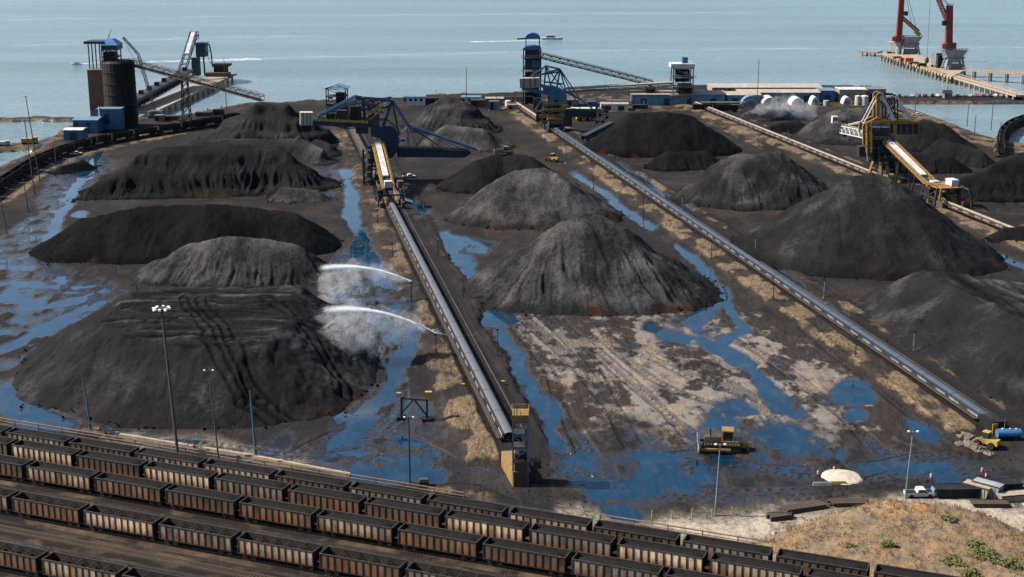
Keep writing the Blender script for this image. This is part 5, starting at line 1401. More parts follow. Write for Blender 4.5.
for su, sv in ((6,-4.2),(6,4.2),(-3,-4.2),(-3,4.2)):
    MB().beam(yard(U_CTRIP+su, V_C+sv)+Z_*1, yard(U_CTRIP+su, V_C+sv*0.9)+Z_*8.8, 0.7).build('service_leg', M['yellow' if sv < 0 else 'steel_dark'], root)
m = MB()
for s in (-1, 1): m.beam(yard(U_CTRIP+6, V_C+s*4)+Z_*8.5, yard(U_CTRIP-3, V_C+s*4)+Z_*8.5, 0.6)
m.rbox(yard(U_CTRIP+1.5, V_C)+Z_*8.3, 11, 8.5, 0.3, YARD); m.build('service_deck', M['yellow'], root)
pts = [yard(U_CTRIP-3, V_C+4)+Z_*9, yard(U_CTRIP-6, V_C+6)+Z_*8, yard(U_CTRIP-7, V_C+7)+Z_*4, yard(U_CTRIP-7, V_C+7)+Z_*0.5]
m = MB(); m.path(pts, 0.5, 8); m.build('cable_reel_guide', M['black'], root)

# ---- bucket-wheel reclaimer on the second conveyor
UB = U_BTRIP+4; cB = yard(UB, V_B)
root = thing('reclaimer_machine', 'blue and yellow bucket-wheel reclaimer in front of the blue transfer tower', 'reclaimer', cB)
portal(root, UB, V_B, 7.0, 'navy', 'yellow')
PR = Upright(cB, (1, 0))
for k, (xl, xr, yy) in enumerate(((545,564,104.5),(541,566,110.5),(539,564,117),(541,563,123))):
    a, b = PR(xl, yy, 3.6), PR(xr, yy, 3.6); dk = MB().prism([a, b, b+Z_*0.4, a+Z_*0.4], PR.n*-7.2).build('machine_deck', M['yellow'], root)
    [MB().rail(a-PR.n*q_+Z_*0.4, b-PR.n*q_+Z_*0.4, 1.2, 1.5, 0.10).build('deck_handrail', M['cleanyellow'], root) for q_ in (0, 7)]
    x0, x1 = xl+2+k*1.2, xr-4+k*0.6
    a, b = PR(x0, yy+0.3, 2.2), PR(x1, yy+0.3, 2.2); MB().prism([a, b, b-Z_*1.9, a-Z_*1.9], PR.n*-4.4).build('machine_box', M[('black','navy','steel_dark','black')[k]], root)
for x in (542, 552, 562): MB().beam(PR(x, 105, 3.3), PR(x, 127, 3.3), 0.45).build('deck_post', M['yellow'], root)
MB().prism([PR(x, y, 3.2) for x, y in ((519.5,78),(539.5,77.5),(540,87),(520,87.5))], PR.n*-6.4).build('counterweight', M['beige'], root)
for x in (524, 530, 535): MB().prism([PR(x-0.4, 77.5, 3.35), PR(x+0.4, 77.5, 3.35), PR(x+0.4, 87.5, 3.35), PR(x-0.4, 87.5, 3.35)], PR.n*-0.12).build('counterweight_rib', M['steel_brown'], root)
lines(root, 'counter_girder', 'blue', PR, [(540,85,556,92),(522,88.5,546,93)], (-2.6, 2.6), 1.2)
lines(root, 'mast_leg', 'blue', PR, [(544,88,546,66),(560,69,556,94),(560,69,566,92),(546,66,552,90)], (-2.4, 2.4), 0.7)
lines(root, 'backstay', 'blue', PR, [(531,76,546,66),(533,77,560,69),(546,66,560,69)], (-2.4, 2.4), 0.5)
lines(root, 'forestay', 'blue', PR, [(560,69,580,99),(560,69,571,92),(580,99,594,110)], (-2.0, 2.0), 0.5)
MB().prism([PR(x, y, 2.8) for x, y in ((543,86),(552,85),(560,88),(566,92),(567,101),(564,116),(559,116),(560,104),(556,98),(551,106),(546,106),(550,96),(543,92))], PR.n*-5.6).build('chute_frame', M['blue'], root)
for o_ in (-1.6, 1.6):
    MB().prism([PR(562,109,o_), PR(596,111.5,o_), PR(596,117.5,o_), PR(562,116,o_)], PR.n*-0.4).build('boom_side', M['navy'], root)
MB().prism([PR(562,112,1.3), PR(598,114,1.3), PR(598,114.6,1.3), PR(562,112.6,1.3)], PR.n*-2.6).build('boom_belt', M['belt'], root)
m = MB()
for k in range(9): m.beam(PR(563+4*k, 116.5, 1.4), PR(563+4*k, 116.5, -1.4), 0.4); m.beam(PR(563+4*k, 110, 1.8), PR(565+4*k, 116, 1.8), 0.3)
m.rail(PR(563,109.5,2.2), PR(596,111.5,2.2), 1.2, 2.5, 0.1); m.build('boom_frame', M['steel_dark'], root)
bucket_wheel(root, PR(599.5, 114, 2.5), PR.n, 4.6, 'black')
lines(root, 'lattice_brace', 'navy', PR, [(546,66,556,80),(556,80,566,92),(560,69,548,88),(546,74,558,72),(545,82,563,84),(566,92,580,99),(571,92,580,108)], (-2.2, 2.2), 0.4)
lines(root, 'tail_strut', 'palegrey', PR, [(535,110,543,96),(535,110,548,110)], (2.6,), 0.7)
for (x0, y0, x1, y1, mt, d0, d1) in ((533,98,542,110,'steel_dark',2.5,-2.5),(536,112,544,121,'black',3,-3),(548,94,560,104,'black',2.6,-2.6),(562,117,572,126,'steel_dark',2.4,-2.4)):
    MB().prism([PR(x0,y0,d0), PR(x1,y0,d0), PR(x1,y1,d0), PR(x0,y1,d0)], PR.n*(d1-d0)).build('machinery_box', M[mt], root)
lines(root, 'frame_brace', 'yellow', PR, [(541,110.5,552,117),(552,110.5,541,117),(552,117,564,123),(564,117,552,123),(533,98,545,104),(533,110,541,117)], (-3.4, 3.4), 0.35)
MB().prism([PR(x, y, 4.8) for x, y in ((562,104),(567,104),(567,109),(562,109))], PR.n*-3).build('operator_cab', M['yellow'], root)
# the low tail boom
a, b = G(584, 143)+Z_*1.5, G(611, 138)+Z_*6
root = thing('transfer_boom', 'low dark teal boom conveyor resting on trestles right of the reclaimer', 'conveyor', G(584, 143))
MB().truss(a, b, 3, 2.2, 9, 0.4).build('truss', M['navy'], root)
for s in (-1, 1):
    sd = Vector(((b-a).y, -(b-a).x, 0)).normalized()*(1.55*s); MB().prism([a+sd, b+sd, b+sd+Z_*1.8, a+sd+Z_*1.8], sd.normalized()*0.08).build('side_sheet', M['navy'], root)
MB().beam(a+Z_*2.3, b+Z_*2.3, 2.4, 0.3).build('belt', M['belt'], root)
for f_ in (0.05, 0.5, 0.92):
    c = a+(b-a)*f_; MB().beam(Vector((c.x-1.3,c.y,0)), c+Vector((-1,0,0)), 0.45).beam(Vector((c.x+1.3,c.y,0)), c+Vector((1,0,0)), 0.45).build('trestle', M['steel_dark'], root)

# ---- yellow end tower of the centre conveyor
cE = yard(U_A0-4, V_A)
Ye = G(521, 487).y
root = thing('end_tower', 'yellow and grey take-up tower at the near end of the centre conveyor', 'tower', (G(521,487).x, Ye, 0))
x0, x1, z0, z1 = framed(root, 513, 528, 422, 487, Ye, 3.4, 5, 'greyblue', 0.32)
m = MB(); fbox(m, 512, 529, 415.5, 422, Ye-0.3, 4.0); m.build('cap_box', M['yellow'], root)
zc = atY(520, 415.5, Ye).z
MB().rail((x0-0.2,Ye-0.2,zc), (x1+0.2,Ye-0.2,zc), 1.0, 1.2, 0.05).rail((x0-0.2,Ye+3.6,zc), (x1+0.2,Ye+3.6,zc), 1.0, 1.2, 0.05).rail((x0-0.2,Ye-0.2,zc), (x0-0.2,Ye+3.6,zc), 1.0, 1.2, 0.05).rail((x1+0.2,Ye-0.2,zc), (x1+0.2,Ye+3.6,zc), 1.0, 1.2, 0.05).build('handrail', M['yellow'], root)
m = MB(); fbox(m, 514.3, 527.5, 462, 487, Ye-0.35, 3.2); m.build('counterweight_box', M['wood'], root)
m = MB(); fbox(m, 515, 527, 455, 461.5, Ye+0.4, 2.4); m.build('sheave_block', M['black'], root)
a = G(514.5, 488); b = yard(uv(a)[0]+11, uv(a)[1]-0.4)
MB().prism([a+Z_*0.1, b+Z_*0.1, b+Z_*3.4, a+Z_*3.4], YARD_R*-0.3).build('side_wall', M['yellow'], root)
MB().prism([a+Z_*3.1, b+Z_*3.1, b+Z_*3.4, a+Z_*3.4], YARD_R*3.2).build('tail_roof', M['yellow'], root)
c = b+YARD_R*1.5; MB().rbox(c+Z_*0.3, 3.0, 3.0, 2.7, YARD).build('tail_pulley_house', M['steel_brown'], root)
q = atY(537, 462, Ye+2.5); MB().beam((x1, Ye+2, q.z-1.0), (q.x, Ye+2, q.z-1.0), 0.35).box(q.x-0.7, Ye+1.4, q.z-1.0, q.x+0.8, Ye+2.8, q.z+0.5).build('side_box', M['steel_brown'], root)
# ---- near end of the second conveyor
a = yard(U_B0-3.0, V_B)
root = thing('conveyor_tail', 'dark tail frame with yellow guard at the near end of the longest conveyor', 'conveyor tail', a)
MB().rbox(a+Z_*0.4, 5.5, 3.4, 2.6, YARD).build('tail_frame', M['black'], root)
MB().rbox(a-YARD*2.85-YARD_R*1.0+Z_*0.5, 0.25, 1.2, 2.2, YARD).build('guard', M['cleanyellow'], root)
MB().rail(a-YARD*2.6-YARD_R*1.6+Z_*3, a+YARD*2.6-YARD_R*1.6+Z_*3, 1.0, 1.3, 0.05).build('handrail', M['steel_brown'], root)
# ================================================================ waterfront buildings
shed('warehouse', 'long pale-blue warehouse behind the smooth black pile', 632, 725, 94.5, 106, 22, 'paleblue', 'beige', 1.0, doors=4)
shed('warehouse', 'blue warehouse wing right of the long warehouse', 727, 761, 95, 105.5, 20, 'paleblue', 'roof_tan', 0.8, doors=2)
shed('storehouse', 'long tan-roofed storehouse on the far waterfront', 712, 822, 87.5, 93.5, 24, 'beige', 'roof_tan', 1.0, windows=8)
shed('storehouse', 'blue storehouse with tan roof behind the white domes', 740, 820, 92.5, 103, 18, 'paleblue', 'roof_tan', 0.8, doors=3)
shed('storehouse', 'small square blue storehouse beside the container yard', 820.5, 835, 90.5, 102, 16, 'blue', 'paleblue', 0.4, doors=1)
shed('storehouse', 'white-roofed workshop at the container yard', 839, 866, 89.5, 102, 14, 'beige', 'white', 0.5, doors=2)
shed('storehouse', 'dark-roofed workshop right of the white-roofed workshop', 867.5, 886, 89, 101, 14, 'greyblue', 'grey', 0.5, doors=2)
for k, (x0, x1, y0, c) in enumerate(((820,832,87.2,'steel_dark'),(833,845,86.4,'navy'),(846,859,86.6,'steel_brown'),(860,872,86.0,'steel_dark'),(873,884,86.5,'greyblue'))):
    Y = G(850, 96).y+18; a = atY(x0, 92, Y); b = atY(x1, y0, Y)
    o = thing('shipping_container', ['black container farthest left in the row behind the workshops','navy container second from left in the row behind the workshops','brown container in the middle of the row behind the workshops','black container second from right in the row behind the workshops','grey-blue container at the right end behind the workshops'][k], 'container', ((a.x+b.x)/2, Y, 0), 'containers behind the workshops')
    MB().box(a.x, Y, 0, b.x, Y+3, b.z).build('shell', M[c], o)
    for q in range(8):
        x = a.x+(b.x-a.x)*(q+0.5)/8; MB().box(x-0.2, Y-0.08, 0.3, x+0.2, Y-0.002, b.z-0.3).build('corrugation', M[c], o)
shed('site_office', 'white site office with dark windows on the shore behind the pointed pile', 404, 425, 96.5, 106, 9, 'white', 'paleblue', 0.4, windows=4)
shed('site_office', 'low white office with flat roof right of the pointed pile', 462, 480, 97, 105, 8, 'white', 'paleblue', 0.3, windows=3)
shed('site_office', 'beige low building beside the level gallery', 601, 628, 104, 111, 9, 'white', 'beige', 0.3, doors=2)
shed('flat_shed', 'long low beige shed in front of the long warehouse', 560, 602, 108.5, 113, 6, 'beige', 'white', 0.2, doors=1)
shed('flat_shed', 'low grey shed left of the blue transfer tower', 486, 503, 98.5, 107, 8, 'grey', 'beige', 0.3, doors=1)
# dark wagons, pipe racks and plant standing along the shore road
fc = far_car()
for k, (x, y) in enumerate(((556,112.5),(585,112.0),(705,111.5),(725,112.3),(430,105.5),(452,106.0))):
    o = fc.build('coal_hopper_car', M['farcar']); g = G(x, y); o.location = (g.x, g.y, 0.35); o.rotation_euler = (0, 0, 0.04)
    tag(o, ['black coal car behind the reclaimer, nearer the blue-capped tower','black coal car behind the reclaimer boom','black coal car below the long warehouse, left of a pair','black coal car below the long warehouse, right of a pair','black coal car behind the pointed pile, left of a pair','black coal car behind the pointed pile, right of a pair'][k], 'rail car', 'coal cars on the shore road')
for k, (x0, x1, y, lb) in enumerate(((545,632,106.5,'pipe rack on posts in front of the long blue warehouse'),(486,522,103,'pipe rack on posts left of the blue-capped tower'),(700,745,108.5,'brown pipe rack right of the white-roofed tower'))):
    a, b = G(x0, y), G(x1, y); root = thing('pipe_rack', lb, 'pipe rack', a, 'pipe racks on the shore')
    n = 8
    for q in range(n+1):
        c = a+(b-a)*(q/n); MB().beam(c, c+Z_*3.6, 0.35).build('post', M['steel_dark'], root)
    for z, r in ((3.7,0.35),(2.6,0.28),(1.6,0.2)): MB().tube(a+Z_*z, b+Z_*z, r, n=8).build('pipe', M[('palegrey','steel_brown','beige')[k]], root)
for k, (x, y, w, h, mt) in enumerate(((440,104,7,4,'steel_dark'),(478,108,9,5,'steel_brown'),(494,111,6,6,'grey'),(513,111,7,4,'beige'),(572,107.5,8,5,'grey'),(592,107,6,3.5,'blue'),(640,109.5,9,3,'steel_dark'),(172,121,7,3,'steel_brown'),(204,117,9,3,'wood'),(219,116,6,4,'steel_dark'),(160,122,5,4,'grey'))):
    g = G(x, y); root = thing('plant_unit', ['dark pump unit behind the pointed pile','brown plant unit right of the pointed pile','grey filter unit left of the blue-capped tower','beige drive unit at the foot of the blue-capped tower','grey switch unit behind the reclaimer boom','blue switch unit under the level gallery','dark conveyor drive in front of the long warehouse','rusty plant unit right of the silo','low timber stack on the shore behind the curved train','dark pump unit below the inclined gallery','grey hopper unit at the foot of the lattice crane'][k], 'plant unit', g, 'plant units on the shore')
    MB().box(g.x-w/2, g.y-2, 0.5, g.x+w/2, g.y+2, h).build('casing', M[mt], root); MB().box(g.x-w/2-0.3, g.y-2.3, 0, g.x+w/2+0.3, g.y+2.3, 0.49).build('plinth', M['concrete'], root)
    MB().tube((g.x+w*0.25, g.y, h), (g.x+w*0.25, g.y, h+2.2), 0.3, n=8).build('exhaust_pipe', M['grey'], root); MB().box(g.x-w*0.35, g.y-2.1, 0.9, g.x-w*0.05, g.y-2.005, h-0.8).build('door', M['black'], root)
# half-round hangars and tanks
def hangar(label, xl, xr, yt, yb, depth, mat='white'):
    Y = G((xl+xr)/2, yb).y; a, b = atY(xl, yb, Y), atY(xr, yt, Y); c = (a.x+b.x)/2; rx = (b.x-a.x)/2; rz = b.z
    root = thing('domed_hangar', label, 'hangar', (c, Y+depth/2, 0), 'white domed hangars')
    n = 14; arc = [(c-rx*math.cos(math.pi*k/n), Y, rz*math.sin(math.pi*k/n)) for k in range(n+1)]
    MB().prism(arc, (0, depth, 0)).build('shell', M[mat], root)
    MB().prism([(c-rx*0.8*math.cos(math.pi*k/n), Y-0.12, rz*0.8*math.sin(math.pi*k/n)) for k in range(n+1)], (0, 0.115, 0)).build('end_wall', M['palegrey'], root)
    MB().box(c-rx*0.35, Y-0.2, 0, c+rx*0.35, Y-0.125, rz*0.55).build('door', M['grey'], root)
hangar('large white domed hangar in the dust spray, leftmost of the row', 762, 779, 97.5, 107, 14)
hangar('white domed hangar in the middle of the row, near the blue storehouse', 791, 805, 98, 106, 12)
hangar('small white domed hangar right of the middle one', 811, 820, 97, 106, 9)
hangar('white domed hangar in front of the white-roofed workshop', 843, 853, 97, 105, 8)
hangar('blue-grey domed hangar left of the large white one', 741, 761, 96, 107, 16, 'paleblue')
def tank(label, x, yb, wpx, yt, mat='white', cone=True):
    g = G(x, yb); r = wpx/2*g.y/FPX; h = height(x, yb, yt)
    root = thing('storage_tank', label, 'tank', g, 'white storage tanks')
    MB().lathe(g, [(r,0),(r,h*0.9),(r*0.9,h*0.93),(0.2,h)], 18).build('shell', M[mat], root)
    m = MB()
    for k in range(6): m.tube(g+Vector((r+0.15, -0.1, h*k/7)), g+Vector((r+0.15, 0.5, h*k/7)), 0.05, n=5)
    m.tube(g+Vector((r+0.15,-0.1,0)), g+Vector((r+0.15,-0.1,h*0.9)), 0.06, n=5).tube(g+Vector((r+0.15,0.5,0)), g+Vector((r+0.15,0.5,h*0.9)), 0.06, n=5); m.build('ladder', M['grey'], root)
tank('cream upright tank beside the white-roofed workshop', 857.5, 105.5, 6, 95, 'offwhite'); tank('white upright tank right of the cream tank', 864, 105.5, 8, 95)
tank('small pale tank right of the domed hangars', 826, 106, 6, 100, 'palegrey'); tank('small white tank left of the blue transfer tower', 508, 108, 6, 100)
tank('squat white tank left of the blue-grey hangar', 736, 108, 9, 104)

# ================================================================ pier with the two red cranes
zd = 4.0
pL0, pR0 = G(881, 54, zd), G(951, 77, zd); pL1, pR1 = G(893, 48, zd), G(967, 69, zd)
root = thing('pier', 'sandy concrete crane pier on piles out in the water at top right', 'pier', (pL0.x, pL0.y, 0))
MB().hexa([pL0-Z_*1.6, pR0-Z_*1.6, pR1-Z_*1.6, pL1-Z_*1.6, pL0, pR0, pR1, pL1]).build('deck', M['sandconcrete'], root)
pm = None
for k in range(20):
    for a, b in ((pL0, pR0), (pL1, pR1)):
        c = a+(b-a)*((k+0.4)/20); c = Vector((c.x, c.y, 0))-Vector((pL0.x, pL0.y, 0))+Vector((0, 1.5 if a is pL0 else -1.5, 0))
        if pm is None: pm = MB().tube((0,0,-7), (0,0,zd-1.62), 0.8, n=8).build('pile', M['concrete'], None); o = pm
        else: o = pm.copy(); col.objects.link(o)
        o.parent = root; o.location = c
fd = (pR0-pL0)
for k in range(26):
    c = pL0+fd*((k+0.5)/26)
    if k == 0: fm = MB().box(-1.0, -0.5, -3.2, 1.0, -0.02, -0.1).build('fender', M['concrete'], None); o = fm
    else: o = fm.copy(); col.objects.link(o)
    o.parent = root; o.location = c-Vector((pL0.x, pL0.y, 0))
MB().beam(pL0+fd*0.15+Vector((1,9,0.3)), pL0+fd*0.95+Vector((1,9,0.3)), 1.6, 0.6).build('rail_kerb', M['yellow'], root)
dk = MB()
for k, f_ in enumerate((0.3,0.42,0.47,0.55,0.66)):
    c = pL0+fd*f_+Vector((2,14,0)); MB().box(c.x-3-k%2, c.y-2, zd, c.x+3, c.y+3, zd+1.6+0.8*(k % 3)).build('deck_cargo', M[['wood','red','orange','wood','steel_dark'][k]], root)
def trestle_deck(name, label, p, q, w, mat, step, z, rails=True):
    root = pier(label, p, q, w, z, step, mat); root.name = name
    d = (Vector(q)-Vector(p)); n = Vector((-d.y, d.x, 0)).normalized()
    if rails:
        for s in (-1, 1): MB().rail(Vector((p.x,p.y,z))+n*(s*(w/2-0.2)), Vector((q.x,q.y,z))+n*(s*(w/2-0.2)), 1.2, 6, 0.1).build('handrail', M[mat], root)
trestle_deck('access_trestle', 'pale access trestle slanting from the crane pier down to the causeway', G(953, 75.5, 3.5), G(1022, 95, 3.5), 8, 'sandconcrete', 9, 3.5)
trestle_deck('conveyor_trestle', 'yellow conveyor trestle on tall piles running right from the crane pier', G(966, 70.5, 5), G(1080, 78.5, 5), 6, 'beige', 12, 6)
trestle_deck('mooring_dolphin', 'white mooring platform left of the crane pier', G(861, 50.5, 2.5), G(880, 51.5, 2.5), 12, 'concrete', 7, 2.5, False)
def jib_crane(label, x, yb, mast_top, mast_w, boom0, boom1, tip_col):
    g = G(x, yb, zd); Y = g.y; pl = lambda px, py, o_=0: atY(px, py, Y)+Vector((0, o_, 0))
    root = thing('harbour_crane', label, 'crane', (g.x, Y, zd))
    for sx in (-7, 7):
        for sy in (0, 10): MB().beam((g.x+sx, Y+sy, zd), (g.x+sx*0.75, Y+2+sy*0.6, zd+8), 1.2).build('portal_leg', M['greyblue'], root)
    m = MB().box(g.x-7, Y+1.5, zd+8, g.x+7, Y+9, zd+9.2); m.build('portal_deck', M['greyblue'], root)
    MB().hexa([(g.x-3,Y+3,zd+5),(g.x+3,Y+3,zd+5),(g.x+3,Y+8,zd+5),(g.x-3,Y+8,zd+5),(g.x-8.5,Y+0.5,zd+14),(g.x+8.5,Y+0.5,zd+14),(g.x+8.5,Y+10,zd+14),(g.x-8.5,Y+10,zd+14)]).build('hopper', M['palegrey'], root)
    MB().rail((g.x-8.5,Y+0.5,zd+14), (g.x+8.5,Y+0.5,zd+14), 1.4, 2, 0.12).build('hopper_rail', M['greyblue'], root)
    MB().box(g.x-5, Y+2, zd+0.05, g.x+6, Y+8, zd+4).build('conveyor_box', M['grey'], root)
    return root, pl, Y, g
# first crane
def red_crane(label, hx, hyb, base_px, mast0, mast1, mw, boom, cab, tipmat):
    root, pl, Y, g = jib_crane(label, hx, hyb, 0, 0, 0, 0, 0)
    Ym = Y+4
    P = lambda px, py: atY(px, py, Ym)
    b0 = P(*base_px)
    MB().tube((b0.x, Ym, zd), (b0.x, Ym, P(*mast0).z), 2.4, n=14).build('pedestal', M['palegrey'], root)
    MB().box(b0.x-3.8, Ym-3, P(*mast0).z-0.2, b0.x+3.6, Ym+3, P(*mast0).z+4.6).build('machinery_house', M['red'], root)
    MB().box(b0.x-6.4, Ym-2.5, P(*mast0).z+0.3, b0.x-3.85, Ym+2.5, P(*mast0).z+4.0).build('counterweight', M['salmon'], root)
    a, b = P(*mast0), P(*mast1)
    wv = Vector((mw/2, 0, 0))
    MB().hexa([a-wv*1.1-Vector((0,2,0)), a+wv*1.1-Vector((0,2,0)), a+wv*1.1+Vector((0,2,0)), a-wv*1.1+Vector((0,2,0)), b-wv-Vector((0,1.6,0)), b+wv-Vector((0,1.6,0)), b+wv+Vector((0,1.6,0)), b-wv+Vector((0,1.6,0))]).build('mast', M['red'], root)
    MB().rail(b-wv-Vector((0,1.6,0)), b+wv-Vector((0,1.6,0)), 1.3, 1, 0.1).build('mast_head_rail', M['steel_dark'], root)
    c0, c1 = P(*boom[0]), P(*boom[1])
    MB().truss(c0, c1, 2.6, 2.4, 12, 0.6, side=(0,1,0)).build('jib', M['salmon'], root)
    t_ = (c1-c0).normalized(); MB().beam(c1-t_*2, c1+t_*3, 3.2, 3.0).build('jib_tip', M[tipmat], root)
    MB().tube(b, c0+(c1-c0)*0.97+Z_*2, 0.16, n=6).tube(b+Vector((0,1,0)), c0+(c1-c0)*0.7+Z_*2, 0.16, n=6).build('luffing_rope', M['steel_dark'], root)
    cb = P(*cab); MB().box(cb.x-1.6, Ym-3.4, cb.z-1.6, cb.x+1.6, Ym-0.5, cb.z+1.8).build('operator_cab', M['steel_dark'], root)
    MB().box(cb.x-1.4, Ym-3.5, cb.z-0.4, cb.x+1.4, Ym-3.405, cb.z+1.2).build('cab_window', M['glass'], root)
    return root, P, Ym
rt, P, Ym = red_crane('red harbour crane on the left of the pier, its jib lowered to the right', 911, 54.5, (898.5, 52), (898.5, 41.5), (903, -22), 4.0, ((899, 17), (917, 32.5)), (905, 13.5), 'cleanyellow')
rt, P, Ym = red_crane('red harbour crane on the right of the pier, its jib raised to the left', 955, 70, (948.5, 68), (948.5, 49), (949.5, 5.5), 4.4, ((947.5, 26), (931, -14)), (943.5, 23), 'salmon')
a = P(931, -14); MB().tube(a, (a.x+1.0, a.y, zd+9), 0.12, n=5).build('hoist_rope', M['steel_dark'], rt)
MB().lathe((a.x+1.0, a.y, zd+4.5), [(0.5,0),(1.6,1.0),(1.4,3.2),(0.3,4.6)], 10).build('grab', M['steel_dark'], rt)
# harbour truck houses on pier
def simple_vehicle(name, label, pos, d, L, W, H, body, cabm, cat='truck', group=None, bed=None, z=0.0, wheel_r=0.5):
    root = thing(name, label, cat, (pos.x, pos.y, z), group)
    d = Vector((d[0], d[1], 0)).normalized(); n = Vector((-d.y, d.x, 0)); c = Vector((pos.x, pos.y, z))
    r = wheel_r
    MB().rbox(c+Z_*(r*0.9), L, W*0.8, r*0.7, d).build('chassis', M['black'], root)
    MB().rbox(c+d*(L*0.34)+Z_*(r*1.6), L*0.26, W, H-r*1.6, d).build('cab', M[cabm], root)
    MB().rbox(c+d*(L*0.34)+Z_*(r*1.6+(H-r*1.6)*0.5), L*0.265, W*1.02, (H-r*1.6)*0.32, d).build('cab_window', M['glass'], root)
    MB().rbox(c-d*(L*0.14)+Z_*(r*1.6), L*0.66, W, (bed or H*0.7)-r*1.0, d).build('load_body', M[body], root)
    for s in (-1, 1):
        for f_ in (-0.38, -0.24, 0.34):
            w = c+d*(L*f_)+n*(s*(W/2-0.15))+Z_*r; MB().tube(w-n*0.17, w+n*0.17, r, n=12).build('wheel', M['rubber'], root)
    return root
simple_vehicle('box_truck', 'white truck standing under the left red crane', G(894, 53.5, zd), (1,-0.3), 12, 5, 9, 'white', 'blue', z=zd, bed=9, wheel_r=0.9)
simple_vehicle('dump_truck', 'dark dump truck standing left of the right red crane', G(937, 67.5, zd), (0.3,-1), 9, 5, 9, 'grey', 'steel_dark', z=zd, bed=10, wheel_r=1.0)
# causeway cars
carcols = ['white','steel_dark','greyblue','palegrey','red','navy','black','white','grey']
def car_mesh():
    m = MB(); L, W = 2.25, 0.9
    prof = [(-L,0.35),(L,0.35),(L+0.05,0.75),(1.35,0.95),(0.75,1.45),(-0.9,1.48),(-1.6,1.0),(-L-0.03,0.95)]
    m.prism([(x,-W,z) for x, z in prof], (0,2*W,0)); return m
cm_ = car_mesh(); wm_ = MB().tube((0,-0.12,0), (0,0.12,0), 0.33, n=10)
gm_ = MB().prism([(-1.45,-0.915,1.0),(1.2,-0.915,1.0),(0.7,-0.915,1.38),(-0.9,-0.915,1.40)], (0,1.83,0))
ck = 0; rr = random.Random(3)
for k in range(21):
    x = 893+k*6.4+rr.uniform(-1.0,1.0)
    if abs(x-948) < 6: continue
    g = G(x, 97.2+rr.uniform(-0.2,0.2))
    root = thing('parked_car', '%s parked car on the causeway, %s from left in the line' % ({'steel_dark':'charcoal','greyblue':'grey-blue','palegrey':'silver'}.get(carcols[k % 9], carcols[k % 9]), ORD[ck] if ck < 20 else 'last'), 'car', (g.x, g.y, 0.34), 'cars parked along the causeway', world_parts=False)
    root.rotation_euler = (0, 0, rr.choice((0, math.pi))+rr.uniform(-0.15, 0.15)+1.2); root.scale = (1.15, 1.15, 1.15); ck += 1
    if k == 0: b0_ = cm_.build('body', M[carcols[0]], root); w0_ = wm_.build('wheel', M['rubber'], root, loc=(-1.35,-0.8,0.33)); g0_ = gm_.build('window_band', M['glass'], root); ws = [w0_]
    else:
        bm_ = b0_.copy(); bm_.data = b0_.data.copy(); bm_.data.materials[0] = M[carcols[k % 9]]; col.objects.link(bm_); bm_.parent = root
        gg = g0_.copy(); col.objects.link(gg); gg.parent = root
    for q, (wx_, wy_) in enumerate(((-1.35,-0.8),(1.35,-0.8),(-1.35,0.8),(1.35,0.8))):
        if k == 0 and q == 0: continue
        w = w0_.copy(); col.objects.link(w); w.parent = root; w.location = (wx_, wy_, 0.33)
shed('gate_hut', 'small dark gate hut on the causeway', 944.5, 952, 93.5, 99, 5, 'grey', 'steel_dark', 1.6, windows=1)
# equipment on the left spit
simple_vehicle('yard_truck', 'yellow truck on the sandy spit at far left', G(30, 144.5), (1, 0.1), 8, 3, 3.4, 'cleanyellow', 'cleanyellow', bed=2.6, z=0.3)
simple_vehicle('yard_truck', 'white truck at the left end of the sandy spit', G(4, 146.5), (1, 0.1), 6, 2.4, 2.6, 'white', 'white', bed=2.0, z=0.3)
# ================================================================ boats
def boat(label, px, py, L, hdg=0.0):
    g = G(px, py, -1.5); root = thing('motor_boat', label, 'boat', g, world_parts=False); root.rotation_euler = (0,0,hdg)
    b = L*0.14; hz = L*0.09
    deck = [(-L/2,-b),(L*0.2,-b),(L*0.38,-b*0.55),(L/2,0),(L*0.38,b*0.55),(L*0.2,b),(-L/2,b)]
    n = len(deck); m = MB(); m.add([(x*0.94,y*0.75,-0.5) for x,y in deck]+[(x,y,hz) for x,y in deck], [tuple(range(n-1,-1,-1)),tuple(range(n,2*n))]+[(k,(k+1)%n,n+(k+1)%n,n+k) for k in range(n)])
    m.build('hull', M['white'], root)
    MB().hexa([(-L*.3,-b*.7,hz),(L*.18,-b*.7,hz),(L*.18,b*.7,hz),(-L*.3,b*.7,hz),(-L*.27,-b*.62,hz*2.3),(L*.08,-b*.62,hz*2.3),(L*.08,b*.62,hz*2.3),(-L*.27,b*.62,hz*2.3)]).build('cabin', M['white'], root)
    MB().hexa([(-L*.25,-b*.72,hz*1.4),(L*.14,-b*.72,hz*1.4),(L*.14,b*.72,hz*1.4),(-L*.25,b*.72,hz*1.4),(-L*.25,-b*.69,hz*1.9),(L*.11,-b*.69,hz*1.9),(L*.11,b*.69,hz*1.9),(-L*.25,b*.69,hz*1.9)]).build('window_band', M['glass'], root)
    MB().tube((-L*.05,0,hz*2.3), (-L*.08,0,hz*4.2), 0.12, 0.06, 6).build('mast', M['white'], root)
    return root
boat('white motor yacht with tall cabin, right of the blue-capped tower', 552, 39.5, 21)
boat('small white speedboat throwing a broad wake, left of the silo', 76, 64.5, 9, math.pi)
t = NT('foam'); n1 = t.noise(0.25, 5, 0.75, (0.35, 1, 1)); 
t.set(Base_Color=(0.62,0.68,0.70), Roughness=0.7, Alpha=t.ramp(n1, [(0.40, 0.0), (0.70, 0.7)])); M['foam'] = t.m
t = NT('foam_old'); n1 = t.noise(0.10, 5, 0.75, (0.18, 1, 1))
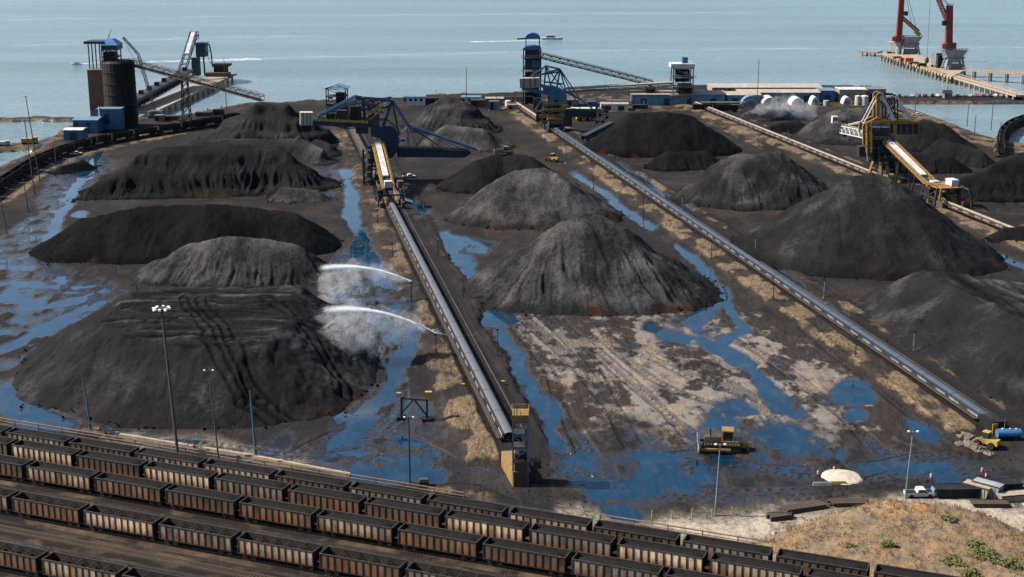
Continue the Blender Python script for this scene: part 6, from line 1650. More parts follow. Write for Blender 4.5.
t.set(Base_Color=(0.50,0.58,0.61), Roughness=0.6, Alpha=t.ramp(n1, [(0.46, 0.0), (0.80, 0.35)])); M['foam_old'] = t.m
def wake(label, pts, w0, w1, mat):
    P_ = [G(x, y, -1.44) for x, y in pts]; m = MB(); vs_ = []; n = len(P_)
    sub_ = []
    for a, b in zip(P_[:-1], P_[1:]):
        for k in range(12): sub_.append(a+(b-a)*(k/12))
    sub_.append(P_[-1]); N = len(sub_); rr = random.Random(len(pts)*7+int(w1))
    for k, p in enumerate(sub_):
        d = (sub_[min(k+1,N-1)]-sub_[max(k-1,0)]).normalized(); nn = Vector((-d.y, d.x, 0)); w = w0+(w1-w0)*k/(N-1); w *= rr.uniform(0.7,1.15)
        vs_ += [p+nn*w/2, p-nn*w/2]
    m.add(vs_, [(2*k,2*k+1,2*k+3,2*k+2) for k in range(N-1)])
    o = m.build('boat_wake', M[mat]); return tag(o, label, 'wake', 'boat wakes on the water')
wake('bright foaming wake trailing right from the small speedboat', [(77,64),(95,63),(130,62.2),(175,61.2),(220,60.2),(260,58.8)], 5, 22, 'foam')
wake('long thin fading wake across the middle of the sea', [(260,58.8),(340,56.5),(430,54),(520,51.8),(640,50),(800,48.5),(1024,47)], 22, 26, 'foam_old')
wake('thin curved wake at top left of the sea', [(-10,46.5),(40,45),(100,42.5),(170,38.5),(240,36.8),(330,36)], 22, 34, 'foam_old')
wake('short wake trailing left from the white yacht', [(547,40.2),(525,40.6),(500,41.2),(470,41.8)], 5, 14, 'foam')
wake('old faint wake near the top edge of the sea', [(-10,20),(120,17.5),(300,15.5),(520,14),(760,12.5)], 30, 40, 'foam_old')

# ================================================================ poles and masts
def pole(name, label, x, yt, yb, r=0.22, mat='polebrown', kind='pole', group=None, lean=0.0, xtop=None):
    g = G(x, yb); h = height(x, yb, yt); zb_ = 0.0
    root = thing(name, label, 'pole' if kind != 'mast' else 'light mast', g, group)
    tx = 0.0 if xtop is None else (xtop-x)*g.y/FPX
    top = g+Vector((tx, 0, h))
    MB().tube(g-Z_*0.3, top, r, r*0.6, 8).build('shaft', M[mat], root)
    if kind == 'mast':
        ring = MB().lathe(top-Z_*0.2, [(1.0,0),(1.25,0.1),(1.25,0.35),(1.0,0.45)], 16); ring.build('lamp_ring', M['steel_dark'], root)
        for k in range(8):
            a = 2*math.pi*k/8; c = top+Vector((1.55*math.cos(a), 1.55*math.sin(a), -0.1)); MB().rbox(c, 0.6, 0.45, 0.4, (math.cos(a), math.sin(a))).build('floodlight', M['lamp'], root)
    elif kind == 'light':
        MB().beam(top-Z_*0.2-Vector((0.9,0,0)), top-Z_*0.2+Vector((0.9,0,0)), 0.14).build('cross_arm', M[mat], root)
        for s in (-1, 1): MB().rbox(top+Vector((s*0.85,-0.15,-0.15)), 0.36, 0.32, 0.25, (1,0)).build('floodlight', M['lamp'], root)
    elif kind == 'spray':
        MB().tube(g, g+Z_*0.7, 0.5, 0.45, 8).build('valve_base', M['concrete'], root)
        MB().rbox(top-Z_*0.1, 0.7, 0.4, 0.35, (1,0)).build('spray_nozzle', M['steel_dark'], root)
        MB().tube(top+Z_*0.05, top+Vector((-0.8,-0.1,0.5)), 0.11, n=6).build('nozzle_pipe', M['steel_dark'], root)
        MB().box(g.x-0.5, g.y-0.25, h*0.35, g.x+0.5, g.y+0.25, h*0.35+0.12).build('bracket', M['steel_dark'], root)
    elif kind == 'plain':
        MB().tube(top, top+Z_*0.3, r*0.8, r*0.3, 8).build('cap', M['steel_dark'], root)
        MB().rbox(g+Z_*1.2-Vector((0,r+0.12,0)), 0.4, 0.22, 0.7, (1,0)).build('junction_box', M['grey'], root)
    return root
pole('light_mast', 'tallest light mast with a ring of white floodlights in front of the near pile', 178, 309, 456, 0.34, 'polebrown', 'mast', None, 0, 170.5)
pole('light_pole', 'blue pole at the left foot of the near pile', 91, 376, 431, 0.25, 'poleblue', 'plain', 'poles along the front fence', 0, 87)
pole('light_pole', 'brown timber pole with small lamp right of the tall light mast', 219, 370, 462, 0.20, 'polebrown', 'light', 'poles along the front fence', 0, 213.5)
pole('light_pole', 'blue pole with white band at the right foot of the near pile', 256, 392, 456, 0.27, 'poleblue', 'plain', 'poles along the front fence', 0, 253)
pole('light_pole', 'slim grey pole in front of the portal frame at centre', 410, 417, 484, 0.2, 'steel_dark', 'light', 'poles along the front fence')
pole('light_pole', 'slim grey pole in front of the near bulldozer', 715, 444, 517, 0.2, 'greyblue', 'light', 'poles along the front fence', 0, 717.5)
pole('light_pole', 'slim dark pole near the white gravel heap at lower right', 905, 431, 500, 0.2, 'greyblue', 'light', 'poles along the front fence', 0, 908)
LP = [(40,96,182,'taller of the two light masts inside the left curved train',33), (35,120,195,'shorter light mast beside the tall one inside the left curved train',31), (28.6,180,213,'short timber pole beside the puddles at far left',26), (7,199,234,'timber pole at the extreme left edge',3.5), (56,149,164,'short pole by the left curved train, near the small black heap',56), (98,133,148,'short pole by the curved train in front of the silo',98)]
for x, yt, yb_, lb, xt in LP: pole('light_pole', lb, x, yt, yb_, 0.28, 'polebrown', 'light' if yb_-yt > 40 else 'plain', 'poles on the left side', 0, xt)
SA = [(436,335,358),(411.6,283,303),(392.6,243,260),(377.6,210,227)]
for k, (x, yt, yb_) in enumerate(SA): pole('spray_pole', 'water-spray pole left of the centre conveyor, %s from the front' % ORD[k], x, yt, yb_, 0.16, 'steel_dark', 'spray', 'water-spray poles beside the conveyors')
for k, (x, yt, yb_) in enumerate([(497.6,330,360),(463,280,301.6),(437.6,241,260)]): pole('spray_pole', 'water-spray pole right of the centre conveyor, %s from the front' % ORD[k], x, yt, yb_, 0.16, 'steel_dark', 'spray', 'water-spray poles beside the conveyors')
for k, (x, yt, yb_) in enumerate([(855,337,361.6),(773,284,304),(711,241,261.6),(643,198,227),(593,165,187),(566,148,164)]): pole('spray_pole', 'water-spray pole left of the longest conveyor, %s from the front' % ORD[k], x, yt, yb_, 0.16, 'steel_dark', 'spray', 'water-spray poles beside the conveyors')
for k, (x, yt, yb_) in enumerate([(913,332,355),(823.6,280,300),(755,238,258),(682,196.6,211.6),(627.6,163,178)]): pole('spray_pole', 'water-spray pole right of the longest conveyor, %s from the front' % ORD[k], x, yt, yb_, 0.16, 'greyblue', 'spray', 'water-spray poles beside the conveyors')
for x, yt, yb_, lb in [(967,103,126,'tall pole by the basin shore, leftmost of four'), (974,115,138,'shorter pole by the basin shore, second of four'), (991,100,130,'tall pole by the basin shore, third of four'), (998.6,123,150,'pole by the basin shore next to the right curved train'), (915,92,113,'pole on the sandy shore below the causeway'), (788,131,145,'short pole beside the tan conveyor, right one of a pair'), (758.5,135,147,'short pole beside the tan conveyor, left one of a pair'), (757,60,106,'tall thin mast behind the dust spray'), (466.5,67,107,'thin mast behind the pointed pile'), (436,90,106,'short flagpole at the white site office'), (227,60,120,'thin mast behind the tall back-left pile'), (947,78,97,'mast at the causeway gate hut')]:
    pole('light_pole', lb, x, yt, yb_, 0.26, 'polebrown', 'plain', 'poles along the waterfront')

# ================================================================ vehicles and small works
def dozer(label, pos, hdg, z=0.0, s=1.0):
    root = thing('bulldozer', label, 'bulldozer', (pos.x, pos.y, z), world_parts=False); root.rotation_euler = (0,0,hdg); root.scale = (s,s,s)
    for sd in (-1, 1):
        pr = []
        for k in range(16):
            a = 2*math.pi*k/16; pr.append((2.0*(1 if math.cos(a) > 0 else -1)+0.62*math.cos(a), sd*1.35-0.32, 0.68+0.62*math.sin(a)))
        MB().prism(pr, (0,0.64,0)).build('track', M['black'], root)
        m = MB()
        for k in range(12): m.box(-2.4+k*0.42, sd*1.35-0.35, 1.29, -2.2+k*0.42, sd*1.35+0.35, 1.36)
        m.build('grouser_bars', M['steel_brown'], root)
        MB().beam((-1.2, sd*1.85, 0.75), (3.2, sd*1.75, 0.7), 0.22, 0.3).build('push_arm', M['yellow'], root)
    MB().hexa([(0.1,-0.8,0.8),(2.5,-0.7,0.8),(2.5,0.7,0.8),(0.1,0.8,0.8),(0.1,-0.75,2.25),(2.4,-0.6,2.05),(2.4,0.6,2.05),(0.1,0.75,2.25)]).build('engine_hood', M['steel_brown'], root)
    MB().box(-2.3,-1.0,0.8,0.09,1.0,1.7).build('body', M['yellow'], root)
    MB().hexa([(-1.5,-0.85,1.7),(0.0,-0.85,1.7),(0.0,0.85,1.7),(-1.5,0.85,1.7),(-1.4,-0.75,3.0),(-0.15,-0.75,3.0),(-0.15,0.75,3.0),(-1.4,0.75,3.0)]).build('cab', M['glass'], root)
    MB().box(-1.6,-0.95,3.0,0.05,0.95,3.18).build('cab_roof', M['yellow'], root)
    for x in (-1.5, -0.02):
        for y in (-0.85, 0.85): MB().beam((x,y,1.7), (x,y*0.92,3.0), 0.13).build('cab_post', M['cleanyellow'], root)
    for y in (-0.35, 0.35): MB().tube((1.6,y,2.1), (1.6,y,3.1), 0.09, n=8).build('exhaust_stack', M['black'], root)
    pr = [(3.05,-2.1,0.1),(3.3,-2.1,0.25),(3.12,-2.1,0.9),(3.2,-2.1,1.6),(3.45,-2.1,1.75),(3.38,-2.1,1.8),(3.05,-2.1,1.62),(2.98,-2.1,0.9)]
    MB().prism(pr, (0,4.2,0)).build('blade', M['grey'], root)
    m = MB(); m.box(-3.4,-0.7,0.75,-2.3,0.7,1.5); m.beam((-3.3,0,1.4), (-3.7,0,0.15), 0.25, 0.4); m.build('ripper', M['yellow'], root)
    return root
dozer('yellow and brown bulldozer standing in the blue puddle at lower right', G(721.5, 450), math.pi-0.12, -0.05, 1.5)
dcr = G(505, 186); dcr = Vector((PILE[11][0][np.unravel_index(PILE[11][2].argmax(), PILE[11][2].shape)[1]], PILE[11][1][np.unravel_index(PILE[11][2].argmax(), PILE[11][2].shape)[0]], 0)); dozer('small yellow bulldozer on the crest of the dark pile under the boom', dcr, math.pi, min(pile_z(11, dcr.x+q, dcr.y) for q in (-3,-1.5,0,1.5,3))-0.15, 1.2)
dcr = G(553, 163)
def excavator(label, pos, hdg, s=1.0):
    root = thing('loader_machine', label, 'loader', (pos.x, pos.y, 0.3), world_parts=False); root.rotation_euler = (0,0,hdg); root.scale = (s,s,s)
    for sd in (-1, 1):
        for x in (-1.4, 1.5): MB().tube((x, sd*1.1-0.3, 0.75), (x, sd*1.1+0.3, 0.75), 0.75, n=14).build('wheel', M['rubber'], root)
    MB().box(-2.6,-0.8,0.8,-0.2,0.8,2.0).build('engine_house', M['cleanyellow'], root); MB().box(-0.2,-0.7,0.8,1.6,0.7,1.4).build('front_frame', M['yellow'], root)
    MB().box(-0.6,-0.7,2.0,0.7,0.7,3.3).build('cab', M['glass'], root); MB().box(-0.7,-0.8,3.3,0.8,0.8,3.42).build('cab_roof', M['cleanyellow'], root)
    for sd in (-0.6, 0.6): MB().beam((0.9,sd,1.7), (3.0,sd,0.9), 0.2, 0.35).build('lift_arm', M['yellow'], root)
    MB().prism([(2.9,-1.5,0.2),(4.0,-1.5,0.2),(3.9,-1.5,0.35),(3.1,-1.5,0.5),(3.2,-1.5,1.4),(3.0,-1.5,1.4)], (0,3,0)).build('bucket', M['steel_brown'], root)
excavator('small yellow wheel loader beside the longest conveyor', G(553, 162), math.pi*0.8, 1.1)
excavator('orange-yellow wheel loader on the ground behind the reclaimer boom', G(583, 121.5), 0.2, 1.5)
def pickup(label, pos, d, body):
    root = thing('pickup_truck', label, 'pickup truck', (pos.x, pos.y, 0.25), 'pickup trucks in the yard', world_parts=False); root.rotation_euler = (0,0,math.atan2(d[1], d[0]))
    MB().prism([(-2.8,-0.95,0.45),(2.7,-0.95,0.45),(2.75,-0.95,1.0),(1.5,-0.95,1.15),(0.9,-0.95,1.8),(-0.5,-0.95,1.82),(-0.7,-0.95,1.15),(-2.8,-0.95,1.15)], (0,1.9,0)).build('body', M[body], root)
    MB().prism([(-0.4,-0.965,1.2),(1.25,-0.965,1.2),(0.85,-0.965,1.7),(-0.4,-0.965,1.72)], (0,1.93,0)).build('window_band', M['glass'], root)
    MB().box(-2.7,-0.8,1.151,-0.75,0.8,1.17).build('load_bed', M['black'], root)
    for x in (-1.8, 1.8):
        for y in (-0.9, 0.9): MB().tube((x,y-0.13,0.42), (x,y+0.13,0.42), 0.42, n=12).build('wheel', M['rubber'], root)
pickup('white pickup truck parked right of the blue stacker', G(409, 178.5), (1, 0.25), 'white')
pickup('white pickup truck near the long dark pipes at lower right', G(919, 498), (1, 0.05), 'white')
pickup('pale-blue pickup truck right of the white one at lower right', G(935, 497.5), (1, 0.0), 'paleblue')
pickup('white pickup truck on the shore road behind the yellow stacker', G(917, 116), (1, -0.2), 'white')
pickup('white pickup truck inside the left curved train by the silo', G(76, 155.5), (1, 0.4), 'white')
# blue tank trailer
c = G(1008, 441); root = thing('tank_trailer', 'blue water tank trailer at the right end of the longest conveyor', 'trailer', (c.x, c.y, 0.2))
MB().tube(c+Vector((-2.5,0,1.75)), c+Vector((2.5,0.2,1.75)), 0.95, n=18).build('tank', M['roofblue'], root)
MB().rbox(c+Z_*0.62, 5, 1.7, 0.25, (1,0.05)).build('chassis', M['black'], root)
for x in (-1.6, 1.6):
    for y in (-0.85, 0.85): MB().tube(c+Vector((x,y-0.13,0.45)), c+Vector((x,y+0.13,0.45)), 0.42, n=12).build('wheel', M['rubber'], root)
for x in (-1.4, 0.2, 1.5): MB().tube(c+Vector((x,0,2.6)), c+Vector((x,0,2.85)), 0.25, n=10).build('hatch', M['white'], root)
MB().tube(c+Vector((-1,0,2.6)), c+Vector((-1,0,5.2)), 0.06, n=6).build('whip_antenna', M['grey'], root)
M['rubble'] = paint('rubble_stone', (0.20,0.155,0.11), 0.95, 0.6, 0.3, scale=1.5)
# rubble and yellow machine at the conveyor end
c = G(986, 448); excavator('yellow loader with raised arm at the tail of the longest conveyor', c, 2.4, 1.0)
for k, (x, y, s) in enumerate(((966,438,1.3),(972,446,1.6),(979,451,1.2),(960,445,0.9),(990,455,0.9))):
    rr = random.Random(k); g = G(x, y); m = MB(); m.lathe(g, [(s*1.3,-0.1),(s*1.4,s*0.2),(s*1.0,s*0.6),(s*0.4,s*0.8)], 11)
    m.v = [(v[0]+rr.uniform(-.4,.4)*s, v[1]+rr.uniform(-.4,.4)*s, v[2]+rr.uniform(-.2,.2)*s) for v in m.v]
    tag(m.build('rubble_heap', M['rubble']), ['largest pale rubble heap left of the conveyor tail' if False else 'pale rubble heap nearest the conveyor bed', 'biggest rubble heap beside the yellow loader', 'rubble heap between the yellow loader and the mud', 'small rubble heap at the left of the tail rubble', 'small rubble heap at the right of the tail rubble'][k], 'rubble', 'rubble heaps at the conveyor tail')
# portal frame in the puddle
gl, gr = G(401.5, 419), G(427, 421)
root = thing('portal_frame', 'dark steel portal frame with yellow box standing in the puddle at centre', 'frame', ((gl.x+gr.x)/2, (gl.y+gr.y)/2, 0))
ht = height(401, 419, 398)
for g, nm in ((gl, 'left'), (gr, 'right')):
    for dy in (-0.6, 0.6): MB().beam(g+Vector((0,dy,0)), g+Vector((0.1,dy*0.4,ht)), 0.35).build('leg', M['black'], root)
    MB().rbox(g-Z_*0.2, 2.0, 2.2, 1.0, (1,0)).build('footing', M['black'], root)
MB().beam(gl+Z_*ht, gr+Z_*ht, 0.45).build('top_beam', M['steel_dark'], root)
mid = (gl+gr)/2+Z_*ht
MB().beam(mid, gl+Z_*1.2, 0.28).build('brace', M['black'], root); MB().beam(mid, gr+Z_*1.2, 0.28).build('brace', M['black'], root)
MB().rbox(gr+Vector((0.4,0,ht+0.25)), 1.5, 1.0, 1.7, (1,0)).build('yellow_box', M['cleanyellow'], root)
MB().rbox(gl+Vector((-0.5,0,ht+0.25)), 0.9, 0.7, 1.0, (1,0)).build('white_box', M['palegrey'], root)
c = G(424, 487); root = thing('stone_block', 'squat brown concrete block by the fence near the slim grey pole', 'block', c)
MB().rbox(c-Z_*0.1, 2.0, 1.6, 1.6, (1,0.1)).build('block', M['wood'], root); MB().rbox(c+Z_*1.505, 1.6, 1.2, 0.25, (1,0.1)).build('cap', M['steel_brown'], root)
# small yellow valve boxes beside the conveyor
for k, (x, y) in enumerate(((463,391),(503,388),(452,340),(521,440))):
    c = G(x, y); root = thing('valve_box', 'small yellow valve box beside the centre conveyor, %s' % ['left of the belt','right of the belt','farthest back','closest to the end tower'][k], 'valve box', c, 'yellow valve boxes')
    MB().rbox(c+Z_*0.9, 0.8, 0.6, 0.9, (1,0)).build('box', M['cleanyellow'], root); MB().tube(c, c+Z_*0.92, 0.12, n=6).build('stand', M['grey'], root)
# long steel pipes, skips and crates at lower right
for k, (x0, y0, x1, y1, m_) in enumerate(((783,514,823,508,'wood'),(830,507,868,506,'steel_brown'),(768,521,790,518,'wood'))):
    a, b = G(x0, y0), G(x1, y1)
    root = thing('timber_stack', ['long stack of dark timber baulks left of the grassy mound','rusty steel sections lying behind the grassy mound','short stack of timber nearest the pipe fence'][k], 'timber stack', (a+b)/2, 'stacks along the gravel road')
    d = (b-a).normalized(); n = Vector((-d.y, d.x, 0))
    for q in range(4):
        for z in range(2): MB().beam(a+n*(q*0.62-0.9)+d*random.uniform(-.5,.5)+Z_*(0.6+z*0.42), b+n*(q*0.62-0.9)+d*random.uniform(-.5,.5)+Z_*(0.6+z*0.42), 0.5, 0.38).build('baulk', M[m_], root)
def skip_box(label, x, y, L, W, H, d, mat, lid=True):
    c = G(x, y); root = thing('waste_skip', label, 'skip', c, 'skips and boxes by the road'); dd = Vector((d[0],d[1],0)).normalized(); n = Vector((-dd.y, dd.x, 0))
    q = []
    for z, k in ((0.25, 0.86), (H, 1.0)):
        for a, b in ((-1,-1),(1,-1),(1,1),(-1,1)): q.append(c+dd*(a*L/2*k)+n*(b*W/2)+Z_*z)
    MB().hexa(q).build('shell', M[mat], root)
    for s in (-1, 1): MB().beam(c+dd*(-L/2)+n*(s*W/2)+Z_*H, c+dd*(L/2)+n*(s*W/2)+Z_*H, 0.18).build('rim', M['steel_dark'], root)
    for k in range(4):
        p_ = c+dd*(-L*0.36+L*0.24*k)-n*(W/2+0.03); MB().beam(p_+Z_*0.4, p_+Z_*(H-0.1), 0.15).build('rib', M[mat], root)
    MB().beam(c-dd*L*0.4+Z_*0.18, c+dd*L*0.4+Z_*0.18, W*0.7, 0.3).build('skid', M['black'], root)
skip_box('tan open-topped box beside the white one at lower right', 977, 496, 5.2, 2.6, 2.4, (1,-0.9), 'sandconcrete'); skip_box('white-topped box right of the tan one at lower right', 987, 495.5, 5.4, 2.6, 2.7, (1,-0.9), 'palegrey')
skip_box('large black skip left of the tan box', 956, 497, 9, 3, 2.2, (1,0.05), 'black'); skip_box('black skip right of the white-topped box', 1003, 492, 6.5, 3, 2.2, (1,0.15), 'black'); skip_box('beige flatbed box at the lower right edge', 1012, 501, 6, 2.4, 1.6, (1,0.2), 'beige')
skip_box('rusty low skip behind the gravel road', 989, 507, 7, 2.2, 1.0, (1,0.0), 'steel_brown')
# white gravel heap with barriers
g = G(841, 478); rr = random.Random(9); X, Y = np.meshgrid(np.linspace(g.x-7, g.x+6, 60), np.linspace(g.y-7, g.y+7, 50))
D = np.hypot((X-g.x)/4.4, (Y-g.y)/4.6); h = 0.9*(1-D)-0.6*smooth(0.8, 1.2, D)+0.5*(fbm(X/1.4, Y/1.4, 3)-0.5)
t = NT('white_gravel'); g2 = t.noise(3.0, 5, 0.7); t.set(Base_Color=t.mix(g2, (0.20,0.17,0.13), (0.38,0.33,0.27)), Roughness=0.9); t.bump(g2, 0.7, 0.15); M['gravel'] = t.m
tag(grid_mesh('gravel_heap', X, Y, h+0.25, h > -0.75, None, M['gravel'], True, (g.x, g.y, 0)), 'low heap of whitish gravel at the puddle edge, lower right', 'gravel heap')
def small_post(label, x, y, mat, h=1.3, w=0.5, group='orange markers at lower right'):
    c = G(x, y); root = thing('traffic_barrel', label, 'barrel', c, group)
    MB().lathe(c, [(w*0.9,0),(w*0.9,0.1),(w*0.7,0.1),(w*0.6,h*0.9),(w*0.4,h)], 12).build('barrel', M[mat], root)
    for z in (0.4, 0.7): MB().lathe(c+Z_*(h*z), [(w*0.69,0),(w*0.71,0.02),(w*0.68,0.16),(w*0.66,0.18)], 12).build('band', M['white'], root)
for k, (x, y, lb) in enumerate(((818,475,'orange barrel at the left end of the white gravel heap'),(834,471,'orange barrel behind the white gravel heap'),(982,472,'orange barrel left of a pair on the dark road'),(986,478,'orange barrel right of a pair on the dark road'),(931,478,'orange barrel alone near the slim dark pole'),(911,509,'orange barrel on top of the grassy mound'))):
    small_post(lb, x, y if k < 5 else 512, 'orange', 1.0, 0.34)
def barrier(label, x, y, L, mat):
    c = G(x, y); root = thing('road_barrier', label, 'barrier', c, 'road barriers')
    MB().prism([c+Vector((-L/2,-0.3,0)), c+Vector((-L/2,0.3,0)), c+Vector((-L/2,0.12,0.9)), c+Vector((-L/2,-0.12,0.9))], (L,0,0)).build('block', M[mat], root)
    for s in (-0.3, 0.3): MB().box(c.x+L*s-0.25, c.y-0.36, 0, c.x+L*s+0.25, c.y-0.3, 0.15).build('foot', M[mat], root)
barrier('yellow barrier at the foot of the white gravel heap', 838, 485.5, 3.2, 'cleanyellow'); barrier('pale barrier left of the white gravel heap', 822, 486.5, 3.6, 'palegrey')
barrier('pale concrete barrier behind the tall light mast', 165, 442, 2.6, 'palegrey'); barrier('pale concrete barrier left of the brown timber pole', 202, 449, 2.4, 'palegrey')
c = G(194, 450); root = thing('fire_hydrant', 'red hydrant by the fence between light mast and brown pole', 'hydrant', c)
MB().lathe(c, [(0.35,0),(0.3,0.1),(0.26,0.9),(0.34,0.95),(0.25,1.2),(0.08,1.4)], 12).build('body', M['salmon'], root); MB().tube(c+Vector((-0.5,0,0.75)), c+Vector((0.5,0,0.75)), 0.13, n=8).build('outlet', M['salmon'], root)
for k, x in enumerate((188,201)):
    c = G(x, 451); tag(MB().tube(c, c+Z_*1.8, 0.14, 0.12, 8).lathe(c+Z_*1.8, [(0.14,0),(0.12,0.12),(0.02,0.16)], 8).build('guard_post', M['cleanyellow']), 'yellow guard post %s the red hydrant' % ('left of','right of')[k], 'post', 'guard posts at the hydrant')
for k in range(5):
    x = 652+k*20; y = 519.5-k*0.9+(k % 2)*1.6; c = G(x, y); tag(MB().tube(c, c+Z_*1.7, 0.13, 0.11, 8).lathe(c+Z_*1.7, [(0.13,0),(0.1,0.1),(0.02,0.14)], 8).build('guard_post', M['cleanyellow']), 'yellow guard post on the gravel, %s from left' % ORD[k], 'post', 'guard posts on the gravel')

# ================================================================ grassy mound at lower right
base = gp([(742,548),(790,528),(840,512),(885,505),(930,507),(985,516),(1030,535),(1100,590),(1080,640),(900,596),(800,566)])
xs_ = [p[0] for p in base]; y_ = [p[1] for p in base]
X, Y = np.meshgrid(np.linspace(min(xs_), max(xs_), 200), np.linspace(min(y_), max(y_), 150))
sdm = poly_sdf(X+1.5*(fbm(X/5, Y/5, 3)-0.5), Y+1.5*(fbm(X/5+9, Y/5, 3)-0.5), base)
top_ = 2.4+1.7*np.exp(-(((X-G(880,520).x)/9)**2+((Y-G(880,520).y)/7)**2))+0.9*np.exp(-(((X-G(945,520).x)/12)**2+((Y-G(945,520).y)/6)**2))
hm = top_*(1-np.exp(-np.maximum(sdm, 0)/4.5))+1.5*(fbm(X/3.0, Y/3.0, 5)-0.5)*smooth(0, 3, sdm)+0.1
t = NT('dry_grass_soil'); g1_ = t.noise(0.22, 6, 0.7); g2_ = t.noise(2.4, 6, 0.75); g3_ = t.noise(0.5, 4, 0.6)
cgr = t.mix(t.ramp(g1_, [(0.36, 0.0), (0.62, 1.0)]), (0.075,0.055,0.038), (0.15,0.078,0.024))
cgr = t.mix(t.ramp(g2_, [(0.42, 0.0), (0.68, 1.0)]), cgr, (0.17,0.13,0.08))
cgr = t.mix(t.math('MULTIPLY', t.attr('crest'), t.ramp(g2_, [(0.35, 0.3), (0.6, 1.0)])), cgr, (0.30,0.145,0.03))
cgr = t.mix(t.math('MULTIPLY', t.ramp(t.noise(0.9, 5, 0.7), [(0.52, 0.0), (0.64, 1.0)]), 0.8), cgr, (0.045,0.033,0.024))
cgr = t.mix(t.math('MULTIPLY', t.ramp(g3_, [(0.62, 0.0), (0.70, 1.0)]), 0.8), cgr, (0.05,0.058,0.014))
t.set(Base_Color=cgr, Roughness=0.95); t.bump(g2_, 0.9, 0.3); M['mound'] = t.m
crest = smooth(2.9, 4.3, hm); mo = grid_mesh('grassy_mound', X, Y, hm, sdm > -0.5, dict(crest=crest), M['mound']); tag(mo, kind='structure')
def mound_z(x, y):
    i = int((y-Y[0,0])/(Y[-1,0]-Y[0,0])*(Y.shape[0]-1)); j = int((x-X[0,0])/(X[0,-1]-X[0,0])*(X.shape[1]-1))
    i = min(max(i,0),Y.shape[0]-1); j = min(max(j,0),X.shape[1]-1)
    return hm[i,j] if sdm[i,j] > 0.3 else None
t = NT('dry_grass'); oi_ = t.noise(0.3, 3, 0.6); t.set(Base_Color=t.mix(t.ramp(oi_, [(0.35,0.0),(0.65,1.0)]), t.mix(t.noise(5.0,2), (0.06,0.042,0.02), (0.17,0.12,0.06)), t.mix(t.noise(5.0,2), (0.10,0.045,0.012), (0.22,0.10,0.026))), Roughness=0.9); M['grass'] = t.m
t = NT('green_scrub'); t.set(Base_Color=t.mix(t.noise(3.0,3), (0.030,0.042,0.008), (0.11,0.11,0.022)), Roughness=0.85); M['scrub'] = t.m
rr = random.Random(4); gv = []; gf = []
while len(gf) < 9000:
    x, y = rr.uniform(min(xs_), max(xs_)), rr.uniform(min(y_), max(y_)); z = mound_z(x, y)
    if z is None or vnoise(np.array(x/2.2), np.array(y/2.2)) < 0.38: continue
    for q in range(3):
        a = rr.uniform(0, 6.28); h = rr.uniform(0.25, 0.75); w = rr.uniform(0.03, 0.07); lx, ly = rr.uniform(-.3,.3), rr.uniform(-.3,.3)
        n = len(gv); gv += [(x-w*math.cos(a), y-w*math.sin(a), z-0.1), (x+w*math.cos(a), y+w*math.sin(a), z-0.1), (x+lx, y+ly, z+h)]; gf.append((n,n+1,n+2))
m = MB(); m.v = gv; m.f = gf; o = m.build('dry_grass', M['grass']); tag(o, 'dry golden grass covering the mound at lower right', 'grass', kind='stuff')
def bush(label, px, py, r, h, zfix=None):
    g = G(px, py, 2.5); z = mound_z(g.x, g.y); z = 0.3 if z is None else z
    root = thing('low_bush', label, 'bush', (g.x, g.y, z), 'green bushes on the mound', world_parts=False); rr = random.Random(int(px))
    m = MB()
    for k in range(8):
        a = rr.uniform(0,6.28); m.tube((0,0,-0.2), (math.cos(a)*r*0.7, math.sin(a)*r*0.7, h*rr.uniform(.5,.9)), 0.05, 0.02, 5)
    m.build('stem', M['wood'], root); m = MB()
    for k in range(620):
        a = rr.uniform(0,6.28); q = math.sqrt(rr.random()); zz = rr.random()
        lump = 0.75+0.25*math.sin(3*a+px)+0.12*math.sin(7*a)
        c = Vector((math.cos(a)*r*q*lump, math.sin(a)*r*q*lump, h*zz*math.sqrt(max(0.05,1-q*q*0.8))))
        u = Vector((rr.uniform(-1,1), rr.uniform(-1,1), rr.uniform(-.6,1))).normalized(); v = u.orthogonal().normalized(); s = rr.uniform(0.12,0.26)
        m.add([c-u*s, c+v*s*0.5, c+u*s, c-v*s*0.5], [(0,1,2,3)])
    m.build('foliage', M['scrub'], root)
for px, py, r, h, lb in ((985,556,3.2,1.7,'largest green bush on the right slope of the mound'),(953,561,2.4,0.9,'wide low green bush left of the largest one'),(889,545,1.5,0.8,'small green bush in the middle of the mound'),(975,545,1.8,1.1,'green bush above the largest one, near the crest'),(1010,565,2.0,1.1,'green bush at the lower right corner'),(948,522,1.6,0.6,'small scrub on the crest of the mound right of the orange barrel'),(972,572,1.9,1.0,'green bush at the bottom edge below the largest one'),(850,545,1.0,0.5,'tiny scrub on the left slope of the mound')): bush(lb, px, py, r, h)

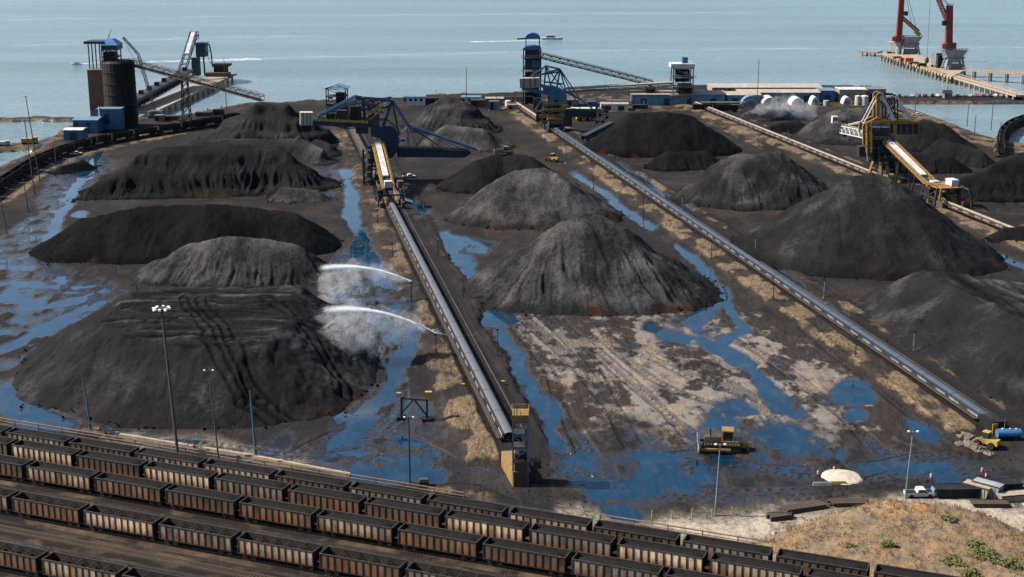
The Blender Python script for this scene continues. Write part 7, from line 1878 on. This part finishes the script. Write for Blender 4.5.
# ================================================================ water sprays
t = NT('spray_water'); t.set(Base_Color=(0.86,0.90,0.93), Roughness=0.5); t.b.inputs['Transmission Weight'].default_value = 0.0
t.b.inputs['Subsurface Weight'].default_value = 0.0
M['spray'] = t.m
def spray(label, noz, land, zpeak, spread, n_core, n_mist, seed, fine=0.021):
    """drops thrown in an arc and mist drifting down from it: small solid drops"""
    rr = np.random.RandomState(seed); a, b = np.array(noz), np.array(land)
    def arc(s):
        p = a[None]*(1-s[:,None])+b[None]*s[:,None]; p[:,2] += 4*zpeak*s*(1-s); return p
    s = rr.beta(0.9, 1.15, n_core); w = 0.07+0.030*spread*s+0.085*spread*np.clip(s-0.55, 0, 1)**1.2
    pc = arc(s)+rr.normal(size=(n_core,3))*w[:,None]*np.array([1.0,1.0,0.6])
    s = rr.beta(1.6, 0.9, n_mist); base = arc(s); f = rr.rand(n_mist)
    pm_ = base.copy()
    pm_[:,2] = np.maximum(0.1, base[:,2]*(1-f*np.clip(1.25*s, 0.1, 1))+rr.normal(size=n_mist)*0.25*(0.2+s))
    pm_[:,0] += f*spread*0.35*rr.rand(n_mist)+rr.normal(size=n_mist)*0.10*spread*s
    pm_[:,1] += (rr.rand(n_mist)-0.62)*spread*2.2*s*(0.25+f)
    wisp = fbm(pm_[:,0]/1.5+seed, pm_[:,2]/3.2+pm_[:,1]/3.5, 3)
    pm_ = pm_[wisp > 0.34+0.26*rr.rand(n_mist)]
    pts = np.concatenate([pc, pm_]); m_ = len(pts)
    sz = np.concatenate([np.full(n_core, fine*1.25), fine*(0.6+0.7*rr.rand(len(pm_)))])
    tet = np.array([(1,1,1),(1,-1,-1),(-1,1,-1),(-1,-1,1)], float)
    V = (pts[:,None,:]+tet[None]*sz[:,None,None]).reshape(-1,3)
    F = (np.arange(m_)[:,None,None]*4+np.array([(0,1,2),(0,3,1),(0,2,3),(1,3,2)])[None]).reshape(-1,3)
    me = bpy.data.meshes.new('water_spray'); me.vertices.add(len(V)); me.vertices.foreach_set('co', V.ravel())
    me.loops.add(len(F)*3); me.loops.foreach_set('vertex_index', F.ravel()); me.polygons.add(len(F)); me.polygons.foreach_set('loop_start', np.arange(len(F))*3); me.polygons.foreach_set('loop_total', np.full(len(F),3)); me.update(calc_edges=True)
    me.materials.append(M['spray']); o = bpy.data.objects.new('water_spray', me); col.objects.link(o)
    return tag(o, label, 'water spray', kind='stuff')
t = NT('water_mist'); vol = t.n.new('ShaderNodeVolumePrincipled'); vol.inputs['Color'].default_value = (0.95,0.97,1.0,1); vol.inputs['Density'].default_value = 0.036; vol.inputs['Anisotropy'].default_value = 0.2
t.l.new(vol.outputs[0], t.n['Material Output'].inputs['Volume']); t.n.remove(t.b); M['mist'] = t.m
def mist(label, noz, land, zpeak, n, seed, size, drop):
    """soft lobes of drifting mist under a jet"""
    rr = random.Random(seed); a, b = Vector(noz), Vector(land); m = MB()
    for k in range(n):
        s_ = 0.25+0.75*(k+rr.random())/n; c = a+(b-a)*s_+Z_*(4*zpeak*s_*(1-s_)-rr.uniform(0.1, 1.0)*drop*s_)+Vector((rr.uniform(0,2.5), rr.uniform(-9,3)*s_, 0))
        r = size*rr.uniform(0.5, 1.0)*(0.4+0.75*s_); rz = r*rr.uniform(0.7, 1.25); ph = rr.uniform(0, 6); vs_ = []; fs = []; nu, nv = 14, 9
        for i in range(nv+1):
            for j in range(nu):
                th, p = math.pi*i/nv, 2*math.pi*j/nu
                q = 1+0.22*math.sin(3*p+ph+2*th)+0.15*math.sin(5*th+ph*2+p)
                vs_.append(c+Vector((r*1.3*q*math.sin(th)*math.cos(p)+0.35*r*math.cos(th), r*1.1*q*math.sin(th)*math.sin(p), max(0.15-c.z, rz*q*math.cos(th)))))
        fs = [(i*nu+j, (i+1)*nu+j, (i+1)*nu+(j+1) % nu, i*nu+(j+1) % nu) for i in range(nv) for j in range(nu)]
        m.add(vs_, fs)
    return tag(m.build('water_mist', M['mist'], None, True), label, 'mist', kind='stuff')
def noz_top(x, yt, yb_): g = G(x, yb_); return g+Z_*(height(x, yb_, yt)+0.5)
nz = noz_top(411.6, 283, 303); Pn = Upright(nz, (1, 0.10)); e_ = Pn(322, 268)
spray('white water jet arcing left from the second spray pole, breaking into mist', nz, e_, 2.0, 10.0, 20000, 26000, 1)
mist('soft mist hanging under the second water jet', nz, e_, 2.0, 26, 5, 3.6, 8.0)
nz = noz_top(436, 335, 358); Pn = Upright(nz, (1, 0.12)); e_ = Pn(326, 310)
spray('white water jet arcing left from the nearest spray pole, breaking into mist', nz, e_, 2.4, 12.0, 22000, 34000, 2)
mist('soft mist hanging under the nearest water jet', nz, e_, 2.4, 32, 6, 4.2, 10.0)
nz = G(776, 122)+Z_*4
spray('pale dust-control spray drifting in front of the white domes', G(742, 121)+Z_*4, G(790, 117)+Z_*10, 1.0, 22.0, 60, 5000, 3, 0.026)
mist('pale mist drifting in front of the white domes', G(742, 121)+Z_*5, G(795, 118)+Z_*7, 1.0, 14, 7, 8.0, 4.0)
